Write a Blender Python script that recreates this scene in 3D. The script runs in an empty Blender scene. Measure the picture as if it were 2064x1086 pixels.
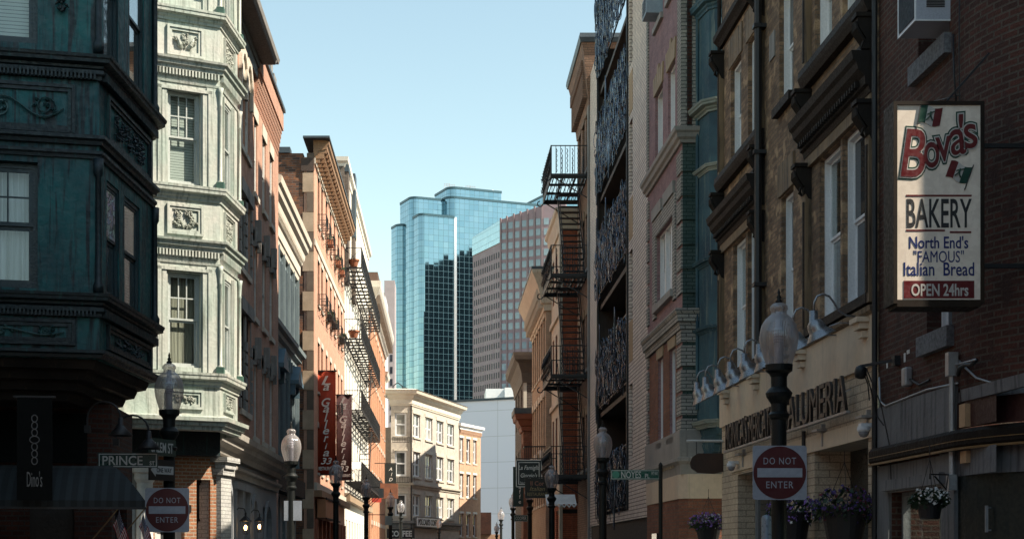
import bpy, math, random
from mathutils import Vector, Matrix
R = math.radians
random.seed(7)
SC = bpy.context.scene
COL = SC.collection

# ------------------------------------------------------------------ camera, world, sun
# plan coordinates: X to the right of the lens axis, Y along the street, Z up; eye 1.6 m above the road
CX, CY, FP, EH = 895.0, 1110.0, 3000.0, 1.6
cam = bpy.data.cameras.new('camera'); cam_o = bpy.data.objects.new('camera', cam); COL.objects.link(cam_o)
cam_o.location = (0, 0, EH); cam_o.rotation_euler = (R(90), 0, 0)
cam.sensor_fit = 'HORIZONTAL'; cam.sensor_width = 36.0
cam.lens = 36.0 * FP / 2064.0
cam.shift_x = (1032 - CX) / 2064.0
cam.shift_y = (CY - 543) / 2064.0
cam.clip_start = 0.3; cam.clip_end = 5000
SC.camera = cam_o

SUN_EL, SUN_AZ = 47.0, -18.0        # azimuth measured from +X (right of the street) towards +Y
w = bpy.data.worlds.new('World'); SC.world = w; w.use_nodes = True
nt = w.node_tree; nt.nodes.clear()
sky = nt.nodes.new('ShaderNodeTexSky'); sky.sky_type = 'NISHITA'; sky.sun_disc = False
sky.sun_elevation = R(SUN_EL); sky.sun_rotation = R(90 - SUN_AZ)
sky.air_density = 1.2; sky.dust_density = 0.3; sky.ozone_density = 2.0; sky.altitude = 0
bg = nt.nodes.new('ShaderNodeBackground'); bg.inputs[1].default_value = 0.112
wo = nt.nodes.new('ShaderNodeOutputWorld')
tn = nt.nodes.new('ShaderNodeMix'); tn.data_type = 'RGBA'; tn.blend_type = 'MULTIPLY'; tn.inputs[0].default_value = 1; tn.inputs[7].default_value = (1.24, 1.13, .86, 1)   # slightly hazy summer air
nt.links.new(sky.outputs[0], tn.inputs[6]); nt.links.new(tn.outputs[2], bg.inputs[0]); nt.links.new(bg.outputs[0], wo.inputs[0])
sl = bpy.data.lights.new('sun', 'SUN'); sl.energy = 5.0; sl.angle = R(0.5); sl.color = (1.0, 0.89, 0.73)
so = bpy.data.objects.new('sun', sl); COL.objects.link(so)
sd = Vector((math.cos(R(SUN_EL)) * math.cos(R(SUN_AZ)), math.cos(R(SUN_EL)) * math.sin(R(SUN_AZ)), math.sin(R(SUN_EL))))
so.rotation_euler = sd.to_track_quat('Z', 'Y').to_euler(); so.location = (40, -20, 60)
SC.view_settings.view_transform = 'Standard'; SC.view_settings.look = 'None'
SC.view_settings.exposure = 1.1; SC.view_settings.gamma = 1.0
SC.render.engine = 'CYCLES'
SC.cycles.max_bounces = 6; SC.cycles.transparent_max_bounces = 12

# ------------------------------------------------------------------ helpers
def pt(px, Y): return ((px - CX) / FP * Y, Y)            # plan point seen at column px at distance Y
def hz(py, Y): return EH + (CY - py) / FP * Y            # height seen at row py at distance Y

class Fr:
    """facade frame: u runs to the right as seen from outside, local y points into the wall"""
    def __init__(s, P0, P1):
        s.o = Vector(P0); s.e = Vector(P1); s.d = (s.e - s.o); s.L = s.d.length; s.d.normalize()
        s.n = Vector((s.d.y, -s.d.x)); s.ang = math.atan2(s.d.y, s.d.x)
    def u(s, px, off=0.0):
        a = Vector(((px - CX) / FP, 1.0)); t = (off + s.o.dot(s.n)) / a.dot(s.n)
        return (a * t - s.o).dot(s.d)
    def Y(s, px, off=0.0):
        a = Vector(((px - CX) / FP, 1.0)); return (off + s.o.dot(s.n)) / a.dot(s.n)
    def z(s, px, py, off=0.0): return EH + (CY - py) / FP * s.Y(px, off)
    def P(s, u, off=0.0):
        p = s.o + s.d * u + s.n * off; return (p.x, p.y)

class MB:
    def __init__(s): s.v = []; s.f = []; s.uv = None; s.T = None
    def V(s, p):
        s.v.append(tuple(s.T @ Vector(p)) if s.T else tuple(p)); return len(s.v) - 1
    def face(s, pts): s.f.append([s.V(p) for p in pts])
    def box(s, x0, x1, y0, y1, z0, z1):
        i = [s.V(p) for p in ((x0,y0,z0),(x1,y0,z0),(x1,y1,z0),(x0,y1,z0),(x0,y0,z1),(x1,y0,z1),(x1,y1,z1),(x0,y1,z1))]
        for q in ((0,3,2,1),(4,5,6,7),(0,1,5,4),(1,2,6,5),(2,3,7,6),(3,0,4,7)): s.f.append([i[k] for k in q])
    def bar(s, a, b, w, h=None):
        """square bar from a to b"""
        h = h or w; a = Vector(a); b = Vector(b); d = b - a
        if d.length < 1e-6: return
        d.normalize(); up = Vector((0,0,1)) if abs(d.z) < .95 else Vector((0,1,0))
        x = d.cross(up).normalized() * w / 2; y = x.cross(d).normalized() * h / 2
        r = [[s.V(c + x*i + y*j) for i, j in ((-1,-1),(1,-1),(1,1),(-1,1))] for c in (a, b)]
        for k in range(4): s.f.append([r[0][k], r[0][(k+1)%4], r[1][(k+1)%4], r[1][k]])
        s.f.append(r[0][::-1]); s.f.append(r[1])
    def tube(s, pts, r, n=6, closed=False, cap=True):
        pts = [Vector(p) for p in pts]; N = len(pts); rings = []
        rr = r if isinstance(r, (list, tuple)) else [r] * N
        prev = None
        for i, p in enumerate(pts):
            a = pts[(i-1) % N] if (closed or i > 0) else p; b = pts[(i+1) % N] if (closed or i < N-1) else p
            d = (b - a)
            if d.length < 1e-9: d = Vector((0,0,1))
            d.normalize()
            if prev is None:
                up = Vector((0,0,1)) if abs(d.z) < .9 else Vector((0,1,0)); x = d.cross(up).normalized()
            else:
                x = (prev - d * prev.dot(d))
                if x.length < 1e-6: x = d.orthogonal()
                x.normalize()
            prev = x; y = d.cross(x)
            rings.append([s.V(p + (x*math.cos(2*math.pi*k/n) + y*math.sin(2*math.pi*k/n)) * rr[i]) for k in range(n)])
        M = N if closed else N - 1
        for i in range(M):
            A, B = rings[i], rings[(i+1) % N]
            for k in range(n): s.f.append([A[k], A[(k+1)%n], B[(k+1)%n], B[k]])
        if cap and not closed: s.f.append(rings[0][::-1]); s.f.append(rings[-1])
    def lathe(s, prof, c=(0,0,0), n=20, cap=True):
        rings = []
        for r, z in prof: rings.append([s.V((c[0]+r*math.cos(2*math.pi*k/n), c[1]+r*math.sin(2*math.pi*k/n), c[2]+z)) for k in range(n)])
        for A, B in zip(rings, rings[1:]):
            for k in range(n): s.f.append([A[k], A[(k+1)%n], B[(k+1)%n], B[k]])
        if cap: s.f.append(rings[0][::-1]); s.f.append(rings[-1])
    def mould(s, path, prof, closed=False):
        """sweep a closed (out, z) profile along a plan path; outside lies to the right of travel"""
        N = len(path); P = [Vector(p) for p in path]; ns = []
        for i in range(N if closed else N-1):
            d = (P[(i+1)%N] - P[i]).normalized(); ns.append(Vector((d.y, -d.x)))
        rings = []
        for i in range(N):
            if closed: n1, n2 = ns[i-1], ns[i]
            else: n1 = ns[max(i-1,0)]; n2 = ns[min(i,N-2)]
            m = (n1 + n2) / (1 + n1.dot(n2))
            rings.append([s.V((P[i].x + m.x*o, P[i].y + m.y*o, z)) for o, z in prof])
        K = len(prof)
        for i in range(N if closed else N-1):
            A, B = rings[i], rings[(i+1)%N]
            for k in range(K): s.f.append([A[k], B[k], B[(k+1)%K], A[(k+1)%K]])
        if not closed: s.f.append(rings[0]); s.f.append(rings[-1][::-1])
    def wall(s, u0, u1, z0, z1, holes=(), rev=.2, y=0.0):
        """wall sheet at local y with rectangular holes and their reveals"""
        H = [(max(a,u0), min(b,u1), max(c,z0), min(d,z1)) for a,b,c,d in holes if a < u1 and b > u0 and c < z1 and d > z0]
        us = sorted({u0, u1, *[h[0] for h in H], *[h[1] for h in H]}); zs = sorted({z0, z1, *[h[2] for h in H], *[h[3] for h in H]})
        for a, b in zip(us, us[1:]):
            if b - a < 1e-5: continue
            run = None
            for c, d in zip(zs, zs[1:]):
                if d - c < 1e-5: continue
                m = ((a+b)/2, (c+d)/2)
                hole = any(h[0] < m[0] < h[1] and h[2] < m[1] < h[3] for h in H)
                if hole:
                    if run: s.face([(a,y,run[0]),(b,y,run[0]),(b,y,run[1]),(a,y,run[1])]); run = None
                else: run = (run[0], d) if run else (c, d)
            if run: s.face([(a,y,run[0]),(b,y,run[0]),(b,y,run[1]),(a,y,run[1])])
        for a, b, c, d in H:
            q = y + rev
            s.face([(a,y,c),(a,y,d),(a,q,d),(a,q,c)]); s.face([(b,y,d),(b,y,c),(b,q,c),(b,q,d)])
            s.face([(a,y,d),(b,y,d),(b,q,d),(a,q,d)]); s.face([(b,y,c),(a,y,c),(a,q,c),(b,q,c)])
    def poly(s, path, z0, z1, uv=True, roof=True):
        """closed plan polygon extruded; keeps (length, z) as uv"""
        if s.uv is None: s.uv = []
        L = 0; N = len(path)
        for i in range(N):
            a, b = path[i], path[(i+1)%N]; l = math.hypot(b[0]-a[0], b[1]-a[1])
            za0 = z1[i] if isinstance(z1, (list,tuple)) else z1; zb0 = z1[(i+1)%N] if isinstance(z1, (list,tuple)) else z1
            s.face([(a[0],a[1],z0),(b[0],b[1],z0),(b[0],b[1],zb0),(a[0],a[1],za0)])
            s.uv += [(L,z0),(L+l,z0),(L+l,zb0),(L,za0)]; L += l
        if roof:
            s.face([(p[0],p[1],(z1[i] if isinstance(z1,(list,tuple)) else z1)) for i,p in enumerate(path)]); s.uv += [(p[0],p[1]) for p in path]
    def mesh(s, name):
        m = bpy.data.meshes.new(name); m.from_pydata(s.v, [], s.f); m.update()
        if s.uv:
            l = m.uv_layers.new(name='UVMap')
            for i, c in enumerate(s.uv):
                if i < len(l.data): l.data[i].uv = c
        return m

def lk(o, parent=None, loc=None, rz=None):
    COL.objects.link(o)
    if parent is not None: o.parent = parent
    if loc is not None: o.location = loc
    if rz is not None: o.rotation_euler = (0, 0, rz)
    return o
def tag(o, label=None, cat=None, group=None, kind=None):
    if label: o['label'] = label
    if cat: o['category'] = cat
    if group: o['group'] = group
    if kind: o['kind'] = kind
    return o
def thing(name, label, cat, loc=(0,0,0), rz=0.0, group=None):
    return tag(lk(bpy.data.objects.new(name, None), None, loc, rz), label, cat, group)
def ob(name, mb, mat, parent=None, loc=None, rz=None, smooth=False, bevel=0):
    me = mb.mesh(name) if isinstance(mb, MB) else mb
    if mat and not me.materials: me.materials.append(mat)
    if smooth: me.polygons.foreach_set('use_smooth', [True] * len(me.polygons))
    o = bpy.data.objects.new(name, me); lk(o, parent, loc, rz)
    if bevel:
        b = o.modifiers.new('bevel', 'BEVEL'); b.width = bevel; b.segments = 2; b.limit_method = 'ANGLE'
    return o
def copy_tree(o, parent=None):
    c = o.copy(); COL.objects.link(c); c.parent = parent
    for ch in o.children: copy_tree(ch, c)
    return c

def text(body, size, mat, parent, loc, rz=0.0, name='lettering', ext=.006, off=0.0, shear=0.0, sx=1.0, align='CENTER', space=1.0, line=1.0, roll=0.0, tf=None, fit=None):
    c = bpy.data.curves.new('t', 'FONT'); c.body = body; c.size = size; c.extrude = ext; c.offset = off
    c.shear = shear; c.align_x = align; c.align_y = 'CENTER' if '\n' in body else 'BOTTOM_BASELINE'
    c.space_character = space; c.space_line = line; c.resolution_u = 3
    t = bpy.data.objects.new('t', c); COL.objects.link(t)
    bpy.context.view_layer.update()
    me = bpy.data.meshes.new_from_object(t.evaluated_get(bpy.context.evaluated_depsgraph_get()))
    bpy.data.objects.remove(t); bpy.data.curves.remove(c)
    me.transform(Matrix.Diagonal((sx, 1, 1, 1)))
    if fit:
        xs = [v.co.x for v in me.vertices]; ys = [v.co.y for v in me.vertices]; x0, x1, y0, y1 = min(xs), max(xs), min(ys), max(ys)
        for v in me.vertices: v.co.x = (v.co.x-x0)/(x1-x0)*fit[0]-fit[0]/2; v.co.y = (v.co.y-y0)/(y1-y0)*fit[1]
    if roll: me.transform(Matrix.Rotation(roll, 4, 'Z'))
    if tf:
        for v in me.vertices: v.co = tf(v.co)
    me.transform(Matrix.Rotation(R(90), 4, 'X'))
    me.materials.clear(); me.materials.append(mat)
    o = bpy.data.objects.new(name, me); lk(o, parent, loc, rz); return o

# ------------------------------------------------------------------ materials
MATS = {}
def newmat(name):
    m = bpy.data.materials.new(name); m.use_nodes = True; n = m.node_tree; n.nodes.clear()
    o = n.nodes.new('ShaderNodeOutputMaterial'); b = n.nodes.new('ShaderNodeBsdfPrincipled'); n.links.new(b.outputs[0], o.inputs[0])
    return m, n, b
def N_(n, t, **kw):
    x = n.nodes.new(t)
    for k, v in kw.items():
        if k.startswith('i_'): x.inputs[int(k[2:])].default_value = v
        else: setattr(x, k, v)
    return x
def coordv(n, scale=(1,1,1), uv=False, wrap=False):
    tc = n.nodes.new('ShaderNodeTexCoord')
    if wrap:     # (x + y, z) so that brick courses run round every face
        sp = n.nodes.new('ShaderNodeSeparateXYZ'); n.links.new(tc.outputs['UV' if uv else 'Object'], sp.inputs[0])
        cb = n.nodes.new('ShaderNodeCombineXYZ')
        if uv: n.links.new(sp.outputs[0], cb.inputs[0]); n.links.new(sp.outputs[1], cb.inputs[1])
        else:
            ad = n.nodes.new('ShaderNodeMath'); ad.operation = 'ADD'; n.links.new(sp.outputs[0], ad.inputs[0]); n.links.new(sp.outputs[1], ad.inputs[1])
            n.links.new(ad.outputs[0], cb.inputs[0]); n.links.new(sp.outputs[2], cb.inputs[1])
        return cb.outputs[0]
    mp = n.nodes.new('ShaderNodeMapping'); mp.inputs[3].default_value = scale; n.links.new(tc.outputs['UV' if uv else 'Object'], mp.inputs[0])
    return mp.outputs[0]
def mixc(n, fac, a, b, blend='MIX'):
    m = n.nodes.new('ShaderNodeMix'); m.data_type = 'RGBA'; m.blend_type = blend
    for v, i in ((fac, 0), (a, 6), (b, 7)):
        if isinstance(v, (int, float)): m.inputs[i].default_value = v
        elif isinstance(v, tuple): m.inputs[i].default_value = (*v[:3], 1)
        else: n.links.new(v, m.inputs[i])
    return m.outputs[2]
def noise(n, vec, scale, detail=4, rough=.55, lo=.35, hi=.65):
    t = N_(n, 'ShaderNodeTexNoise'); t.inputs['Scale'].default_value = scale; t.inputs['Detail'].default_value = detail; t.inputs['Roughness'].default_value = rough
    n.links.new(vec, t.inputs['Vector'])
    r = N_(n, 'ShaderNodeMapRange'); r.inputs[1].default_value = lo; r.inputs[2].default_value = hi; n.links.new(t.outputs[0], r.inputs[0])
    return r.outputs[0]
def bump(n, b, h, strength=.3, dist=.01):
    k = N_(n, 'ShaderNodeBump'); k.inputs['Strength'].default_value = strength; k.inputs['Distance'].default_value = dist
    n.links.new(h, k.inputs['Height']); n.links.new(k.outputs[0], b.inputs['Normal'])
def mat(name, c1, c2=None, rough=.7, metal=0.0, scale=2.0, streak=None, bs=.15, spec=.5, fine=None):
    """painted / stone / metal surface: two tones by noise, optional vertical rain streaks"""
    if name in MATS: return MATS[name]
    m, n, b = newmat(name); v = coordv(n)
    c2 = c2 or tuple(x * .8 for x in c1)
    col = mixc(n, noise(n, v, scale), c1, c2)
    f = noise(n, v, scale * 12, 3); col = mixc(n, .18, col, mixc(n, f, tuple(x*.6 for x in c1), tuple(min(1, x*1.25) for x in c1)))
    if streak:
        sv = coordv(n, (9, 9, .55)); col = mixc(n, noise(n, sv, 1.6, 5, .6, streak[1], streak[2]), col, streak[0])
    n.links.new(col, b.inputs['Base Color']); b.inputs['Metallic'].default_value = metal
    rr = N_(n, 'ShaderNodeMapRange'); rr.inputs[3].default_value = max(0, rough-.12); rr.inputs[4].default_value = min(1, rough+.12)
    n.links.new(f, rr.inputs[0]); n.links.new(rr.outputs[0], b.inputs['Roughness'])
    b.inputs['Specular IOR Level'].default_value = spec
    if bs: bump(n, b, f, bs, .01)
    MATS[name] = m; return m
def brick(name, c1, c2, mortar, bw=.21, bh=.07, mo=.011, stain=(.4, (.03,.025,.02)), uv=False, bs=.6, bias=0.0, rough=.85, stack=False, varc=None):
    m, n, b = newmat(name); v = coordv(n, uv=uv, wrap=True)
    t = N_(n, 'ShaderNodeTexBrick'); n.links.new(v, t.inputs[0])
    if stack: t.offset = 0.0
    t.inputs['Color1'].default_value = (*c1, 1); t.inputs['Color2'].default_value = (*c2, 1); t.inputs['Mortar'].default_value = (*mortar, 1)
    t.inputs['Scale'].default_value = 1.0; t.inputs['Mortar Size'].default_value = mo; t.inputs['Mortar Smooth'].default_value = .15
    t.inputs['Bias'].default_value = bias; t.inputs['Brick Width'].default_value = bw; t.inputs['Row Height'].default_value = bh
    col = t.outputs[0]
    if varc:
        col = mixc(n, noise(n, v, 3.3, 2, .5, .56, .66), col, varc)
    col = mixc(n, noise(n, v, 26, 3, .6, .3, .7), col, tuple(x*.72 for x in c2), 'MIX') if False else col
    f = noise(n, v, 40, 3); g = mixc(n, f, (.75,.75,.75), (1.12,1.12,1.12)); col = mixc(n, .6, col, g, 'MULTIPLY') if False else mixc(n, 1.0, col, g, 'MULTIPLY')
    md = noise(n, v, 2.6, 4, .6, .3, .7); col = mixc(n, 1.0, col, mixc(n, md, (.80,.79,.80), (1.10,1.10,1.08)), 'MULTIPLY')
    big = noise(n, v, .55, 5, .6, .42, .72)
    mu = N_(n, 'ShaderNodeMath', operation='MULTIPLY', i_1=stain[0]); n.links.new(big, mu.inputs[0])
    col = mixc(n, mu.outputs[0], col, stain[1])
    n.links.new(col, b.inputs['Base Color']); b.inputs['Roughness'].default_value = rough; b.inputs['Specular IOR Level'].default_value = .25
    iv = N_(n, 'ShaderNodeMath', operation='SUBTRACT', i_0=1.0); n.links.new(t.outputs['Fac'], iv.inputs[1])
    ad = N_(n, 'ShaderNodeMath', operation='MULTIPLY_ADD', i_1=.25); n.links.new(f, ad.inputs[0]); n.links.new(iv.outputs[0], ad.inputs[2])
    bump(n, b, ad.outputs[0], bs, .012)
    return m
def glassy(name, tint=(.02,.025,.03), rough=.04, c2=None, sc=1.2, spec=.6, wob=.25):
    m, n, b = newmat(name); v = coordv(n); tc = N_(n, 'ShaderNodeObjectInfo')
    c2 = c2 or tuple(x*2.2 for x in tint)
    col = mixc(n, tc.outputs['Random'], tint, c2); col = mixc(n, noise(n, v, sc, 2), col, tuple(x*.5 for x in tint))
    n.links.new(col, b.inputs['Base Color']); b.inputs['Roughness'].default_value = rough; b.inputs['Specular IOR Level'].default_value = spec
    h = noise(n, v, 1.1, 1, .4, 0, 1); bump(n, b, h, wob, .012); return m
def clear(name, refl=.12, tint=(.9,.95,.95)):
    m, n, b = newmat(name); n.nodes.remove(b); o = [x for x in n.nodes if x.type == 'OUTPUT_MATERIAL'][0]
    tr = N_(n, 'ShaderNodeBsdfTransparent'); tr.inputs[0].default_value = (*tint, 1)
    gl = N_(n, 'ShaderNodeBsdfGlossy'); gl.inputs['Roughness'].default_value = .02
    lw_ = N_(n, 'ShaderNodeLayerWeight'); lw_.inputs[0].default_value = .5; fr = N_(n, 'ShaderNodeMath', operation='POWER', i_1=4.0); n.links.new(lw_.outputs['Facing'], fr.inputs[0])
    ad = N_(n, 'ShaderNodeMath', operation='ADD', i_1=refl); ad.use_clamp = True; n.links.new(fr.outputs[0], ad.inputs[0])
    v = coordv(n); k = N_(n, 'ShaderNodeBump'); k.inputs['Strength'].default_value = .12; k.inputs['Distance'].default_value = .01
    n.links.new(noise(n, v, 1.3, 1, .4, 0, 1), k.inputs['Height']); n.links.new(k.outputs[0], gl.inputs['Normal'])
    mx = N_(n, 'ShaderNodeMixShader'); n.links.new(ad.outputs[0], mx.inputs[0]); n.links.new(tr.outputs[0], mx.inputs[1]); n.links.new(gl.outputs[0], mx.inputs[2])
    n.links.new(mx.outputs[0], o.inputs[0]); return m

iron = mat('iron_black', (.012,.013,.015), (.02,.02,.022), .5, .2, 6, spec=.5)
cast = mat('cast_iron_post', (.004,.006,.006), (.007,.009,.009), .5, 0, 5, spec=.3)
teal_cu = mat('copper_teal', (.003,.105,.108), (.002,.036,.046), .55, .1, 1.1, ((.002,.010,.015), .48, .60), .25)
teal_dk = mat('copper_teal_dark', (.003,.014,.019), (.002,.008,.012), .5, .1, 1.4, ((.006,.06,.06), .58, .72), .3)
pale_cu = mat('copper_pale', (.43,.425,.385), (.30,.375,.33), .6, 0, 1.3, ((.13,.15,.125), .50, .70), .2)
pale_dk = mat('copper_pale_relief', (.40,.41,.36), (.30,.33,.28), .65, 0, 3, ((.07,.07,.06), .5, .72), .3)
blue_cu = mat('copper_blue', (.045,.105,.13), (.02,.05,.075), .65, 0, 1.6, ((.15,.19,.17), .56, .70), .2, spec=.3)
blue_lt = mat('copper_blue_skylit', (.26,.29,.25), (.15,.19,.17), .6, 0, 2.2)  # paler copper: sky light on the oriel ledges put into the colour
cream = mat('cream_stucco', (.64,.51,.37), (.58,.46,.34), .8, 0, .8, ((.32,.25,.18), .6, .85), .12)
cream_br = brick('cream_painted_brick', (.60,.49,.36), (.56,.45,.33), (.30,.24,.18), .30, .105, .008, (.25,(.2,.15,.11)), bs=.5)
white_pt = mat('white_paint', (.74,.75,.76), (.66,.68,.70), .45, 0, 3, bs=.05)
white_old = mat('white_old_paint', (.66,.65,.62), (.5,.5,.48), .6, 0, 3, ((.35,.34,.3), .6, .8), .1)
stone_lt = mat('limestone', (.56,.51,.43), (.47,.43,.36), .8, 0, 2, ((.28,.25,.2), .58, .8), .25)
stone_gr = mat('grey_stone', (.27,.26,.245), (.20,.195,.185), .85, 0, 2, ((.10,.10,.10), .55, .75), .35)
stone_bn = mat('brown_stone', (.22,.15,.085), (.14,.095,.055), .75, 0, 1.5, ((.035,.025,.018), .5, .7), .12)
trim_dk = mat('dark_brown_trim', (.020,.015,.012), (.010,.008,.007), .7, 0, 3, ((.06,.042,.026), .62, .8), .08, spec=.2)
tar = mat('roof_tar', (.05,.05,.055), (.035,.035,.04), .9)
slate = mat('slate_flashing', (.05,.07,.085), (.035,.05,.065), .5, .1, 2)
g_dark = glassy('glass_dark'); g_mid = glassy('glass_mid', (.05,.055,.06), .05, (.12,.12,.12))
g_blind = glassy('glass_blind', (.30,.29,.26), .08, (.48,.46,.42), .8)
g_clear = clear('glass_clear', .05)
g_sky = clear('glass_reflecting', .22)
def slatmat(name, c, step=.05):
    m, n, b = newmat(name); tc = coordv(n, (1,1,1)); sp = N_(n, 'ShaderNodeSeparateXYZ'); n.links.new(tc, sp.inputs[0])
    mo = N_(n, 'ShaderNodeMath', operation='MODULO', i_1=step); n.links.new(sp.outputs[2], mo.inputs[0])
    lt = N_(n, 'ShaderNodeMath', operation='LESS_THAN', i_1=step*.22); n.links.new(mo.outputs[0], lt.inputs[0])
    n.links.new(mixc(n, lt.outputs[0], c, tuple(x*.35 for x in c)), b.inputs['Base Color']); b.inputs['Roughness'].default_value = .7; return m
blind = slatmat('venetian_blind', (.55,.53,.48))
def curtainmat(name, c):
    m, n, b = newmat(name); v = coordv(n, (22, 22, .6)); f = noise(n, v, 1, 2, .5, .3, .7)
    n.links.new(mixc(n, f, c, tuple(x*.5 for x in c)), b.inputs['Base Color']); b.inputs['Roughness'].default_value = .9; bump(n, b, f, .6, .03); return m
curt = curtainmat('curtain_linen', (.42,.36,.28)); curt_gr = curtainmat('curtain_grey', (.34,.34,.33)); curt_w = curtainmat('curtain_reflection_white', (.85,.83,.82))
warmroom = mat('warm_room', (.25,.18,.10), (.05,.03,.02), .9, 0, 2.2)

# ------------------------------------------------------------------ windows
WC = {}
def window(parent, x, y, z, w, h, rz=0.0, fr=None, pane=None, ft=.055, grid=(1,1), split=.5, sill=None, lintel=None, curtain=None, name='window', sash=True, dep=.09, sd=0.0):
    """double hung window; origin bottom left of the opening; frame + pane (+ sill, lintel, curtain) as parts"""
    fr = fr or white_pt; pane = pane or g_dark
    w = round(w, 2); h = round(h, 2); key = (w, h, fr.name, pane.name, ft, grid, split, sash, dep, sd)
    if key not in WC:
        a = MB(); a.box(0, ft, 0, dep, 0, h); a.box(w-ft, w, 0, dep, 0, h); a.box(ft, w-ft, 0, dep, h-ft, h); a.box(ft, w-ft, 0, dep, 0, ft)
        p = MB(); zm = h * split; s = ft * .75
        if sash:
            for (z0, z1, y0) in ((zm, h-ft, .015+sd), (ft, zm, .045+sd)):
                a.box(ft, ft+s, y0, y0+.03, z0, z1); a.box(w-ft-s, w-ft, y0, y0+.03, z0, z1)
                a.box(ft+s, w-ft-s, y0, y0+.03, z1-s, z1); a.box(ft+s, w-ft-s, y0, y0+.03, z0, z0+s)
                gx, gz = grid if isinstance(grid[0], int) else grid[0 if y0 < .03+sd else 1]
                iw = w-2*ft-2*s; ih = z1-z0-2*s
                for k in range(1, gx): xx = ft+s+iw*k/gx; a.box(xx-.011, xx+.011, y0+.003, y0+.027, z0+s, z1-s)
                for k in range(1, gz): zz = z0+s+ih*k/gz; a.box(ft+s, w-ft-s, y0+.005, y0+.025, zz-.011, zz+.011)
                p.box(ft+s-.002, w-ft-s+.002, y0+.012, y0+.018, z0+s-.002, z1-s+.002)
        else:
            p.box(ft-.002, w-ft+.002, .04+sd, .046+sd, ft-.002, h-ft+.002)
        ma = a.mesh(name); ma.materials.append(fr); mp = p.mesh('pane'); mp.materials.append(pane)
        WC[key] = (ma, mp)
    ma, mp = WC[key]
    o = ob(name, ma, None, parent, (x, y, z), rz)
    ob('pane', mp, None, o)
    # local y of window = into the wall; wall surface is at -recess of the window
    if sill:
        smat, out, sh, rc = sill; b = MB(); b.box(-.08, w+.08, -rc-out, .05, -sh, 0); ob('sill', b, smat, o)
    if lintel:
        lmat, out, lh, rc = lintel; b = MB(); b.box(-.1, w+.1, -rc-out, -rc+.05, h, h+lh); ob('lintel', b, lmat, o)
    if curtain:
        cm, frac = curtain; b = MB(); b.box(.02, w-.02, dep+.06, dep+.08, h*(1-frac), h-.01); ob('curtain', b, cm, o)
    return o

def bld(name, label, fr, zt, depth, m, holes=(), rev=.2, z0=0.0, cat='building', group=None, u0=0, u1=None, roofm=None):
    """building shell on a facade frame: front wall with openings, side and back walls, roof"""
    t = thing(name, label, cat, (fr.o.x, fr.o.y, 0), fr.ang, group)
    u1 = fr.L if u1 is None else u1
    b = MB(); b.wall(u0, u1, z0, zt, holes, rev)
    b.face([(u0,depth,z0),(u0,0,z0),(u0,0,zt),(u0,depth,zt)]); b.face([(u1,0,z0),(u1,depth,z0),(u1,depth,zt),(u1,0,zt)])
    b.face([(u1,depth,z0),(u0,depth,z0),(u0,depth,zt),(u1,depth,zt)])
    t['wallobj'] = 0; del t['wallobj']
    ob('wall', b, m, t)
    r = MB(); r.box(u0+.02, u1-.02, .02, depth-.02, zt-.25, zt-.03); ob('roof', r, roofm or tar, t)
    return t
def steps(z0, pts):
    """cornice profile from (out, dz) list, closed back to the wall"""
    pr = [(-.03, z0)]; pr += [(o, z0+dz) for o, dz in pts]; pr.append((-.03, z0+pts[-1][1])); return pr
CORN = lambda z0, h, o: steps(z0, [(o*.18,0),(o*.2,h*.18),(o*.38,h*.3),(o*.4,h*.45),(o*.85,h*.55),(o*.88,h*.74),(o*.97,h*.82),(o,h)])

def rep(name, me, m, parent, locs, rz=0.0, smooth=False):
    """one part per location, all sharing a mesh"""
    if isinstance(me, MB): me = me.mesh(name)
    if not me.materials: me.materials.append(m)
    if smooth: me.polygons.foreach_set('use_smooth', [True] * len(me.polygons))
    return [ob(name, me, None, parent, l, rz) for l in locs]
def boxm(*bs):
    b = MB()
    for x in bs: b.box(*x)
    return b
# ------------------------------------------------------------------ ground, roads
asph = mat('asphalt', (.05,.05,.052), (.04,.04,.042), .85, 0, .5, bs=.4)
conc = mat('concrete_pavement', (.28,.27,.25), (.22,.21,.2), .85, 0, .6, bs=.2)
b = MB(); b.box(-1500, 1500, -300, 3000, -.5, -.004); tag(ob('ground', b, mat('ground_dust', (.16,.15,.13), (.12,.11,.1), .9, 0, .1)), kind='structure')
b = MB(); b.box(-3.4, 3.2, -40, 112, -.003, .0); b.box(-40, -3.4, 23.9, 27.2, -.003, .0); tag(ob('road', b, asph), kind='structure')
b = MB(); b.box(-5.6, -3.4, 27.2, 112, 0, .13); b.box(-5.6, -3.4, -20, 23.4, 0, .13); tag(ob('pavement', b, conc, bevel=.02), kind='structure')
b = MB(); b.box(3.2, 5.6, -20, 112, 0, .13); tag(ob('pavement', b, conc, bevel=.02), kind='structure')

# unseen houses added round the viewpoint to block light and keep the near corner in shade
for nm, x0, x1, y0, y1, h, lab in (('row_house', -16, -5.75, -26, 17.2, 8.5, 'unseen brown brick house added beside the viewpoint on the left for shade'), ('row_house', 5.9, 16, -26, 10.5, 12, 'unseen brown brick house added beside the viewpoint on the right for shade'), ('row_house', -16, 16, -38, -28, 10, 'unseen brown brick house added behind the viewpoint for shade'), ('row_house', -30, -11, 27.9, 40, 15, 'brown brick house up the side street on the left, out of frame')):
    t = thing(nm, lab, 'building', ((x0+x1)/2, y0, 0)); b = MB(); b.box((x0-x1)/2, (x1-x0)/2, 0, y1-y0, 0, h)
    for sgn, xx in ((-1, (x0-x1)/2), (1, (x1-x0)/2)):
        for k in range(int((y1-y0)/3)):
            for z in (1, 4.6): b.box(xx-.05 if sgn < 0 else xx, xx if sgn < 0 else xx+.05, 1+k*3, 2.1+k*3, z, z+1.9)
    ob('wall', b, mat('house_brown', (.10,.06,.045), (.07,.045,.035), .9), t)
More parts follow.
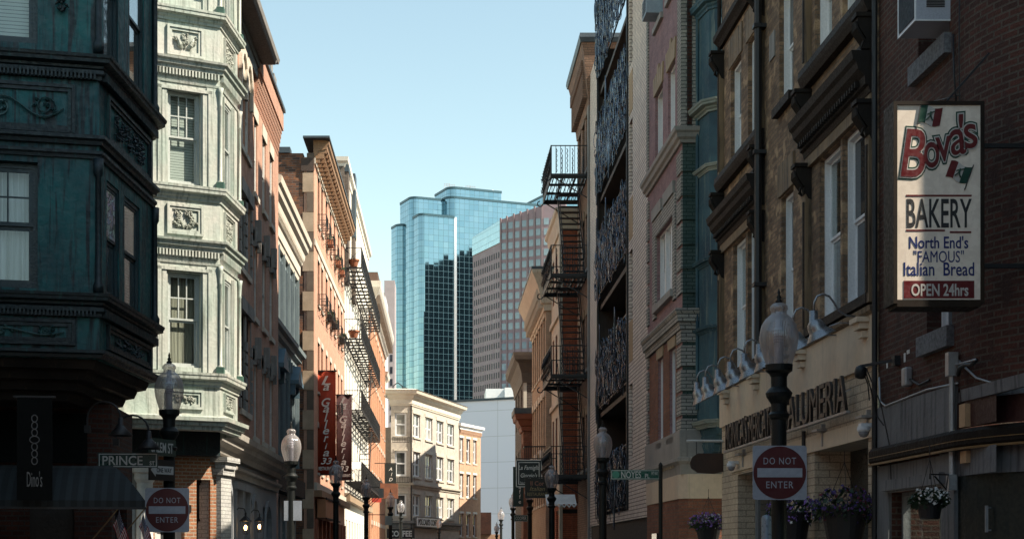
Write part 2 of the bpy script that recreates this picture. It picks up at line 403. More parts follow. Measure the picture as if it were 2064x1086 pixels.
def TF(fr, root): return Matrix.Translation((fr.o.x - root[0], fr.o.y - root[1], 0)) @ Matrix.Rotation(fr.ang, 4, 'Z')
def rel(p, root): return (p[0]-root[0], p[1]-root[1])
def onface(fr, root, u, out, z):      # face coordinates -> coordinates under the root
    p = fr.P(u, out); return (p[0]-root[0], p[1]-root[1], z)

def relief(kind, w, h, fat=.014, seed=1):
    """cast ornament for a panel, in x right, -y out, z up, centred"""
    rnd = random.Random(seed); b = MB()
    def leaf(x, z, a, l, t):
        c, s_ = math.cos(a), math.sin(a); n = Vector((-s_, 0, c)); d = Vector((c, 0, s_)); o = Vector((x, 0, z))
        m = o + d*l*.5; b.tube([o, m + n*l*.12 + Vector((0,-t,0)), o + d*l], [fat*.5, fat*1.6, fat*.3], 5)
    if kind == 'wreath':
        for k in range(26):
            a = math.pi*.62 + (k/25)*math.pi*1.76; x = math.cos(a)*w*.26; z = math.sin(a)*h*.34
            leaf(x, z, a + math.pi/2 + rnd.uniform(-.7,.7), .09, .03)
            if k % 2: leaf(x, z, a + rnd.uniform(-.5,.5), .07, .02)
        for s_ in (-1, 1):
            for k in range(6): leaf(s_*w*(.2+.035*k), -h*.30 + k*.012, (0 if s_ > 0 else math.pi) + rnd.uniform(-.6,.6), .08, .03)
            for k in range(5): leaf(s_*w*.27, -h*.2 + k*h*.12, math.pi/2 + rnd.uniform(-.9,.9), .09, .03)
    if kind == 'spray':
        b.tube([(0,0,-h*.34),(0,-.03,h*.1),(0,0,h*.36)], [fat*1.2, fat*1.6, fat*.5], 6)
        for k in range(5): leaf(0, -h*.2+k*h*.12, rnd.uniform(.2,.9), .08, .03); leaf(0, -h*.2+k*h*.12, math.pi-rnd.uniform(.2,.9), .08, .03)
        for s_ in (-1, 1):
            b.tube([(s_*w*.12,0,-h*.36),(s_*w*.2,-.03,-h*.2),(s_*w*.26,-.04,0),(s_*w*.34,-.02,h*.2)], [fat*2.2, fat*3, fat*2, fat], 6)
            for k in range(7): leaf(s_*w*(.16+.025*k), -h*.3+k*h*.08, (.6 if s_ > 0 else math.pi-.6)+rnd.uniform(-.8,.8), .09, .03)
    if kind == 'scroll':
        n = max(2, int(w/.55)); px = w/n
        pts = []
        for i in range(n*10+1):
            x = -w/2+.05+(w-.1)*i/(n*10); pts.append((x, -.02, math.sin(i/10*math.pi)*h*.28))
        b.tube(pts, fat, 5)
        for i in range(n):
            cx = -w/2 + px*(i+.5); s_ = 1 if i % 2 == 0 else -1; p = []
            for k in range(22):
                a = k/21*math.pi*3.4; r = h*.34*(1-k/26); p.append((cx + math.cos(a + (math.pi/2 if s_ > 0 else -math.pi/2))*r, -.02, s_*-.04*h + math.sin(a*s_ + math.pi/2*s_)*r))
            b.tube(p, fat*.9, 5)
            for k in range(7): leaf(cx+rnd.uniform(-.12,.12), rnd.uniform(-h*.25,h*.25), rnd.uniform(0,6.28), .08, .03)
    if kind == 'leaves':
        for k in range(int(30*w*h/.25)+12): leaf(rnd.uniform(-w*.36,w*.36), rnd.uniform(-h*.36,h*.36), rnd.uniform(0,6.28), .07, .025)
        b.tube([(0,0,-h*.38),(.02,-.02,0),(0,0,h*.38)], fat, 5)
    return b

def panel(t, fr, root, u0, u1, z0, z1, m, orn, om, fat=.014, seed=1, fw=.05):
    """raised panel frame on a face with cast ornament in it"""
    b = MB(); b.T = Matrix.Translation(onface(fr, root, u0, 0, 0)) @ Matrix.Rotation(fr.ang, 4, 'Z'); w = u1-u0
    for i, (g, o) in enumerate(((0, .05), (fw, .03))):
        k = fw*.9
        b.box(g, w-g, -o, .01, z1-g-k, z1-g); b.box(g, w-g, -o, .01, z0+g, z0+g+k); b.box(g, g+k, -o, .01, z0+g+k, z1-g-k); b.box(w-g-k, w-g, -o, .01, z0+g+k, z1-g-k)
    p = ob('panel_frame', b, m, t)
    if orn:
        r = relief(orn, w-fw*4, (z1-z0)-fw*4, fat, seed); r.T = None
        ob('ornament', r, om, p, onface(fr, root, (u0+u1)/2, .012, (z0+z1)/2), fr.ang)
    return p

def dentils(b, fr, root, u0, u1, z0, z1, out, step, frac=.55):
    b.T = Matrix.Translation(onface(fr, root, 0, 0, 0)) @ Matrix.Rotation(fr.ang, 4, 'Z')
    n = max(1, int((u1-u0)/step)); s = (u1-u0)/n
    for k in range(n): b.box(u0+s*k, u0+s*(k+frac), -out, 0, z0, z1)
    b.T = None

def corn(t, path, prof, m, name='cornice', closed=False):
    b = MB(); b.mould(path, prof, closed); return ob(name, b, m, t)
# ================================================================== LEFT: dark copper oriel building
C = pt(200, 19.8); d1 = Vector((math.cos(R(13)), math.sin(R(13))))
A = (C[0]-d1.x*5.5, C[1]-d1.y*5.5); D = (-4.42, 22.6); E_ = (-4.95, 23.25)
f1 = Fr(A, C); f2 = Fr(C, D); f3 = Fr(D, E_); root = C
t = thing('corner_building', 'dark teal copper bay building in deep shade, nearest on the left above the dark awning', 'building', (C[0], C[1], 0))
path = [rel(p, root) for p in (A, C, D, E_, (-8.5, 23.4))]
H1 = []; 
w1 = (f1.u(-48), f1.u(76)); 
zs_lo = (5.06, 6.72); zs_up = (8.28, 10.25)
s1 = (f2.u(215), f2.u(240)); s2 = (f2.u(251), f2.u(282))
s1u = (f2.u(209), f2.u(238)); s2u = (f2.u(261), f2.u(290))
b = MB()
b.T = TF(f1, root); b.wall(0, f1.L, 4.15, 11.6, [(w1[0], w1[1], *zs_lo), (w1[0], w1[1], *zs_up)], .14)
b.T = TF(f2, root); b.wall(0, f2.L, 4.15, 11.6, [(*s1, 5.06, 6.62), (*s2, 5.06, 6.62), (*s1u, *zs_up), (*s2u, *zs_up)], .04)
b.T = TF(f3, root); b.wall(0, f3.L, 4.15, 11.6); b.T = None
b.face([(*path[3], 4.15), (*path[4], 4.15), (*path[4], 11.6), (*path[3], 11.6)]); b.face([(*path[4],4.15),(*path[0],4.15),(*path[0],11.6),(*path[4],11.6)])
b.face([(*p, 4.15) for p in path]); b.face([(*p, 11.6) for p in path])
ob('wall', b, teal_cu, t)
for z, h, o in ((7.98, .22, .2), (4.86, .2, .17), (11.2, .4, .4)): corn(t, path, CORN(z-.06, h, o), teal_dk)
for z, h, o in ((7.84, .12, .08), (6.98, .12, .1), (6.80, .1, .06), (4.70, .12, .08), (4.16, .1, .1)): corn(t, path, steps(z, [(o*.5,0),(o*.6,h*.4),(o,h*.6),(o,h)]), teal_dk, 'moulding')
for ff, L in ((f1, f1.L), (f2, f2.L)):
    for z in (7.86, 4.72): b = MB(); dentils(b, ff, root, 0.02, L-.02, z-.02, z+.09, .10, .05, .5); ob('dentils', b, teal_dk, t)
# windows
def facewin(t, fc, root, u0, u1, z0, z1, rec=.1, **k):
    return window(t, *onface(fc, root, u0, -rec, z0), u1-u0, z1-z0, fc.ang, **k)
dkfr = mat('dark_green_frame', (.008,.03,.04), (.006,.02,.028), .4, 0, 3)
facewin(t, f1, root, *w1, *zs_lo, fr=dkfr, pane=g_clear, grid=((2,2),(1,1)), curtain=(curt_w, 1.0), ft=.07)  # near-white curtain stands in for a bright reflection in the panes
facewin(t, f1, root, *w1, *zs_up, fr=dkfr, pane=g_clear, curtain=(blind, 1.0), ft=.07)
for s in (s1, s2): facewin(t, f2, root, *s, 5.06, 6.62, fr=dkfr, pane=g_sky, curtain=(warmroom, 1), rec=.02)
for s in (s1u, s2u): facewin(t, f2, root, *s, *zs_up, fr=dkfr, pane=g_sky, rec=.02)
# leaded coloured light hung in the first side window
m_, n_, b_ = newmat('stained_glass'); vo = N_(n_, 'ShaderNodeTexVoronoi'); vo.inputs['Scale'].default_value = 14; n_.links.new(coordv(n_), vo.inputs['Vector'])
hs = N_(n_, 'ShaderNodeHueSaturation'); hs.inputs['Saturation'].default_value = .35; hs.inputs['Value'].default_value = .6; n_.links.new(vo.outputs['Color'], hs.inputs['Color'])
ve = N_(n_, 'ShaderNodeTexVoronoi', feature='DISTANCE_TO_EDGE'); ve.inputs['Scale'].default_value = 14; n_.links.new(coordv(n_), ve.inputs['Vector'])
lt_ = N_(n_, 'ShaderNodeMath', operation='LESS_THAN', i_1=.05); n_.links.new(ve.outputs[0], lt_.inputs[0])
n_.links.new(mixc(n_, lt_.outputs[0], hs.outputs[0], (.01,.01,.01)), b_.inputs['Base Color'])
b = MB(); b.box(.08, s1[1]-s1[0]-.08, .005, .012, .78, 1.45); ob('stained_glass', b, m_, t, onface(f2, root, s1[0], -.03, 5.06), f2.ang)
# panels with scrolls
for (a_, c_, z0, z1, sd) in ((-62, 152, 7.12, 7.76, 3), (-62, 152, 4.32, 4.66, 5)):
    panel(t, f1, root, f1.u(a_), f1.u(c_), z0, z1, teal_dk, 'scroll', mat('scroll_metal', (.05,.11,.11), (.015,.05,.055), .35, .3, 4), .013, sd)
for (z0, z1, sd) in ((7.12, 7.76, 4), (4.32, 4.66, 6)):
    panel(t, f2, root, f2.u(214), f2.u(300), z0, z1, teal_dk, 'leaves', teal_dk, .012, sd)
# window casings, pilasters and colonnettes
b = MB()
def strip(b, fr, root, u0, u1, z0, z1, out):
    if isinstance(b, tuple): q_ = MB(); strip(q_, fr, root, u0, u1, z0, z1, out); return ob(b[1], q_, b[2], b[0])
    b.T = Matrix.Translation(onface(fr, root, 0, 0, 0)) @ Matrix.Rotation(fr.ang, 4, 'Z'); b.box(u0, u1, -out, .0, z0, z1); b.T = None
for z0, z1 in ((5.0, 6.80), (8.2, 11.2)):
    strip(b, f1, root, w1[1]+.02, w1[1]+.09, z0, z1, .06); strip(b, f1, root, w1[1]+.12, w1[1]+.15, z0, z1, .03)
    for px0, px1, o in ((100,118,.05),(120,128,.08),(138,165,.07),(167,172,.03),(186,190,.03)): strip(b, f1, root, f1.u(px0), f1.u(px1), z0, z1, o)
    for px0, px1, o in ((203,207,.05),(241,246,.05),(249,252,.05),(290,294,.05),(298,305,.08)): strip(b, f2, root, f2.u(px0), f2.u(px1), z0, z1, o)
strip(b, f1, root, w1[0], w1[1]+.06, 6.74, 6.80, .08)
b = MB()
for z0, z1 in ((5.0, 6.80), (8.2, 11.2)):
    for fr_, u_ in ((f1, f1.L-.01), (f2, f2.L-.01)):
        c = onface(fr_, root, u_, .03, 0); b = MB(); b.lathe([(.07,z0),(.075,z0+.12),(.045,z0+.18),(.04,z1-.25),(.065,z1-.2),(.07,z1)], (c[0], c[1], 0), 12); ob('colonnette', b, teal_dk, t, smooth=True)
b = relief('leaves', .16, .62, .014, 9)
ob('ornament', b, teal_dk, t, onface(f1, root, f1.u(124), .045, 8.95), f1.ang, smooth=True)
# soffit steps and ground floor
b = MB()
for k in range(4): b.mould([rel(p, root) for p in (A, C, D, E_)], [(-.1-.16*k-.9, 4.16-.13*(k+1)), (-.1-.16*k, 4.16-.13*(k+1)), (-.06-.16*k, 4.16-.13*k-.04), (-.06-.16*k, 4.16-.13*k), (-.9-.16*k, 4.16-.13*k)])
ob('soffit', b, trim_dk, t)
gf = Fr((-9.6, 19.9), pt(225, 21.4)); gs = Fr(pt(225, 21.4), (-4.86, 23.2))
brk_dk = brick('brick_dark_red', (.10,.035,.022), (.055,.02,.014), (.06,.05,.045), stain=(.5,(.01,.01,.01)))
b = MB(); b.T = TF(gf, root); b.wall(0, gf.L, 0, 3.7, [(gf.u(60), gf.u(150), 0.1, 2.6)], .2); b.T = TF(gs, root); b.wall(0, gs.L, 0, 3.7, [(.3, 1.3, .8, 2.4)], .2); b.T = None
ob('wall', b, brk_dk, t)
b = MB(); b.box(gf.u(60), gf.u(150), -.0, .05, .1, 2.6); o = ob('door', b, mat('black_door', (.02,.018,.016), None, .4), t, onface(gf, root, 0, -.16, 0), gf.ang)
window(t, *onface(gs, root, .3, -.15, .8), 1.0, 1.6, gs.ang, fr=dkfr)
# black fascia board with the restaurant's script
sb = MB(); sb.box(gf.u(-30), gf.u(175), -.10, -.02, 2.85, 3.55)
o = ob('sign_board', sb, mat('black_board', (.005,.006,.006), (.007,.008,.008), .85, spec=.08), t, onface(gf, root, 0, 0, 0), gf.ang)
greytx = mat('grey_lettering', (.16,.16,.16), (.11,.11,.11), .6)  # flat dark grey for lettering and emblem
# vertical blade banner "Dino's"
dn = thing('hanging_banner', "narrow black vertical banner reading Dino's under the dark teal bay", 'banner', (*pt(70, 19.0), 0), R(8))
b = MB(); b.box(-.22, .22, -.015, .015, 2.25, 3.55); ob('cloth', b, MATS['black_board'], dn); b = MB(); b.bar((-.26,0,3.57),(.26,0,3.57),.025); b.bar((-.26,0,3.57),(-.26,.9,3.57),.02); ob('pole', b, iron, dn)
text("Dino's", .22, greytx, dn, (0,-.018,2.42), fit=(.19,.2), ext=.003)
r_ = MB()
for k in range(7): r_.tube([(math.cos(a)*.035*(1 if k!=3 else 1.7), 0, 2.75+k*.09+math.sin(a)*.045) for a in [i*math.pi/7 for i in range(14)]], .006, 4, closed=True)
ob('emblem', r_, greytx, dn, (0,-.022,0))
# striped awning on the street side
m_, n_, b_ = newmat('awning_stripe'); sp = N_(n_, 'ShaderNodeSeparateXYZ'); n_.links.new(coordv(n_), sp.inputs[0])
mo = N_(n_, 'ShaderNodeMath', operation='PINGPONG', i_1=.075); n_.links.new(sp.outputs[0], mo.inputs[0]); l_ = N_(n_, 'ShaderNodeMath', operation='LESS_THAN', i_1=.035); n_.links.new(mo.outputs[0], l_.inputs[0])
n_.links.new(mixc(n_, l_.outputs[0], (.005,.008,.009), (.012,.018,.020)), b_.inputs['Base Color']); b_.inputs['Roughness'].default_value = .85
aw = thing('shop_awning', 'dark striped sloping awning below the teal bay on the left', 'awning', (*pt(150, 20.2), 0), R(9))
b = MB(); L = 1.35
for k in range(6):
    a0, a1 = k/6, (k+1)/6; q = lambda a: (-.95*a**.8, 2.76 - .50*a**1.35)
    y0, z0 = q(a0); y1, z1 = q(a1)
    b.face([(-1.2,y1,z1),(.50+.48*a1,y1,z1),(.50+.48*a0,y0,z0),(-1.2,y0,z0)])
b.face([(-1.2,-.95,2.16),(.98,-.95,2.16),(.98,-.95,2.26),(-1.2,-.95,2.26)])

o = ob('canopy', b, m_, aw); so_ = o.modifiers.new('s', 'SOLIDIFY'); so_.thickness = .012
b = MB(); b.bar((-1.2,-.94,2.16),(.98,-.94,2.16),.03); b.bar((.98,-.94,2.16),(.5,.0,2.2),.03); b.bar((.5,.02,2.2),(.5,.02,2.76),.03); ob('frame', b, iron, aw)

# flags
def flagmat(name, us=True):
    m, n, b = newmat(name); sp = N_(n, 'ShaderNodeSeparateXYZ'); tc = N_(n, 'ShaderNodeTexCoord'); n.links.new(tc.outputs['UV'], sp.inputs[0])
    st = N_(n, 'ShaderNodeMath', operation='MULTIPLY', i_1=6.5); n.links.new(sp.outputs[1], st.inputs[0]); fr_ = N_(n, 'ShaderNodeMath', operation='FRACT'); n.links.new(st.outputs[0], fr_.inputs[0])
    g = N_(n, 'ShaderNodeMath', operation='GREATER_THAN', i_1=.5); n.links.new(fr_.outputs[0], g.inputs[0]); c = mixc(n, g.outputs[0], (.35,.02,.03), (.55,.55,.55))
    a = N_(n, 'ShaderNodeMath', operation='LESS_THAN', i_1=.4); n.links.new(sp.outputs[0], a.inputs[0]); d = N_(n, 'ShaderNodeMath', operation='GREATER_THAN', i_1=.46); n.links.new(sp.outputs[1], d.inputs[0])
    q = N_(n, 'ShaderNodeMath', operation='MULTIPLY'); n.links.new(a.outputs[0], q.inputs[0]); n.links.new(d.outputs[0], q.inputs[1])
    vo = N_(n, 'ShaderNodeTexVoronoi'); vo.inputs['Scale'].default_value = 22; vo.inputs['Randomness'].default_value = 0; n.links.new(tc.outputs['UV'], vo.inputs['Vector'])
    lt = N_(n, 'ShaderNodeMath', operation='LESS_THAN', i_1=.28); n.links.new(vo.outputs[0], lt.inputs[0])
    c = mixc(n, q.outputs[0], c, mixc(n, lt.outputs[0], (.012,.015,.09), (.55,.55,.55))); n.links.new(c, b.inputs['Base Color']); b.inputs['Roughness'].default_value = .8; return m
usflag = flagmat('flag_cloth')
def flag(px, py, Y, ang, lab, s=1.0):
    x, _ = pt(px, Y); z = hz(py, Y); t = thing('small_flag', lab, 'flag', (x, Y, z), 0, 'flags hung under the left awning')
    b = MB(); b.uv = []; NU, NV = 10, 6; W, Hh = .62*s, .40*s
    def q(i, j):
        u, v = i/NU, j/NV; x_ = (u*.30*W + (1-v)*.10); z_ = -u*W*.9 + v*Hh*.55 - Hh*.5
        return (x_*math.cos(ang) + v*Hh*.45, math.sin(u*9+v*3)*.035, z_)
    for i in range(NU):
        for j in range(NV):
            b.face([q(i,j), q(i+1,j), q(i+1,j+1), q(i,j+1)]); b.uv += [(i/NU,j/NV),((i+1)/NU,j/NV),((i+1)/NU,(j+1)/NV),(i/NU,(j+1)/NV)]
    o = ob('cloth', b, usflag, t, smooth=True); o.modifiers.new('s','SOLIDIFY').thickness = .004
    b = MB(); b.bar((-.25*s,.05,-.45*s),(.24*s,0,.12*s),.016); ob('staff', b, mat('wood_pale', (.25,.16,.08)), t)
flag(213, 1030, 20.3, 0, 'small stars and stripes flag drooping under the dark awning, the left of the two')
flag(266, 1035, 20.6, 0, 'small stars and stripes flag hanging beside the white pilaster, the right of the two', .85)

def gooseneck_black(px, py, Y, lab, flip=1):
    x, _ = pt(px, Y); z = hz(py, Y); t = thing('gooseneck_lamp', lab, 'wall lamp', (x, Y, z), 0, 'black gooseneck lamps under the teal bay')
    p = [(-flip*.46,0,-.12)] + [(-flip*(.23+.23*math.cos(a)),0,.23*math.sin(a)*1.0+.02) for a in [i*math.pi/10 for i in range(0,11)]]
    b = MB(); b.tube(p, .014, 8); b.box(-flip*.46-.04, -flip*.46+.04, -.03, .03, -.18, -.08); ob('arm', b, iron, t, smooth=False)
    b = MB(); b.lathe([(.02,.03),(.035,.02),(.04,-.08),(.06,-.10),(.17,-.22),(.165,-.225),(.05,-.11)], n=18); ob('shade', b, iron, t, smooth=True)
gooseneck_black(243, 845, 20.6, 'black gooseneck lamp at the brick edge, the left of the pair above the PRINCE sign')
gooseneck_black(300, 872, 21.0, 'black gooseneck lamp arching above the PRINCE street sign, the right of the pair')

# ================================================================== LEFT: pale copper oriel building
K = pt(443, 28.0); dd = Vector((.89, .456)).normalized()
A2 = (K[0]-dd.x*2.0, K[1]-dd.y*2.0); A3 = (A2[0]-.9, A2[1]+.45); S2 = (-.1388*29.45, 29.45); S3 = (-5.0, 29.75)
fl = Fr(A3, A2); ff = Fr(A2, K); fs = Fr(K, S2); fb = Fr(S2, S3); root = K
t = thing('corner_building', 'sunlit pale green copper oriel building with wreath panels, beside the brick row', 'building', (K[0], K[1], 0))
path = [rel(p, root) for p in (A3, A2, K, S2, S3)]
wf = (ff.u(338), ff.u(405)); ws = (fs.u(450.5), fs.u(466))
zw = ((5.02, 6.78), (8.42, 10.15), (11.85, 13.6))
b = MB(); zb, zt = 4.12, 14.2
for f_ in (fl, ff, fs, fb):
    hs_ = []
    if f_ is ff: hs_ = [(*wf, *z) for z in zw]
    if f_ is fs: hs_ = [(*ws, z[0], z[1]) for z in zw]
    if f_ is fl: hs_ = [(.3, .8, *z) for z in zw]
    b.T = TF(f_, root); b.wall(0, f_.L, zb, zt, hs_, .04 if f_ is fs else .16)
b.T = None; b.face([(*p, zb) for p in path]); b.face([(*p, zt) for p in path]); b.face([(*path[4],zb),(*path[0],zb),(*path[0],zt),(*path[4],zt)])
ob('wall', b, pale_cu, t)
for z, h, o in ((11.42, .24, .15), (8.12, .26, .15), (4.66, .26, .16)): corn(t, path, CORN(z, h, o), pale_cu)
for z in (10.52, 7.18): corn(t, path, steps(z, [(.07,0),(.08,.05),(.12,.08),(.13,.13),(.17,.16),(.18,.2)]), pale_cu)
for z in (10.28, 6.94): corn(t, path, steps(z, [(.02,0),(.03,.04)]), pale_cu, 'moulding')
corn(t, path, steps(3.84, [(-.02,0),(.06,.02),(.07,.08),(.12,.10),(.13,.16),(.19,.18),(.2,.25),(.12,.28)]), pale_cu)
for f_ in (ff, fs):
    for z, z_, o in ((10.41, .11, .075), (7.07, .11, .075), (4.02, .07, .17)): b = MB(); dentils(b, f_, root, 0.01, f_.L, z, z+z_, o, .062, .5); ob('dentils', b, pale_cu, t)
grn_dk = mat('verdigris_dark', (.06,.13,.10), (.03,.07,.055), .6, 0, 3)
b = (t, 'pilaster', pale_cu); g2 = (t, 'pilaster_dark_strip', grn_dk)
for z0, z1 in ((4.92, 6.94), (8.38, 10.28), (11.66, 14.2)):
    for a_, c_, o in ((-.20,-.13,.05),(-.11,-.03,.03)):
        strip(b, ff, root, wf[0]+a_, wf[0]+c_, z0+.0, z1-.08, o); strip(b, ff, root, wf[1]-c_, wf[1]-a_, z0, z1-.08, o)
        strip(b, fs, root, ws[0]+a_*.45, ws[0]+c_*.45, z0, z1-.08, o*.8); strip(b, fs, root, ws[1]-c_*.45, ws[1]-a_*.45, z0, z1-.08, o*.8)
    strip(b, ff, root, wf[0]-.20, wf[1]+.20, z1-.14, z1-.08, .05)
    strip(b, ff, root, ff.u(416), ff.u(441), z0+.03, z1-.02, .028); strip(b, ff, root, ff.u(306), ff.u(322), z0+.03, z1-.02, .028)
    strip(g2, ff, root, ff.u(409.5), ff.u(413), z0+.02, z1-.1, .012)  # dark strip laid on the face in place of a cut groove

b = MB()
for z0, z1 in ((4.92, 6.94), (8.38, 10.28), (11.66, 14.2)):
    for f_, u_ in ((ff, ff.L), (fs, fs.L)):
        c = onface(f_, root, u_, .045, 0); b.lathe([(.055,z0),(.06,z0+.14),(.03,z0+.17),(.028,z1-.35),(.04,z1-.33),(.03,z1-.3),(.045,z1-.1),(.06,z1)], (c[0],c[1],0), 10); ob('colonnette', b, pale_cu, t, smooth=True); b = MB()
b = MB()
for z0 in (4.92, 8.38, 11.66):
    for f_, u_ in ((ff, ff.L), (fs, fs.L)):
        c = onface(f_, root, u_, .045, 0); b.box(c[0]-.07, c[0]+.07, c[1]-.07, c[1]+.07, z0, z0+.13); ob('pilaster_base', b, grn_dk, t); b = MB()
fr_pale = mat('window_grey_green', (.42,.45,.43), (.34,.37,.35), .5, 0, 3)
facewin(t, ff, root, *wf, *zw[1], rec=.1, fr=fr_pale, pane=g_clear, grid=((3,2),(1,1)), curtain=(blind, 1.0), ft=.05)
facewin(t, ff, root, *wf, *zw[0], rec=.1, fr=fr_pale, pane=g_clear, grid=((3,2),(1,1)), curtain=(curt, 1.0), ft=.05)
facewin(t, ff, root, *wf, *zw[2], rec=.1, fr=fr_pale, pane=g_clear, curtain=(curt, 1.0), ft=.05)
for z in zw: facewin(t, fs, root, *ws, *z, rec=.02, fr=fr_pale, pane=g_clear, curtain=(curt_gr, 1.0), ft=.045)
for z0, z1, kf, sd in ((10.78, 11.34, 'spray', 2), (7.47, 8.03, 'wreath', 3), (4.24, 4.6, 'leaves', 4)):
    panel(t, ff, root, ff.u(336), ff.u(409), z0, z1, pale_cu, kf, pale_dk, .015, sd)
    panel(t, fs, root, fs.u(450), fs.u(470), z0, z1, pale_cu, 'leaves', pale_dk, .010, sd+10, .03)
# ground floor corner under the oriel: sunlit and shaded brick, white column and pilasters
gk = pt(436, 29.3); gA = (gk[0]-dd.x*7, gk[1]-dd.y*7)
gw = Fr(gA, gk)
brk_or = brick('brick_orange', (.42,.19,.10), (.33,.14,.075), (.42,.36,.28), stain=(.3,(.15,.07,.04)))
b = MB(); b.T = TF(gw, root); gh = [(gw.u(396), gw.u(424), .3, 3.0), (gw.u(312), gw.u(372), .3, 2.35)]
b.wall(0, gw.L, 0, 4.12, gh, .25); b.T = None; ob('wall', b, brk_or, t)
window(t, *onface(gw, root, gh[0][0], -.2, .3), gh[0][1]-gh[0][0], 2.7, gw.ang, fr=trim_dk, split=.7)
window(t, *onface(gw, root, gh[1][0], -.2, .3), gh[1][1]-gh[1][0], 2.05, gw.ang, fr=white_old, pane=g_mid, ft=.1, grid=((2,1),(2,1)))
b = MB(); strip(b, gw, root, gh[1][0]-.1, gh[1][1]+.12, 2.35, 2.5, .06); ob('lintel', b, trim_dk, t)
b = (t, 'pilaster', white_old)
strip(b, gw, root, gw.u(222), gw.u(240), 0, 3.3, .12); strip(b, gw, root, gw.u(240.5), gw.u(272), 0, 3.15, .05); strip(b, gw, root, gw.u(218), gw.u(300), 3.15, 3.32, .2)
strip(b, gw, root, gw.u(228), gw.u(296), 3.32, 3.9, .1)
b = MB(); c = onface(gw, root, gw.u(286), .2, 0); b.lathe([(.22,0),(.22,.25),(.17,.32),(.155,2.9),(.2,2.98),(.2,3.08),(.26,3.1),(.26,3.2)], (c[0],c[1],0), 24); ob('column', b, white_old, t, smooth=False, bevel=0)
b = MB(); c = onface(gw, root, gw.u(445), .0, 0)
fcol = Fr(gk, (gk[0]+.14, gk[1]+.62)); b.T = TF(fcol, root); b.box(0, .55, -.1, .4, 0, 3.1); b.box(-.05, .6, -.16, .42, 3.1, 3.22); b.box(-.02,.57,-.2,.42,3.22,3.35); b.box(-.08,.63,-.26,.42,3.35,3.45); b.T = None
ob('column', b, brick('white_brick_column', (.5,.5,.48), (.44,.44,.43), (.3,.3,.29), .2, .075, .008), t)
b = MB(); strip(b, gw, root, 3.0, gw.L-.02, 3.45, 4.1, .3); ob('soffit', b, teal_dk, t)

# ---- its brick street wall with arched limestone windows and the deep black eave
brk_lf = brick('brick_salmon', (.54,.31,.225), (.47,.265,.19), (.47,.33,.26), .2, .067, .006, (.22,(.2,.09,.06)), bs=.35)
XW = -5.0
fw = Fr((XW, 29.8), (XW, 39.15)); root2 = (XW, 29.8)
c1 = fw.u(484), fw.u(489.5); c2 = fw.u(495), fw.u(501.5)
c1 = (c1[0]-.05, c1[0]+.85); c2 = (c2[0]-.1, c2[0]+.8)
rows = ((11.6, 13.5), (8.6, 10.4), (5.1, 7.5))
holes = [(*c, *z) for c in (c1, c2) for z in rows] + [(1.5,2.4,*z) for z in rows]
b = MB(); b.T = TF(fw, root); b.wall(0, fw.L, 4.0, 14.6, holes, .22)
b.T = None
q0 = rel((XW, 29.8), root); q1 = rel((XW, 39.15), root)
b.face([(q0[0]-6,q0[1],4),(*q0,4),(*q0,14.6),(q0[0]-6,q0[1],14.6)]); b.face([(*q1,4),(q1[0]-6,q1[1],4),(q1[0]-6,q1[1],14.6),(*q1,14.6)]); b.face([(*q0,14.6),(*q1,14.6),(q1[0]-6,q1[1],14.6),(q0[0]-6,q0[1],14.6)])
# upper brick behind the oriel
gd = (root[0]-3.2, root[1]+.9)
b.face([(q0[0],q0[1],4.1),(path[0][0]+.2,path[0][1]+.6,4.1),(path[0][0]+.2,path[0][1]+.6,15),(q0[0],q0[1],15)])
ob('wall', b, brk_lf, t)
for c in (c1, c2, (1.5,2.4)):
    for i, z in enumerate(rows):
        o = facewin(t, fw, root, c[0], c[1], *z, rec=.05, fr=white_old if i != 2 else trim_dk, grid=(1,1), sill=(stone_lt, .06, .14, .05))
        hb = MB(); W = c[1]-c[0]; dy = .13
        if i: hb.box(-.19, -.03, -.2, -.165, 0, z[1]-z[0]+.1); hb.box(W+.03, W+.19, -.2, -.165, 0, z[1]-z[0]+.1)
        if i == 0:   # pointed limestone hood
            hb.box(-.14, 0, -.26, -.16, 1.3, 1.9); hb.box(W, W+.14, -.26, -.16, 1.3, 1.9)
            for k in range(6):
                a0 = math.pi*k/6; a1 = math.pi*(k+1)/6; r0, r1 = W/2, W/2+.2; cx_ = W/2
                p = lambda a, r, y: (cx_+math.cos(a)*r, y, 1.75+math.sin(a)*r*1.25)
                hb.face([p(a0,r0,-.26),p(a0,r1,-.26),p(a1,r1,-.26),p(a1,r0,-.26)]); hb.face([p(a0,r1,-.26),p(a0,r1,-.16),p(a1,r1,-.16),p(a1,r1,-.26)]); hb.face([p(a0,r0,-.16),p(a0,r0,-.26),p(a1,r0,-.26),p(a1,r0,-.16)])
            hb.box(0, W, -.2, -.17, 1.75, 2.3)
        else:
            hb.box(-.2, W+.2, -.28, -.16, z[1]-z[0], z[1]-z[0]+.32)
            for k in range(6): hb.box(-.2, -.02, -.24, -.16, k*.3, k*.3+.24); hb.box(W+.02, W+.2, -.24, -.16, k*.3, k*.3+.24)
        ob('surround', hb, stone_lt if i == 0 else stone_gr, o, (0, dy, 0))
eave = MB(); ep = [rel(p, root) for p in ((-9, 28.4), (A2[0]+.3, A2[1]+.55), (K[0]-.25, K[1]+.5), (XW, 29.9), (XW, 39.2), (XW-5, 39.2))]
eave.mould([rel((XW, 28.9), root), rel((XW, 39.2), root), rel((XW-5, 39.2), root)], steps(14.05, [(.08,0),(.1,.25),(.14,.27),(.15,.42),(.50,.5),(.51,.60),(.54,.66),(.55,.80),(.3,.95)]))
ob('eave', eave, mat('eave_black', (.012,.011,.011), (.018,.016,.016), .6), t)
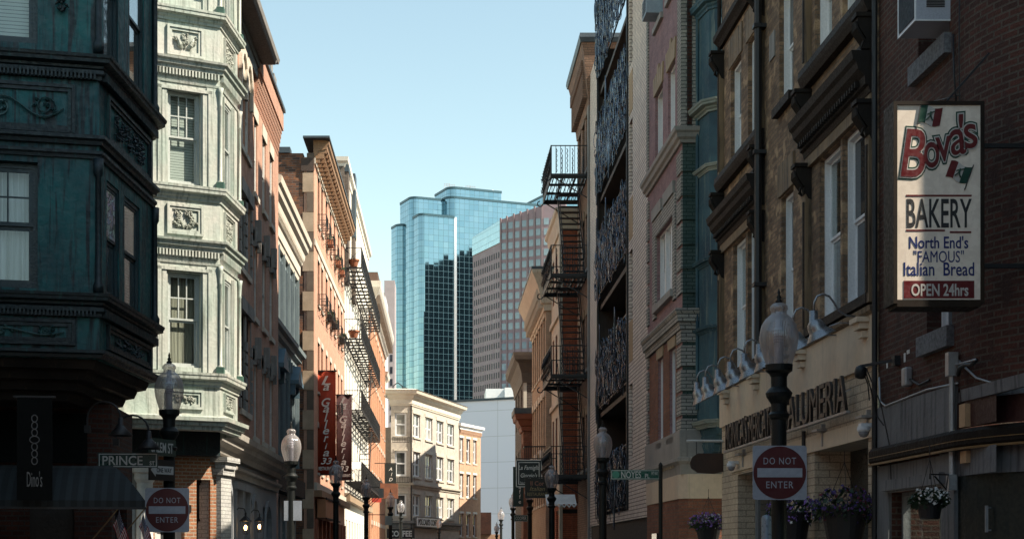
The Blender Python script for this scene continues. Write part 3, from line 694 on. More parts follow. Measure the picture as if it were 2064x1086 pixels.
e2 = MB(); e2.mould([rel((XW, 28.9), root), rel((XW, 39.24), root), rel((XW-5, 39.24), root)], [(.565,14.60),(.58,14.60),(.61,14.72),(.59,14.72)]); ob('gutter', e2, stone_gr, t)
# ------------------------------------------------------------------ generic facade building in its own frame
def fbuild(name, label, fr, zt, depth, m, cols, rows, wkw=None, rev=.2, rec=.14, z0=0.0, skip=(), extra=(), cat='building', gable=True):
    """cols (u0,u1); rows (z0,z1) or (z0,z1,kw)"""
    holes = [(c[0], c[1], r[0], r[1]) for i, r in enumerate(rows) for j, c in enumerate(cols) if (i, j) not in skip] + [e[:4] for e in extra]
    t = bld(name, label, fr, zt, depth, m, holes, rev, z0, cat)
    ws = {}
    for i, r in enumerate(rows):
        for j, c in enumerate(cols):
            if (i, j) in skip: continue
            kw = dict(wkw or {}); kw.update(r[2] if len(r) > 2 else {})
            if callable(kw.get('pane')): kw['pane'] = kw['pane'](i, j)
            ws[i, j] = window(t, c[0], rec, r[0], c[1]-c[0], r[1]-r[0], **kw)
    for e in extra:
        kw = dict(wkw or {}); kw.update(e[4] if len(e) > 4 else {}); window(t, e[0], rec, e[2], e[1]-e[0], e[3]-e[2], **kw)
    return t, ws
def upair(fr, pxs, w=None):
    r = []
    for a in pxs:
        u0, u1 = sorted((fr.u(a[0]), fr.u(a[1])))
        if w: c = (u0+u1)/2; u0, u1 = c-w/2, c+w/2
        r.append((u0, u1))
    return r
def anypane(*ps):
    rnd = random.Random(11); return lambda i, j: rnd.choice(ps)
def slab(t, name, m, x0, x1, y0, y1, z0, z1, bevel=0): b = MB(); b.box(x0, x1, y0, y1, z0, z1); return ob(name, b, m, t, bevel=bevel)

# ================================================================== LEFT: brick row house with corbelled parapet
f3 = Fr((XW, 39.22), (XW, 44.9))
cols = upair(f3, ((511,518),(528.5,536),(543.5,550)), .82)
sl_ = (stone_lt, .07, .13, .04); ll_ = (stone_lt, .03, .34, .04)
t3, w3 = fbuild('row_house', 'salmon brick row house with corbelled brick parapet, beside the pale copper oriels', f3, 14.75, 12, brk_lf, cols,
    [(11.0, 13.0, dict(sill=sl_, lintel=ll_)), (7.75, 9.7, dict(lintel=(stone_gr,.05,.3,.04), sill=sl_)), (4.6, 6.6, dict(lintel=(stone_gr,.05,.3,.04), sill=sl_))],
    dict(fr=white_old, pane=anypane(g_dark, g_mid, g_blind)), rec=.04)
rep('corbel', boxm(*[(0, .075, -.02-.022*j, 0, .13*j, .13*j+(.131 if j < 5 else .1)) for j in range(6)]), brk_lf, t3, [(.1 + k*(f3.L-.2)/34, 0, 13.45) for k in range(34)])
slab(t3, 'parapet', brk_lf, 0, f3.L, -.16, .02, 14.25, 14.8)
slab(t3, 'coping', slate, -.05, f3.L+.05, -.22, .3, 14.8, 14.9)
for j, c in enumerate(cols):
    for zz in (9.72, 6.62):
        b = MB(); W = c[1]-c[0]; b.box(-.08,W+.08,-.04,0,.04,.32)
        b.box(-.1,0,-.1,0,-.15,.35); b.box(W,W+.1,-.1,0,-.15,.35); b.box(W/2-.09,W/2+.09,-.16,0,.05,.62); ob('window_hood', b, stone_gr, t3, (c[0],0,zz))
ch = thing('chimney', 'small stone topped chimney at the corner of the corbelled brick parapet', 'chimney', (XW-.4, 44.6, 14.5), 0)
b = MB(); b.box(-.45,.3,-.3,.25,0,1.15); ob('stack', b, brk_lf, ch); b = MB(); b.box(-.5,.35,-.35,.3,1.15,1.3); b.box(-.4,.25,-.25,.2,1.3,1.7); ob('cap', b, stone_gr, ch)

# classical ground floor running under the brick houses
fg = Fr((-4.72, 29.95), (-4.72, 41.9))
stc = mat('stucco_blue_grey', (.28,.30,.32), (.22,.24,.26), .8, 0, 1.2)
gcols = upair(fg, ((457,465),(473,485),(489,500),(508,516),(533,545)))
gr = [(*gcols[0],.2,2.9),(*gcols[1],.4,3.0),(*gcols[2],.4,3.0),(*gcols[3],.2,2.8),(*gcols[4],.2,2.7)]
t = thing('shopfront', 'grey classical shopfront with arched openings and curved stone cornice under the brick houses', 'shopfront', (fg.o.x, fg.o.y, 0), fg.ang)
b = MB(); b.wall(0, fg.L, 0, 3.6, gr, .2); b.face([(0,.5,0),(0,0,0),(0,0,3.6),(0,.5,3.6)]); b.face([(fg.L,0,0),(fg.L,.5,0),(fg.L,.5,3.6),(fg.L,0,3.6)]); ob('wall', b, stc, t)
for i, (a, c, z0, z1) in enumerate(gr):
    arch = i in (0, 3, 4)
    window(t, a, .16, z0, c-a, z1-z0, fr=trim_dk if arch else white_old, sash=not arch, pane=g_dark)
    b = MB(); W = c-a
    if arch:
        zc = z1-W/2
        for k in range(10):
            a0, a1 = math.pi*k/10, math.pi*(k+1)/10; p = lambda q, r, y: (a+W/2+math.cos(q)*r, y, zc+math.sin(q)*r*1.15)
            b.face([p(a0,W/2,-.05),p(a1,W/2,-.05),p(a1,W/2+.13,-.05),p(a0,W/2+.13,-.05)]); b.face([p(a0,W/2,-.05),p(a0,W/2,.15),p(a1,W/2,.15),p(a1,W/2,-.05)]); b.face([p(a0,W/2+.13,-.05),p(a1,W/2+.13,-.05),p(a1,W/2+.13,.0),p(a0,W/2+.13,.0)])
            b.face([p(a0,W/2,.0),p(a1,W/2,.0),(a+W/2+math.cos(a1)*W*.75,.0,z1+.05),(a+W/2+math.cos(a0)*W*.75,.0,z1+.05)])
        b.box(a-.13, a, -.05, .0, z0, zc); b.box(c, c+.13, -.05, .0, z0, zc)
    else: b.box(a-.1, a, -.06, 0, z0, z1); b.box(c, c+.1, -.06, 0, z0, z1); b.box(a-.16, c+.16, -.09, 0, z1, z1+.16)
    ob('surround', b, stc, t)
path = [(0,.5),(0,0),(fg.L,0),(fg.L,.5)]
st_w = mat('weathered_cornice', (.40,.37,.33), (.30,.28,.25), .75, 0, 1.3, ((.1,.09,.08), .55, .8))
corn(t, path, steps(3.25, [(.06,0),(.08,.12),(.14,.16),(.15,.22)]), st_w)
corn(t, path, steps(3.62, [(.12,0),(.16,.12),(.28,.2),(.30,.30),(.40,.36),(.42,.48),(.30,.55)]), st_w)

# ================================================================== LEFT: grey-green three storey house with cream cornice
f4 = Fr((-5.45, 45.0), (-5.42, 54.4))
gg = mat('grey_green_timber', (.20,.25,.26), (.15,.19,.21), .65, 0, 1.5, ((.09,.12,.13), .5, .75))
n4 = 6; cw = f4.L/n4; cols = [(cw*k+.38, cw*k+cw-.38) for k in range(n4)]
t4, w4 = fbuild('row_house', 'grey green wooden house with shutters and a big cream cornice, before the taller peach house', f4, 12.6, 10, gg, cols,
    [(9.0, 11.2, dict(name='window')), (5.1, 7.5), (1.0, 3.4)], dict(fr=gg, pane=anypane(g_dark, g_mid)), rec=.03)
def louvre(w, h):
    b = MB(); b.box(0,.05,-.05,0,0,h); b.box(w-.05,w,-.05,0,0,h); b.box(.05,w-.05,-.05,0,0,.07); b.box(.05,w-.05,-.05,0,h-.07,h)
    n = int(h/.09)
    for k in range(n):
        z = .07 + (h-.14)*k/n; b.face([(.05,-.045,z),(w-.05,-.045,z),(w-.05,-.005,z+.07),(.05,-.005,z+.07)])
    return b
shut = mat('shutter_blue_grey', (.13,.17,.19), (.09,.12,.14), .6, 0, 2)
shm = louvre(.33, 2.2).mesh('shutter'); shm.materials.append(shut); shm2 = louvre(.33, 2.4).mesh('shutter'); shm2.materials.append(shut)
for k, c in enumerate(cols):
    for z, me in ((9.0, shm), (5.1, shm2)):
        for x in (c[0]-.36, c[1]+.03): ob('shutter', me, None, t4, (x, -.005, z))
    slab(t4, 'sill', gg, c[0]-.1, c[1]+.1, -.12, .05, 8.88, 9.0)
for k in range(n4+1):
    x = min(max(cw*k, .06), f4.L-.06); slab(t4, 'pilaster', gg, x-.055, x+.055, -.13, 0, 8.9, 11.5); slab(t4, 'pilaster', gg, x-.055, x+.055, -.13, 0, 4.6, 7.9)
for k in (1, 4):
    b = MB(); x0, x1 = cols[k][0]-.35, cols[k][1]+.35; xm = (x0+x1)/2
    for y0, y1 in ((-.42, 0),):
        b.face([(x0,y0,7.5),(x1,y0,7.5),(xm,y0,8.05)]); b.face([(x0,y1,7.5),(x0,y0,7.5),(xm,y0,8.05),(xm,y1,8.05)]); b.face([(x1,y0,7.5),(x1,y1,7.5),(xm,y1,8.05),(xm,y0,8.05)]); b.face([(x0,y0,7.5),(x0,y1,7.5),(x1,y1,7.5),(x1,y0,7.5)])
    b.box(x0,x1,-.44,0,7.36,7.5); b.box(x0+.05,x0+.15,-.3,0,7.0,7.36); b.box(x1-.15,x1-.05,-.3,0,7.0,7.36); ob('window_hood', b, mat('hood_blue', (.10,.17,.22), (.07,.13,.17), .5), t4)
crm = mat('cornice_cream', (.66,.60,.50), (.58,.52,.43), .6, 0, 1.5, ((.35,.3,.24), .6, .85))
path = [(0,0),(f4.L,0),(f4.L,2)]
corn(t4, path, steps(11.45, [(.10,0),(.12,.18),(.16,.2),(.16,.55),(.22,.6),(.24,.7),(.30,.78),(.32,.98),(.42,1.08),(.45,1.25),(.52,1.3),(.55,1.5),(.3,1.6)]), crm)
corn(t4, path, steps(8.1, [(.06,0),(.08,.3),(.2,.36),(.22,.5),(.34,.55),(.36,.68)]), gg)
rep('dentil', boxm((0,.11,-.30,-.1,0,.09)), crm, t4, [(.05+k*f4.L/46, 0, 12.13) for k in range(46)])
rep('bracket', boxm((-.07,.07,-.2,0,0,.35)), gg, t4, [(.2+k*(f4.L-.4)/13, 0, 7.75) for k in range(14)])
# dark low shop under it
slab(t4, 'shop_fascia', trim_dk, 0, f4.L, -.35, 0, 3.5, 4.1)

# ================================================================== LEFT: tall peach house with bracketed cornice
f5 = Fr((-5.0, 57.3), (-4.93, 73.55))
peach = mat('painted_brick_peach', (.60,.35,.25), (.54,.31,.22), .8, 0, .9, ((.40,.22,.15), .62, .85), .2)
peach_b = brick('painted_brick_peach_coursed', (.60,.345,.245), (.56,.32,.225), (.50,.28,.2), .2, .067, .005, (.15,(.4,.22,.15)), bs=.3)
cs = ((641,643.6),(647.5,651),(656.6,659.7),(665,668),(673,676),(681,683.7),(687,690))
cols = upair(f5, cs, .85)
rows = [(14.5,16.4), (11.35,13.1), (7.9,9.85), (4.7,6.5)]
t5, w5 = fbuild('row_house', 'tall sunlit peach brick house with brown bracketed cornice and window railings', f5, 16.75, .4, peach_b, cols,
    [(*r, dict(sill=(stone_lt,.06,.1,.04), lintel=(stone_lt,.02,.22,.04)) ) for r in rows], dict(fr=mat('frame_brown', (.16,.07,.04), None, .6), pane=anypane(g_dark, g_dark, g_mid)), rec=.04, rev=.3)
slab(t5, 'belt_course', stone_lt, 0, f5.L, -.05, 0, 13.38, 13.62); slab(t5, 'frieze', stone_lt, 0, f5.L, -.06, 0, 16.5, 16.72)
slab(t5, 'frieze', stone_lt, 0, f5.L, -.1, 0, 3.95, 4.25)
b = MB(); b.box(0, f5.L-.05, .41, 9, 0, 17.05); 
brk_bn = brick('brick_brown_mixed', (.26,.11,.06), (.055,.04,.038), (.16,.13,.11), .28, .09, .012, (.35,(.05,.03,.02)), bias=-.1, varc=(.33,.14,.07))
b = MB(); b.face([(0,9,0),(0,.42,0),(0,.42,16.9),(0,9,16.9)]); b.face([(f5.L,.42,0),(f5.L,9,0),(f5.L,9,16.9),(f5.L,.42,16.9)]); b.face([(f5.L,9,0),(0,9,0),(0,9,16.9),(f5.L,9,16.9)]); b.face([(0,.42,16.9),(f5.L,.42,16.9),(f5.L,9,16.9),(0,9,16.9)])
ob('side_wall', b, brk_bn, t5)
pier_b = mat('quoin_brown', (.16,.115,.085), (.11,.08,.06), .85, 0, 3)
tan_q = mat('quoin_tan', (.46,.34,.24), (.34,.25,.17), .8, 0, 2, ((.15,.1,.07), .6, .85))
for k in range(22):
    z = .2 + k*.76; slab(t5, 'quoin', tan_q if k % 2 == 0 else pier_b, -.05, -.002, .02, .44 if k % 2 == 0 else .28, z, z+.74) if z < 16.4 else None
slab(t5, 'corner_pier', mat('pier_dark', (.07,.045,.035), None, .8), -.07, -.055, .0, .5, 16.2, 16.7)
path = [(0.0,0),(f5.L-1.0,0),(f5.L-1.0,1.0)]
brn = mat('cornice_brown', (.30,.17,.09), (.20,.11,.06), .7, 0, 2, ((.5,.36,.22), .6, .8))
corn(t5, path, steps(16.72, [(.08,0),(.1,.12),(.16,.16),(.16,.28),(.48,.34),(.50,.46),(.56,.52),(.58,.64),(.3,.7)]), brn)
slab(t5, 'roof_edge', slate, -.35, f5.L-.5, -.62, .4, 17.40, 17.48)
slab(t5, 'roof_curb', slate, -.1, .5, .92, 9, 16.9, 17.12)
rep('bracket', boxm((-.07,.07,-.46,-.05,.36,.5),(-.07,.07,-.38,-.05,.16,.35),(-.055,.055,-.22,-.05,0,.16)), brn, t5, [(.1+k*(f5.L-1.2)/23, 0, 16.54) for k in range(24)])
# window boxes and guard rails
def guard(w):
    b = MB(); H = .42
    for zz in (0, H): 
        b.bar((-.1,-.34,zz),(w+.1,-.34,zz),.022); b.bar((-.1,-.34,zz),(-.1,0,zz),.022); b.bar((w+.1,-.34,zz),(w+.1,0,zz),.022)
    n = int(w/.1)+2
    for k in range(n+1): x = -.1+(w+.2)*k/n; b.bar((x,-.34,0),(x,-.34,H),.014)
    for k in range(1,4): b.bar((-.1,-.34*k/4,0),(-.1,-.34*k/4,H),.014); b.bar((w+.1,-.34*k/4,0),(w+.1,-.34*k/4,H),.014)
    b.bar((-.1,-.34,0),(-.1,0,-.25),.016); b.bar((w+.1,-.34,0),(w+.1,0,-.25),.016)
    return b
gm = guard(.85).mesh('window_guard'); gm.materials.append(iron)
terra = mat('terracotta', (.36,.13,.06), (.28,.10,.05), .75, 0, 4)
gcount = 0
for i in (0, 1, 2):
    for j, c in enumerate(cols):
        if (i == 2 and j < 4): continue
        ob('window_guard', gm, None, t5, (c[0], 0, rows[i][0]-.05))
leafm = mat('leaf_green', (.045,.09,.02), (.03,.06,.015), .6, 0, 8, bs=0)
def clump(name, m, parent, loc, rx, ry, rz_, n, s, seed, fl=False):
    rnd = random.Random(seed); b = MB()
    for k in range(n):
        while True:
            p = Vector((rnd.uniform(-1,1), rnd.uniform(-1,1), rnd.uniform(-1,1)))
            if p.length < 1: break
        if rnd.random() < .6 and p.length > 0: p = p.normalized()*rnd.uniform(.75,1.05)
        p = Vector((p.x*rx, p.y*ry, p.z*rz_)); a = Vector((rnd.gauss(0,1), rnd.gauss(0,1), rnd.gauss(0,1))).normalized(); c = a.orthogonal().normalized(); d = a.cross(c)
        sz = s*rnd.uniform(.6,1.3)
        if fl:
            if a.y > 0: a = -a; c = a.orthogonal().normalized(); d = a.cross(c)
            P = [p + (c*math.cos(q)+d*math.sin(q))*sz*(1 if i_ % 2 else .55) for i_, q in enumerate([math.pi*i_/5 for i_ in range(10)])]
            ctr = b.V(p - a*sz*.35); ids = [b.V(q) for q in P]
            for i_ in range(10): b.f.append([ctr, ids[i_], ids[(i_+1)%10]])
        else: b.face([p-c*sz, p-d*sz*.45, p+c*sz, p+d*sz*.45])
    return ob(name, b, m, parent, loc)
for k, (i, j) in enumerate(((0,2),(0,4),(0,5),(1,2),(1,3),(1,5))):
    c = cols[j]; x, y, z = c[0]+.42, -.17, rows[i][0]; p = f5.P(x, .17)
    q = thing('planter_box', ['terracotta planter on the third top floor window rail of the peach house','green plant trough on the fifth top floor window rail of the peach house','green plant trough on the sixth top floor window rail of the peach house','dark planter at the third middle floor window rail of the peach house','dark planter at the fourth middle floor window rail of the peach house','dark planter at the sixth middle floor window rail of the peach house'][k], 'planter', (p[0], p[1], z), f5.ang, 'planters on the peach house rails')
    b = MB(); b.box(-.4,.4,-.11,.11,-.02,.2); ob('box', b, terra if k < 3 else trim_dk, q); clump('plant', leafm, q, (0,0,.28), .42, .15, .16, 90, .06, k)
# shop base of the peach house
slab(t5, 'shop_cornice', brn, 0, f5.L, -.3, 0, 3.7, 3.95)
sg = thing('shop_sign_board', 'sunlit orange brown fascia board at the near end of the peach house', 'sign board', (-4.9, 57.6, 0), f5.ang)
b = MB(); b.box(0, 7.2, -.32, 0, 2.9, 3.62); ob('board', b, mat('board_orange', (.46,.20,.09), (.38,.16,.07), .6, 0, 2), sg); b = MB(); b.box(-.05,7.25,-.36,-.32,3.6,3.68); b.box(-.05,7.25,-.36,-.32,2.84,2.9); ob('trim', b, trim_dk, sg)
ox = mat('shop_post_red', (.30,.10,.05), (.2,.07,.04), .6)
b = MB()
for k in range(9): b.box(.2+k*1.9, .45+k*1.9, -.12, 0, 0, 2.85)
b.box(0, 16, -.14, 0, 1.2, 1.32); ob('shop_posts', b, ox, t5)
# chimneys on the party wall
for (px0, px1, yt, lab) in ((681, 702, 332, 'grey brick chimney with flat black cap behind the peach house cornice'), (703.5, 715, 350, 'narrow chimney with tall black metal cap beyond the grey brick chimney')):
    Y = 74.2 if px0 < 700 else 80; x0, x1 = pt(px0, Y)[0], pt(px1, Y)[0]; zt = hz(yt, Y); q = thing('chimney', lab, 'chimney', ((x0+x1)/2, Y, 15), 0)
    wv = (x1-x0)/2; b = MB(); b.box(-wv, wv, 0, 1.1, 0, zt-15-(.35 if px0 < 700 else 3.4)); ob('stack', b, brick('grey_brick', (.20,.16,.13), (.14,.11,.09), (.12,.10,.09), bs=.4), q)
    b = MB(); b.box(-wv-.03, wv+.03, -.04, 1.15, zt-15-(.35 if px0 < 700 else 3.4), zt-15); ob('cap', b, slate, q)

# ================================================================== LEFT: tall white house with long fire escape
f6 = Fr((-4.98, 74.2), (-4.98, 98))
grb = MATS.get('x') or brick('grey_brick_side', (.22,.18,.15), (.15,.12,.10), (.11,.10,.09), bs=.4)
whf = mat('white_plaster', (.72,.68,.60), (.64,.60,.53), .8, 0, .6, ((.45,.42,.36), .6, .85))
cols = [(1.2+k*2.45, 2.15+k*2.45) for k in range(9)]
t6, w6 = fbuild('tenement', 'tall cream white tenement behind the long slatted fire escape', f6, 21.2, 10, whf, cols,
    [(16.2,18.2),(12.6,14.7),(9.1,11.1),(5.6,7.6),(.5,3.2)], dict(fr=white_old, pane=anypane(g_dark, g_mid, g_blind), sill=(stone_lt,.05,.1,.04)), rec=.04)
corn(t6, [(0,1),(0,0),(f6.L,0),(f6.L,1)], steps(20.7, [(.05,0),(.08,.2),(.2,.3),(.22,.5)]), whf)
slab(t6, 'side_pier', grb, -.06, .0, -.02, 3.0, 0, 20.9)
slab(t6, 'shop_cornice', mat('shop_cornice_tan', (.35,.25,.16), None, .7), 0, f6.L, -.3, 0, 4.1, 4.5)
fe = thing('fire_escape', 'long black fire escape with four slatted galleries along the white tenement', 'fire escape', (-4.98, 74.2, 0), f6.ang)
FL, FD = 21.4, .86
def gallery(parent, L, D, z, brace=True, step=1.12, name='gallery', rail=.95, baldense=.28, slat=.28):
    b = MB()
    for y in (-.02, -D*.33, -D*.66, -D): b.bar((0,y,z),(L,y,z),.05,.07)
    n = int(L/step)
    for k in range(n+1): x = L*k/n; b.bar((x,-D,z-.05),(x,0,z-.05),.10,.07)
    n = int(D/slat)
    for k in range(n+1): y = -D*k/n; b.bar((0,y,z+.02),(L,y,z+.02),.03,.012)
    g = ob(name, b, iron, parent)
    r = MB()
    for zz, w_ in ((z+rail,.04),(z+rail-.12,.02),(z+.1,.03)): r.bar((0,-D,zz),(L,-D,zz),w_)
    n = int(L/baldense)
    for k in range(n+1): x = L*k/n; r.bar((x,-D,z),(x,-D,z+rail),.022)
    n = int(L/.66)
    for k in range(n): x = L*k/n; r.bar((x,-D,z+.1),(x+L/n,-D,z+rail-.12),.014); r.bar((x+L/n,-D,z+.1),(x,-D,z+rail-.12),.014)
    ob('railing', r, iron, g)
    for x in (0, L):
        e = MB(); e.bar((x,-D,z+rail),(x,0,z+rail),.03); e.bar((x,-D,z),(x,-D,z+rail),.04); e.bar((x,-.02,z),(x,-.02,z+rail),.04)
        if brace:
            e.bar((x,-D,z+.05),(x,0,z+rail),.016); e.bar((x,0,z+.05),(x,-D,z+rail),.016); q = D*.12
            e.tube([(x,-D/2-q,z+rail/2),(x,-D/2,z+rail/2+q),(x,-D/2+q,z+rail/2),(x,-D/2,z+rail/2-q)], .012, 4, closed=True)
        else:
            m_ = int(D/.16)
            for k in range(1, m_): y = -D*k/m_; e.bar((x,y,z),(x,y,z+rail),.02)
        ob('end_railing', e, iron, g)
    k_ = MB(); n = int(L/2.3)
    k_.bar((0,-D,-.05),(0,0,-.85),.035); k_.bar((0,-.01,-.85),(0,-.01,0),.03)
    rep('bracket', k_, iron, g, [(L*k/n, 0, z) for k in range(n+1)])
    return g
for z in (15.75, 12.2, 8.65, 5.1):
    g = gallery(fe, FL, FD, z)
    if z < 15:
        s_ = MB()
        for k in range(11):
            x = 9+k*.27; zz = z+.1+k*.32; s_.bar((x,-.75,zz),(x,-.2,zz),.16,.03)
        s_.bar((8.8,-.78,z),(12,-.78,z+3.55),.05); s_.bar((8.8,-.18,z),(12,-.18,z+3.55),.05); ob('stair', s_, iron, fe)
for z, lab in ((15.83, 'terracotta flower pot at the near end of the top fire escape gallery'), (12.28, 'terracotta flower pot at the near end of the second fire escape gallery')):
    p = pt(713, 74.6); q = thing('flower_pot', lab, 'flower pot', (p[0], 74.6, z), 0, 'flower pots on the fire escape'); b = MB(); b.lathe([(.17,0),(.26,.28),(.29,.28),(.29,.36),(.24,.36)], n=18); ob('pot', b, terra, q, smooth=False)

# ================================================================== LEFT: orange brick house beyond, with bracketed cornice
f7 = Fr((-4.85, 98.2), (-4.85, 123))
orb = brick('brick_orange_far', (.54,.27,.16), (.48,.23,.13), (.42,.25,.17), .3, .1, .006, (.2,(.35,.16,.09)), bs=.2)
cols = [(1.3+k*3.0, 2.3+k*3.0) for k in range(8)]
t7, w7 = fbuild('row_house', 'orange brick house past the fire escape with white bracketed cornice end', f7, 18.2, 9, orb, cols,
    [(14.3,16.6),(10.6,12.9),(7.0,9.2),(1,3.4)], dict(fr=white_old, pane=anypane(g_dark, g_mid), sill=(stone_lt,.05,.1,.05), lintel=(stone_lt,.03,.3,.05)), rec=.05)
corn(t7, [(0,1),(0,0),(f7.L,0),(f7.L,1)], steps(17.4, [(.1,0),(.14,.2),(.25,.35),(.35,.9),(.6,1.3),(.68,1.5),(.7,1.9)]), mat('cornice_white_far', (.6,.55,.48), (.5,.46,.4), .7))
b = MB(); b.mould([(0,1),(0,0),(f7.L,0),(f7.L,1)], [(-.1,18.6),(.5,18.6),(.5,19.9),(-.1,19.9)]); ob('parapet', b, mat('parapet_brown', (.10,.06,.045), None, .8), t7)
rep('bracket', boxm((-.12,.12,-.62,-.05,0,.6)), mat('bracket_dark', (.16,.12,.09), None, .8), t7, [(.2+k*(f7.L-.4)/39, 0, 17.9) for k in range(40)])
# low cream roofed house beyond
f7b = Fr((-5.2, 123.2), (-5.2, 126.8))
t7b, _ = fbuild('row_house', 'pale sunlit low house tucked between the orange house and the cream corner block', f7b, 16.2, 6, whf, [(.8,1.8)], [(12,14),(8,10)], dict(fr=white_old))
corn(t7b, [(0,1),(0,0),(f7b.L,0),(f7b.L,1)], steps(15.6, [(.2,0),(.3,.3),(.5,.5),(.6,.8)]), whf)

# ================================================================== END: cream corner block with the coffee shop
P0 = pt(788, 126.9); P1 = pt(829, 127.0); P2 = (P1[0]+.2825*14.9, P1[1]+.9593*14.9)
fa = Fr(P0, P1); fb_ = Fr(P1, P2); root = P1
t = thing('corner_block', 'cream brick corner block with white cornice, coffee shop at its foot', 'building', (P1[0], P1[1], 0))
crb = brick('brick_cream', (.56,.51,.445), (.51,.465,.405), (.44,.40,.35), .3, .1, .006, (.2,(.38,.32,.24)), bs=.25)
rowz = [(11.4,13.4),(8.0,10.15),(4.6,6.5)]
# picture columns of the double windows on the long face
bc = upair(fb_, ((833,847),(857.5,871.5),(880,893.5),(901.5,915)))
ac = upair(fa, ((796,819.5),))
b = MB(); b.T = TF(fa, root); b.wall(0, fa.L, 0, 15, [(*ac[0], *z) for z in rowz], .2); b.T = TF(fb_, root)
b.wall(0, fb_.L, 0, 15, [(*c, *z) for c in bc for z in rowz], .2); b.T = None
q0, q2 = rel(P0, root), rel(P2, root); b.face([(q0[0],q0[1]+14,0),(*q0,0),(*q0,15),(q0[0],q0[1]+14,15)]); b.face([(*q2,0),(q2[0]-6,q2[1]+3,0),(q2[0]-6,q2[1]+3,15),(*q2,15)])
b.face([(*q0,14.9),(0,0,14.9),(*q2,14.9),(q2[0]-6,q2[1]+3,14.9),(q0[0],q0[1]+14,14.9)]); ob('wall', b, crb, t)
for z in rowz:
    facewin(t, fa, root, *ac[0], *z, rec=.14, fr=white_pt, pane=g_blind if z[0] > 11 else g_mid, ft=.09, sill=(stone_lt,.08,.15,.14), lintel=(stone_lt,.04,.2,.14))
    for k, c in enumerate(bc):
        m_ = (c[0]+c[1])/2
        for u0, u1 in ((c[0], m_-.03), (m_+.03, c[1])): facewin(t, fb_, root, u0, u1, *z, rec=.14, fr=white_pt, pane=(g_blind, g_mid, g_dark)[(k+int(z[0]))%3], ft=.09, grid=(2,1))
        strip((t,'sill',stone_lt), fb_, root, c[0]-.15, c[1]+.15, z[0]-.15, z[0], .1); strip((t,'lintel',stone_lt), fb_, root, c[0]-.2, c[1]+.2, z[1], z[1]+.3, .05)
path = [(q0[0],q0[1]+3),q0,(0,0),q2,(q2[0]-3,q2[1]+1.5)]
corn(t, path, steps(14.0, [(.06,0),(.08,.12),(.12,.15),(.12,.5),(.3,.7),(.34,.85),(.62,1.0),(.68,1.25),(.75,1.3),(.3,1.42)]), crm)
corn(t, path, steps(7.05, [(.08,0),(.1,.15),(.24,.22),(.26,.38)]), stone_lt, 'belt_course')
corn(t, path, steps(3.6, [(.1,0),(.12,.3),(.3,.4),(.32,.6)]), stone_gr, 'shop_cornice')
slab(t, 'drainpipe', iron, -.06, .06, -.14, -.02, 2, 14)
for z in (11.2, 7.8):
    g_ = MB(); g_.T = TF(fa, root)
    for k in range(14): g_.bar((ac[0][0]-.2+k*.14,-.45,z-.35),(ac[0][0]-.2+k*.14,-.45,z+.1),.03)
    for zz in (z-.35, z+.1): g_.bar((ac[0][0]-.2,-.45,zz),(ac[0][1]+.2,-.45,zz),.04); g_.bar((ac[0][0]-.2,-.45,zz),(ac[0][0]-.2,0,zz),.03); g_.bar((ac[0][1]+.2,-.45,zz),(ac[0][1]+.2,0,zz),.03)
    g_.T = None; ob('window_guard', g_, iron, t)
# roof railing and hatch
b = MB()
for k in range(2): b.bar((*rel(fb_.P(1+k*4.5,-1), root),15.1),(*rel(fb_.P(1+k*4.5,-1), root),15.7),.06)
b.bar((*rel(fb_.P(1,-1), root),15.7),(*rel(fb_.P(5.5,-1), root),15.7),.06); b.tube([(-1.6,1.2,15.0+0),(-1.6,1.2,15.8),(-1.2,1.2,16.1),(-.8,1.2,15.8),(-.8,1.2,15.1)], .05, 6); ob('roof_rail', b, iron, t)
# shop signs
sgn = thing('shop_sign', 'white fascia sign lettered POLCARI\'S COFFEE on the cream corner block', 'sign', (*fb_.P(bc[0][0], .3), 0), fb_.ang)
b = MB(); b.box(-.2, 7.0, -.06, 0, 3.75, 4.5); ob('board', b, white_pt, sgn); blk = mat('black_lettering', (.012,.012,.014), None, .5, bs=0)
b = MB(); b.box(-.26,7.06,-.08,-.061,4.5,4.58); b.box(-.26,7.06,-.08,-.061,3.67,3.75); b.box(-.26,-.2,-.08,-.061,3.75,4.5); b.box(7.0,7.06,-.08,-.061,3.75,4.5); ob('border', b, blk, sgn)
text("POLCARI'S COFFEE", .72, blk, sgn, (3.4,-.07,3.87), sx=1.02, ext=.01, off=.012)
sg2 = thing('shop_sign', 'black and white sign lettered COFFEE at the street corner, partly behind the lamps', 'sign', (*pt(806, 126.0), 0), 0)
b = MB(); b.box(-1.1,1.25,-.05,0,2.7,3.5); ob('board', b, mat('sign_black', (.02,.02,.022), None, .5), sg2)
text("COFFEE", .66, mat('white_lettering', (.7,.7,.68), None, .5, bs=0), sg2, (.05,-.06,2.86), sx=.85, ext=.01, off=.02)

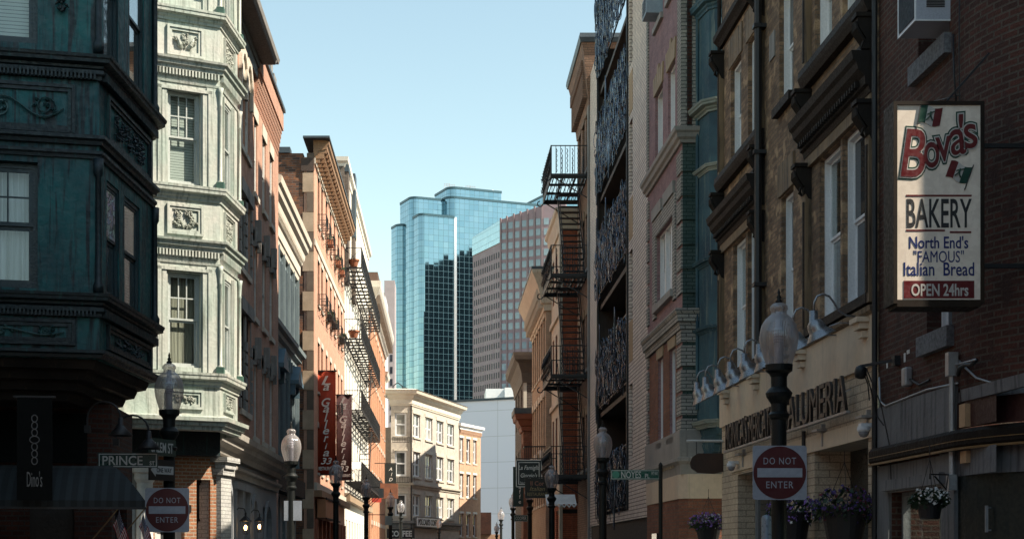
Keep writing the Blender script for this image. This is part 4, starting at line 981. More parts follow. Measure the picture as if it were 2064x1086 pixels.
# peach brick house next to it
P3 = (P2[0]+.05, P2[1]+.15); f8 = Fr(P3, (P3[0]+.39*5.5, P3[1]+.92*5.5))
pkb = brick('brick_peach', (.58,.37,.25), (.52,.33,.22), (.48,.34,.25), .3, .1, .006, (.2,(.4,.25,.16)), bs=.2)
cols = upair(f8, ((926.5,934),(940,947.5),(953.5,960.5)))
t8, _ = fbuild('row_house', 'small peach brick house with six sunny windows between the cream block and the white wall', f8, 13.6, 8, pkb, cols,
    [(10.1,12.4),(6.75,9.0),(3.0,5.2)], dict(fr=white_pt, pane=anypane(g_mid, g_blind, g_dark), ft=.09, sill=(stone_lt,.06,.14,.14), lintel=(white_old,.04,.2,.14)), rec=.14)
corn(t8, [(0,1),(0,0),(f8.L,0),(f8.L,1)], steps(13.2, [(.1,0),(.14,.25),(.3,.3),(.32,.55)]), white_pt)
rep('corbel', boxm((-.06,.06,-.14,0,0,.35)), pkb, t8, [(.1+k*(f8.L-.2)/21, 0, 12.85) for k in range(22)])

# big blank white wall closing the street
panm, n, b_ = newmat('white_panel_wall'); v = coordv(n, uv=False, wrap=True); br = N_(n, 'ShaderNodeTexBrick'); br.offset = 0; n.links.new(v, br.inputs[0])
for k_, val in (('Scale',1.0),('Mortar Size',.03),('Brick Width',6.2),('Row Height',2.9),('Mortar Smooth',.1)): br.inputs[k_].default_value = val
br.inputs['Color1'].default_value = (.74,.75,.82,1); br.inputs['Color2'].default_value = (.72,.73,.80,1); br.inputs['Mortar'].default_value = (.50,.51,.53,1)
n.links.new(br.outputs[0], b_.inputs['Base Color']); b_.inputs['Roughness'].default_value = .8
fz = Fr(pt(905, 170), pt(1110, 164))
t9 = bld('warehouse', 'large blank pale wall with faint panel joints closing the end of the street', fz, 18.55, 30, panm)
slab(t9, 'coping', slate, -.1, fz.L+.1, -.15, .5, 18.55, 18.8)
pth = thing('rooftop_plant_room', 'small bright white plant room on the roof of the blank white wall', 'roof structure', (pt(1015,185)[0], 185, 18), 0)
b = MB(); b.box(-2.2, 6, 0, 6, 0, hz(783,185)-18); ob('box', b, white_pt, pth); b = MB(); b.box(.1,1.2,-1.2,0,0,hz(781,184)-18); ob('stack', b, white_pt, pth); b = MB(); b.box(-.9,2.6,-1.6,-1.3,1.05,1.4); ob('louvre', b, slate, pth)
# far low shed at the vanishing end, sunlit
shd = thing('low_shed', 'low dark roofed shed with a lit side at the far foot of the white wall', 'shed', (*pt(980, 150), 0), 0)
b = MB(); b.box(-1.2,1.6,0,4,0,3.3); ob('wall', b, pkb, shd); b = MB(); b.box(-1.4,.5,-.2,4.2,3.3,5.5); ob('roof_box', b, brk_dk, shd)
# ================================================================== DOWNTOWN TOWERS
def curtain(name, c_lo, c_hi, pw, ph, line, rough=.05, metal=1.0, mo=.14, var=.35, tilt=.018):
    m, n, b = newmat(name); v = coordv(n, uv=True, wrap=True)
    t = N_(n, 'ShaderNodeTexBrick'); t.offset = 0; n.links.new(v, t.inputs[0])
    t.inputs['Color1'].default_value = (*c_lo, 1); t.inputs['Color2'].default_value = (*c_hi, 1); t.inputs['Mortar'].default_value = (*line, 1)
    for k_, val in (('Scale',1.0),('Mortar Size',mo),('Brick Width',pw),('Row Height',ph),('Mortar Smooth',.1),('Bias',0.0)): t.inputs[k_].default_value = val
    n.links.new(t.outputs[0], b.inputs['Base Color'])
    r = N_(n, 'ShaderNodeMapRange'); r.inputs[3].default_value = rough; r.inputs[4].default_value = .5; n.links.new(t.outputs['Fac'], r.inputs[0]); n.links.new(r.outputs[0], b.inputs['Roughness'])
    mm = N_(n, 'ShaderNodeMapRange'); mm.inputs[3].default_value = metal; mm.inputs[4].default_value = 0.; n.links.new(t.outputs['Fac'], mm.inputs[0]); n.links.new(mm.outputs[0], b.inputs['Metallic'])
    # each pane sits at a slightly different angle, as real curtain walls do
    wn = N_(n, 'ShaderNodeTexWhiteNoise', noise_dimensions='2D'); sn = N_(n, 'ShaderNodeVectorMath', operation='SNAP'); sn.inputs[1].default_value = (pw, ph, 1); n.links.new(v, sn.inputs[0]); n.links.new(sn.outputs[0], wn.inputs['Vector'])
    sb_ = N_(n, 'ShaderNodeVectorMath', operation='SUBTRACT'); sb_.inputs[1].default_value = (.5,.5,.5); n.links.new(wn.outputs['Color'], sb_.inputs[0])
    sc = N_(n, 'ShaderNodeVectorMath', operation='SCALE'); sc.inputs['Scale'].default_value = tilt; n.links.new(sb_.outputs[0], sc.inputs[0])
    ge = N_(n, 'ShaderNodeNewGeometry'); ad = N_(n, 'ShaderNodeVectorMath', operation='ADD'); n.links.new(ge.outputs['Normal'], ad.inputs[0]); n.links.new(sc.outputs[0], ad.inputs[1])
    no = N_(n, 'ShaderNodeVectorMath', operation='NORMALIZE'); n.links.new(ad.outputs[0], no.inputs[0]); n.links.new(no.outputs[0], b.inputs['Normal'])
    return m
tealg = curtain('curtain_wall_teal', (.22,.345,.40), (.28,.40,.455), 2.45, 2.75, (.05,.13,.17), mo=.075)
e1 = Vector((.927, .375)); e2 = Vector((.375, -.927)); YT = 700.0
tw = thing('glass_tower', 'teal mirror glass skyscraper in rounded slabs at the street end', 'skyscraper', (*pt(853, 690), 0))
root = Vector(pt(853, 690)); Pc = Vector(pt(846, 690))
def onray(base, d, px):     # point on base + s*d seen at column px
    a = (px-CX)/FP; s = (a*base.y - base.x)/(d.x - a*d.y); return base + d*s, s
def rslab(name, front_l, wdt, back_l, zt, rad=3.4, parent=tw, m=None, back=26):
    """slab with a rounded front left corner; front along e1, side back along -e2"""
    P = []; fl_ = front_l - root
    P.append(fl_ - e2*back); 
    for k in range(7):
        a = k/6*math.pi/2; P.append(fl_ + e1*rad*(1-math.cos(math.pi/2-a)*1) * 1.0 - e2*rad*(1-math.sin(a)) if False else fl_ + e1*(rad - rad*math.cos(a)) - e2*(rad - rad*math.sin(a)))
    P.append(fl_ + e1*wdt); P.append(fl_ + e1*wdt - e2*back)
    b = MB(); b.poly([(p.x, p.y) for p in P], 0, zt); o = ob(name, b, m or tealg, parent)
    c = MB(); c.mould([(p.x,p.y) for p in P], [(-.2,zt-.6),(.25,zt-.6),(.25,zt+.5),(-.2,zt+.5)]); ob('parapet', c, mat('tower_parapet', (.04,.10,.13), None, .4, .3, bs=0), o)
    return o
zC = hz(431, 690)
rslab('slab', Pc, 17.2, 0, zC, 2.6)
Bl, _ = onray(Pc - e2*8, e1, 829); zB = hz(397, Bl.y); rslab('slab', Bl, 16, 0, zB, back=15)
Al, _ = onray(Bl - e2*11, e1, 802); zA = hz(452, Al.y); rslab('slab', Al, 9, 0, zA, 3.5, back=9)
seam = Pc + e1*17.2
Dl, _ = onray(seam - e2*2.4, e1, 902); zD = hz(396, Dl.y); rslab('slab', Dl, 52, 0, zD, 4.5, back=13)
El, _ = onray(Dl - e2*4, e1, 905); zE = hz(377, El.y); o = rslab('slab', El, 27, 0, zE, 4.0, back=18)
b = MB(); q = seam - root; b.T = None
sm = [q + e1*.1, q + e1*1.4, q + e1*1.4 - e2*.9, q + e1*.1 - e2*.9]
b.poly([(p.x,p.y) for p in sm], 0, zC); ob('bright_corner_strip', b, mat('polished_steel', (.8,.85,.88), None, .25, .6, bs=0), tw)
an = MB()
for px, h in ((901,14),(911,13),(926,10),(943,14),(952,14)):
    p, s_ = onray(El - e2*6 , e1, px); p = p - root; z = zE
    for dx in (-1.3,0,1.3): an.bar((p.x+dx,p.y,z),(p.x+dx,p.y,z+h*.24*.95),.28)
    for zz in (.3,.6,.85): an.bar((p.x-1.3,p.y,z+h*.24*zz),(p.x+1.3,p.y,z+h*.24*zz),.25)
ob('antennas', an, mat('antenna_grey', (.5,.55,.6), None, .5, bs=0), tw)
dsh = MB(); p, _ = onray(El - e2*6, e1, 993); p = p-root; dsh.lathe([(.1,-1),(.9,0),(1.1,.6),(.8,1.4),(.1,1.7)], (p.x,p.y,zE+.6), 12); ob('dome', dsh, white_pt, tw, smooth=True)
# far glass block right of it
fbk = thing('glass_block', 'small teal glass block showing between the pink tower and the fire escape', 'skyscraper', (*pt(1085, 760), 0))
root = Vector(pt(1085, 760)); Fl, _ = onray(root, e1, 1106); rslab('slab', Fl, 40, 0, hz(372, 745), 1.0, fbk, back=45)

# pink granite tower
pk = mat('pink_granite', (.285,.215,.24), (.255,.19,.215), .6, 0, .05, bs=0)
YP = 560.0; Q = Vector(pt(1009, YP)); root = Q
dl = Vector((.345, -.939)).normalized(); dr = Vector((.857, -.515)).normalized()
L_, sL = onray(Q, dl, 953); wl = -sL
R1_, s1_ = onray(Q, dr, 1090); dr2 = Vector((.985, -.17)).normalized(); R2_, s2_ = onray(R1_, dr2, 1140)
pt_t = thing('granite_tower', 'pink granite tower with square windows and slanted glass top, right of the teal glass', 'skyscraper', (*Q, 0))
zq = hz(443, YP); zl = hz(478, L_.y); zr = hz(415, R1_.y); zlg = hz(516, L_.y); zqg = hz(489, YP)
b = MB(); ql, qr, q2_ = L_-Q, R1_-Q, R2_-Q
b.poly([(ql.x,ql.y),(0,0),(qr.x,qr.y),(q2_.x,q2_.y),(q2_.x+5,q2_.y+40),(ql.x+5,ql.y+30)], 0, [zl,zq,zr,zr+2,zr+2,zl]); ob('wall', b, pk, pt_t)
FLf, FRf, FR2 = Fr(L_, Q), Fr(Q, R1_), Fr(R1_, R2_)
tg2 = curtain('curtain_wall_pale', (.50,.72,.76), (.58,.80,.84), 1.0, 2.6, (.20,.32,.36), mo=.08, metal=.55)
b = MB(); b.uv = []; 
p0, p1 = FLf.P(.2,.35), FLf.P(FLf.L-.1,.35); p0 = (p0[0]-Q.x,p0[1]-Q.y); p1 = (p1[0]-Q.x,p1[1]-Q.y)
b.face([(*p0,zlg),(*p1,zqg),(*p1,zq-.3),(*p0,zl-.3)]); b.uv += [(0,zlg),(FLf.L,zqg),(FLf.L,zq),(0,zl)]; o = ob('glass_strip', b, tg2, pt_t); o.modifiers.new('s','SOLIDIFY').thickness = .3
# windows: the hundred that show largest are parts, the rest one part
gwin = glassy('tower_window', (.24,.33,.38), .08, (.32,.42,.47), .2, spec=1.0, wob=.02); gsl = glassy('tower_window_dark', (.035,.04,.055), .5, (.05,.055,.07), .2, spec=.15, wob=.02)
ring_m = MATS['pink_granite']
rest = MB(); rest2 = MB(); cnt = 0
def winmesh(w, h, m):
    b = MB(); b.box(0, w, -.12, .3, 0, h); me = b.mesh('window'); me.materials.append(m); return me
ww, wh = 1.85, 2.45
wme = winmesh(ww, wh, gwin)
RS = 20.2/FP*YP; nrow = 22
rc = [(1011.3,1020.7),(1024.8,1034),(1038.5,1047.6),(1052.3,1061.2),(1066.3,1075.2),(1080.2,1089.2)]
for i in range(nrow):
    z0 = hz(463.5, YP) - i*RS
    for fr_, cs_ in ((FRf, rc), (FR2, ((1096,1105),(1110.5,1119.5)))):
        for a_, c_ in cs_:
            u = fr_.u(a_, .1); p = fr_.P(u, .0); w_ = fr_.u(c_, .1)-u
            if i < 12 or cnt < 100 and fr_ is FRf:
                if cnt < 100: ob('window', wme, None, pt_t, (p[0]-Q.x, p[1]-Q.y, z0), fr_.ang); cnt += 1; continue
            rest.T = Matrix.Translation((p[0]-Q.x, p[1]-Q.y, z0)) @ Matrix.Rotation(fr_.ang,4,'Z'); rest.box(0, ww, -.12, .3, 0, wh)
rest.T = None; tag(ob('window', rest, gwin, pt_t), kind='stuff')
piers = MB()
for px in (1009.8,1022.3,1036,1049.5,1063.5,1078,1092.5):
    fr_ = FRf if px < 1091 else FR2; u = fr_.u(px); p = fr_.P(u, 0); zz = zq + (zr-zq)*max(0,u)/FRf.L if fr_ is FRf else zr
    piers.T = Matrix.Translation((p[0]-Q.x, p[1]-Q.y, 0)) @ Matrix.Rotation(fr_.ang,4,'Z'); piers.box(-.28, .28, -.5, .1, 0, zz+.5)
piers.T = None; ob('piers', piers, mat('pink_granite_pier', (.25,.19,.205), None, .6, 0, .05, bs=0), pt_t)
for i in range(20):
    for k in range(12):
        u = FLf.L*(.045 + k*.0795); p = FLf.P(u, 0); f_ = u/FLf.L
        z0 = (hz(530, L_.y)*(1-f_) + hz(507, YP)*f_) - i*RS*1.0
        rest2.T = Matrix.Translation((p[0]-Q.x, p[1]-Q.y, z0-2.1)) @ Matrix.Rotation(FLf.ang,4,'Z'); rest2.box(0, .95, -.06, .2, 0, 2.2)
rest2.T = None; tag(ob('side_window', rest2, gsl, pt_t), kind='stuff')

# slim grey tower and stepped office at the left of the glass tower
gt = thing('office_tower', 'slim pale mauve tower edge just left of the teal glass tower', 'skyscraper', (*pt(780, 480), 0))
b = MB(); b.box(-.9, 2.5, 0, 14, 0, hz(565,480)); ob('wall', b, mat('mauve_stone', (.36,.31,.32), (.32,.28,.29), .7, 0, .05, bs=0), gt)
b = MB()
for k in range(14): b.box(-.98+.0, -.9, .6, 9, 12+k*3.9, 14+k*3.9); b.box(1.0,1.8,-.08,0, 12+k*3.9, 14.2+k*3.9)
ob('window_bands', b, gsl, gt)
og = thing('office_block', 'white stepped office block with dark windows left of the mauve tower', 'office', (*pt(764, 430), 0))
b = MB(); b.uv = []; x0, x1 = pt(740,430)[0]-pt(764,430)[0], pt(777,430)[0]-pt(764,430)[0]
b.poly([(x0,0),(x1,0),(x1,20),(x0,20)], 0, [hz(640,430),hz(596,430),hz(596,430),hz(640,430)]); ob('wall', b, mat('pale_office', (.55,.56,.6), (.5,.51,.55), .7, 0, .05, bs=0), og)
b = MB()
for i in range(9):
    for k in range(5): x = x0+.3+k*1.05; z = hz(628,430)-i*3.0+k*.8; b.box(x, x+.6, -.1, .1, z-1.6, z)
ob('windows', b, gsl, og)
ob2 = thing('dark_office', 'blue grey slab roofed office far left of the towers', 'office', (*pt(765, 520), 0))
b = MB(); b.box(-6, 2.0, 0, 20, 0, hz(590,520)); ob('wall', b, mat('blue_office', (.11,.15,.20), None, .4, bs=0), ob2)

# the dark tower whose mirror image stands in the glass (it is hidden behind the right hand houses)
sk = thing('dark_tower', 'dark office tower mirrored in the lower half of the teal glass', 'skyscraper', (108, 600, 0), R(45))
dkt = curtain('curtain_wall_dark', (.03,.045,.06), (.045,.06,.075), 3.0, 3.6, (.05,.065,.08), .5, .0, .22, tilt=.0)
for i, (x0, x1, zt_) in enumerate(((-48,-34,150),(-34,-22,154),(-22,-14,158),(-14,-6,161),(-6,2,164),(2,10,167),(10,20,170),(20,60,172))):
    b = MB(); b.poly([(x0,0),(x1,0),(x1,30),(x0,30)], 0, zt_); ob('slab', b, dkt, sk)
# ================================================================== RIGHT: dark brick bakery building with a rounded corner
XR = 5.2
def arcp(n=14, r=2.0, x0=5.24, y0=15.2, a1=90): return [(x0+r-r*math.cos(R(a1*k/n)), y0-r*math.sin(R(a1*k/n))) for k in range(n+1)]
f1r = Fr((5.2, 17.78), (5.24, 15.2)); root = (5.2, 17.78)
arc = arcp(); tail = [(12.5, 13.2)]
brk_nr = brick('brick_near_brown', (.10,.036,.025), (.055,.024,.018), (.10,.078,.062), .205, .068, .010, (.45,(.02,.015,.013)), uv=True, bs=.8, varc=(.06,.03,.024))
t = thing('corner_shop_building', 'dark red brick corner building with rounded corner behind the bakery sign, nearest on the right', 'building', (*root, 0))
uw1 = (f1r.u(1851), f1r.u(1914)); uw2 = (f1r.u(1868), f1r.u(1919))
b = MB(); b.T = TF(f1r, root); b.wall(0, f1r.L, 3.28, 24.5, [(*uw1, 6.95, 8.6), (*uw2, 3.92, 5.8)], .3)
b.wall(0, f1r.L, 0, 2.62, [(f1r.u(1797), f1r.u(1904), 0.1, 2.28)], .35); b.T = None
for p, q in zip([arc[k] for k in range(len(arc))], arc[1:]+tail):
    p, q = rel(p, root), rel(q, root)
    for z0, z1 in ((3.1, 24.5),): b.face([(*p,z0),(*q,z0),(*q,z1),(*p,z1)])
q = rel((5.2, 17.78), root); b.face([(7,0,0),(0,0,0),(0,0,24.5),(7,0,24.5)]); b.face([(0,0,24.5),(*rel(arc[0],root),24.5),*[(*rel(p,root),24.5) for p in arc[1:]+tail],(7.3,0,24.5)])
def uvwrap(me):
    l = me.uv_layers.new(name='UVMap')
    for lp in me.loops:
        v = me.vertices[lp.vertex_index].co; X, Y = v.x+root[0], v.y+root[1]
        if Y >= 15.2: s = 17.78-Y + (X-5.24 if X > 5.3 else 0)
        elif X < 7.24: s = 2.58 + 2.0*math.atan2(15.2-Y, 7.24-X)
        else: s = 2.58+math.pi+X-7.24
        l.data[lp.index].uv = (s, v.z)
me = b.mesh('wall'); uvwrap(me); ob('wall', me, brk_nr, t)
con = mat('old_concrete', (.17,.17,.175), (.12,.12,.125), .85, 0, 1.4, ((.035,.035,.037), .5, .72), .3)
pth_ = [rel(p, root) for p in [(5.2,17.78), (5.24,15.2)]]
b = MB(); b.mould([rel((5.2,17.78),root), rel(f1r.P(f1r.u(1931)),root)], [(0,2.8),(.035,2.8),(.035,3.3),(0,3.3)]); ob('concrete_band', b, con, t)
rest_ = [rel(f1r.P(f1r.u(1934)),root), rel((5.24,15.2),root)] + [rel(p,root) for p in arc[1:]+tail]
b = MB(); b.mould(rest_, [(0,3.1),(.05,3.1),(.06,3.22),(0,3.22)]); ob('ledge', b, con, t)
b = MB(); b.mould(rest_, [(-.01,2.84),(.02,2.84),(.02,3.1),(-.01,3.1)]); ob('red_fascia', b, mat('dark_red_board', (.045,.012,.012), (.03,.01,.01), .5), t)
b = MB(); b.mould(rest_, [(-.01,2.36),(.02,2.36),(.02,2.62),(-.01,2.62)]); ob('lower_fascia', b, con, t)
full = [rel((5.2,17.78),root), rel((5.24,15.2),root)] + [rel(p,root) for p in arc[1:]+tail]
b = MB(); b.mould(full, [(0,2.62),(.10,2.62),(.13,2.66),(.13,2.78),(.09,2.82),(0,2.82)]); ob('awning_rail', b, mat('awning_dark', (.012,.009,.007), (.018,.013,.010), .75, spec=.15), t)
b = MB(); b.mould(full, [(.10,2.612),(.135,2.612),(.135,2.635),(.10,2.635)]); b.mould(full, [(.125,2.70),(.136,2.70),(.136,2.708),(.125,2.708)]) ; ob('rail_trim', b, mat('trim_ochre', (.16,.09,.03), None, .5), t)
b = MB()
for p, q in zip(rest_[1:], rest_[2:]): b.face([(*p,0),(*q,0),(*q,2.36),(*p,2.36)])
b.face([(*rest_[0],0),(*rest_[1],0),(*rest_[1],2.36),(*rest_[0],2.36)]); ob('shopfront', b, mat('shop_dark_green', (.006,.012,.010), (.005,.009,.008), .6, bs=0), t)
# grey shop window surround
b = (t, 'surround', con); strip(b, f1r, root, .02, f1r.u(1797), 0, 2.6, .04); strip(b, f1r, root, f1r.u(1904), f1r.u(1931), 0, 2.6, .04); strip(b, f1r, root, f1r.u(1797), f1r.u(1904), 2.28, 2.6, .04)
b = MB(); strip(b, f1r, root, f1r.u(1792), f1r.u(1912), 2.30, 2.42, .10); ob('lintel', b, con, t)
facewin(t, f1r, root, f1r.u(1797), f1r.u(1904), .1, 2.28, rec=.12, fr=con, sash=False, pane=g_clear, ft=.05)
b = MB(); b.box(0, .62, .0, .02, 0, 1.6); ob('window_panel', b, mat('panel_beige', (.34,.31,.27), (.28,.26,.23), .7), t, onface(f1r, root, f1r.u(1840), -.3, .6), f1r.ang)
granite = mat('rough_granite', (.26,.26,.27), (.10,.10,.11), .8, 0, 26, bs=.8)
facewin(t, f1r, root, *uw1, 6.95, 8.6, rec=.2, fr=white_old, pane=g_dark); facewin(t, f1r, root, *uw2, 3.92, 5.8, rec=.16, fr=white_pt, pane=g_dark, curtain=(curt_gr, 1), ft=.04)
for u_, z in ((uw1, 6.95), (uw2, 3.92)): strip((t,'sill',granite), f1r, root, u_[0]-.12, u_[1]+.06, z-.21, z-.0, .08)
strip((t,'sill_board',mat('wood_sill', (.36,.22,.12), None, .7)), f1r, root, uw1[0]+.02, uw1[1]-.02, 6.955, 6.98, -.02+.0)
# wires, conduit and downpipes
def wire(t, pts, r, m, name='cable'):
    b = MB(); b.tube([onface(f1r, root, f1r.u(px, o), o, hz(py, f1r.Y(px, o))) for px, py, o in pts], r, 6); return ob(name, b, m, t, smooth=True)
galv = mat('galvanised', (.42,.43,.44), (.32,.33,.34), .4, .5, 6)
wire(t, [(1772,760,.04),(1774,808,.04),(1785,818,.04),(1815,806,.04),(1868,785,.04),(1930,772,.03)], .012, galv, 'conduit')
wire(t, [(1922,736,.04),(1958,727,.05),(1966,724,.06)], .012, galv, 'conduit')
b = MB(); zc = lambda y: hz(y, 14.6)
pts = [(*rel((5.235,15.15),root), hz(727,15.2))]+[(rel(arc[k],root)[0]-.02, rel(arc[k],root)[1]-.02, hz(yy, arc[k][1])) for k, yy in ((1,740),(2,762),(3,771),(5,768),(8,762),(12,757))]
b.tube(pts, .012, 6); ob('conduit', b, galv, t, smooth=True)
wire(t, [(1934,-40,.02),(1933,100,.02),(1934,200,.03),(1932,215,.03)], .006, iron); wire(t, [(1921,70,.02),(1923,150,.03),(1927,205,.03)], .010, iron)
wire(t, [(1880,205,.02),(1935,192,.02)], .006, iron)
b = MB(); p = onface(f1r, root, f1r.u(1932), .07, 0); b.tube([(p[0],p[1],2.3),(p[0],p[1],3.45)], .028, 8); b.box(p[0]-.05,p[0]+.05,p[1]-.05,p[1]+.05,3.38,3.62); b.box(p[0]-.04,p[0]+.04,p[1]-.04,p[1]+.04,2.22,2.38); ob('service_pipe', b, galv, t)
wire(t, [(1931,755,.07),(1934,742,.08),(1945,735,.07),(1958,735,.05),(1968,725,.04)], .022, iron, 'service_cable')
b = MB(); p = onface(f1r, root, f1r.u(1773), .06, 0); b.tube([(p[0],p[1],0),(p[0],p[1],20)], .035, 8); ob('downpipe', b, iron, t)
wp = mat('torn_board', (.50,.32,.18), (.36,.22,.12), .8, 0, 5)
strip((t,'wood_patch',wp), f1r, root, f1r.u(1945), f1r.u(1957), 2.84, 3.07, .06); strip((t,'wood_patch',wp), f1r, root, f1r.u(1945), f1r.u(1957), 2.48, 2.6, .05)
pa = MB()
for px, y0, y1, wpx in ((1787,728,742,4),(1801,726,738,3),(1822,712,730,5),(1828,706,714,8),(1849,706,712,3)):
    pa.T = Matrix.Translation(onface(f1r, root, f1r.u(px), .003, 0)) @ Matrix.Rotation(f1r.ang,4,'Z'); pa.box(0, wpx*.012, 0, .003, hz(y1, f1r.Y(px)), hz(y0, f1r.Y(px)))
pa.T = None; ob('paint_patches', pa, white_old, t)
jb = thing('junction_box', 'small grey round edged box on the dark brick below the bakery sign', 'utility box', onface(f1r, root, 0, 0, 0) and (*f1r.P(f1r.u(1836), 0), hz(762, f1r.Y(1836))), f1r.ang)
b = MB(); b.box(-.07,.07,-.09,0,-.09,.12); ob('box', b, galv, jb, bevel=.02); b = MB(); b.tube([(.07,-.03,-.02),(.4,-.04,-.12),(.7,-.03,-.1)], .014, 6); ob('cable', b, iron, jb)
dh = thing('door_handle_bar', 'tall steel pull handle on the dark green shop door at the right edge', 'door handle', (*rel((0,0),(0,0)),0)); 
k_ = arc[3]; dh.location = (k_[0]-.06, k_[1]-.02, hz(1045, k_[1])); b = MB(); b.bar((0,0,-.13),(0,0,.13),.025); b.bar((0,0,.11),(.05,.02,.11),.015); b.bar((0,0,-.11),(.05,.02,-.11),.015); ob('bar', b, galv, dh)
# window air conditioner
ac_ = thing('air_conditioner', 'grey window air conditioner jutting from the dark brick above the bakery sign', 'air conditioner', (*f1r.P(f1r.u(1917)-.02, 0), 7.08), f1r.ang)
acm = mat('ac_grey', (.42,.44,.50), (.36,.38,.44), .45, .1, 4); 
b = MB(); b.box(-.55, -.0, -.36, .15, 0, .46); ob('case', b, acm, ac_, bevel=.008)
b = MB(); b.box(-.52, -.03, -.368, -.361, .04, .42); ob('coil', b, mat('ac_coil', (.03,.04,.05), (.02,.025,.03), .7, 0, bs=0, spec=.2), ac_)
gr_ = MB(); n = 18
for k in range(n): gr_.box(.001, .009, -.25, -.06, .14+k*.017, .14+k*.017+.008)
ob('grille', gr_, iron, ac_)
b = MB(); b.box(-.555,.0,-.37,-.355,-.005,.012); b.box(-.555,-.54,-.37,-.355,.012,.46); b.box(-.015,.0,-.37,-.355,.012,.46); b.box(.0,.006,-.36,.15,-.005,.01); ob('edge', b, white_pt, ac_)

# ---- bakery box sign
YS = 14.0; zs0, zs1 = hz(612, YS), hz(205, YS); xs0, xs1 = pt(1800, YS)[0], pt(1983, YS)[0]; SW = xs1-xs0; SH = zs1-zs0
bs_ = thing('bakery_sign', 'tall cream box sign reading BAKERY jutting from the dark brick corner', 'sign', (xs0, YS, zs0), 0)
face = mat('sign_face_cream', (.86,.74,.62), (.80,.69,.58), .28, 0, .8, ((.66,.56,.48), .6, .85), .02)
b = MB(); b.box(.02, SW-.02, .0, .28, .02, SH-.02); ob('cabinet', b, mat('sign_side_dark', (.012,.009,.008), (.03,.014,.008), .7, .0, 1.2, bs=0, spec=.1), bs_)
b = MB(); b.box(.035, SW-.035, -.006, 0, .035, SH-.035); ob('face', b, face, bs_)
b = MB(); w_ = .035
b.box(-.0, w_, -.02, .30, 0, SH); b.box(SW-w_, SW, -.02, .30, 0, SH); b.box(w_, SW-w_, -.02, .30, SH-w_, SH); b.box(w_, SW-w_, -.02, .30, -.03, w_); ob('frame', b, mat('sign_frame', (.012,.009,.007), (.03,.018,.010), .6, 0, 2, bs=0, spec=.2), bs_)
for pa_, pb_, w_b in (((SW,.14,SH*.8),(SW+.5,.14,SH*.8),.04),((SW,.14,SH*.2),(SW+.5,.14,SH*.2),.04),((SW*.6,.14,SH),(SW+.1,.14,SH+.5),.018)): b = MB(); b.bar(pa_, pb_, w_b); ob('bracket', b, iron, bs_)
def sx_(px): return (px-1800)/3000*YS
def sz_(py): return (612-py)/3000*YS
red = mat('sign_red', (.13,.012,.014), (.11,.01,.012), .4, bs=0); grn = mat('sign_green', (.01,.06,.04), None, .4, bs=0); blu = mat('sign_blue', (.012,.025,.14), None, .4, bs=0); blk2 = mat('sign_black', (.012,.012,.012), None, .4, bs=0); wht = mat('sign_white', (.55,.52,.48), None, .4, bs=0)
def stext(body, x0, x1, y0, y1, m, off=0, d=.008, roll=0, shear=0, space=1, name='lettering', tf=None, ext=.001):
    """letters between picture columns x0..x1 and rows y0 (top)..y1 (bottom) of the sign face"""
    W = sx_(x1)-sx_(x0); H = (y1-y0)/3000*YS
    return text(body, 1, m, bs_, ((sx_(x0)+sx_(x1))/2, -d, sz_(y1)), fit=(W, H), off=off, roll=roll, shear=shear, space=space, name=name, tf=tf, ext=ext)
stext('BAKERY', 1827, 1958, 401, 459, blk2, off=.012)
stext("North End's", 1832, 1951, 476, 501, blu, off=.012); stext('"FAMOUS"', 1841, 1942, 505, 529, blu, off=0); stext('Italian  Bread', 1821, 1963, 529, 556, blu, off=.010)
b = MB(); b.box(sx_(1821), sx_(1963), -.010, -.006, sz_(601), sz_(566)); ob('panel', b, red, bs_)
stext('OPEN 24hrs', 1836, 1951, 572, 597, wht, off=.02, d=.0125)
b = MB(); b.box(sx_(1826),sx_(1958),-.009,-.006,sz_(396.5),sz_(393)); ob('rule', b, red, bs_)
b = MB(); b.box(sx_(1826),sx_(1904),-.009,-.006,sz_(466.5),sz_(463)); ob('rule', b, red, bs_)
b = MB(); b.box(sx_(1914),sx_(1957),-.009,-.006,sz_(470),sz_(466.5)); ob('rule', b, red, bs_)
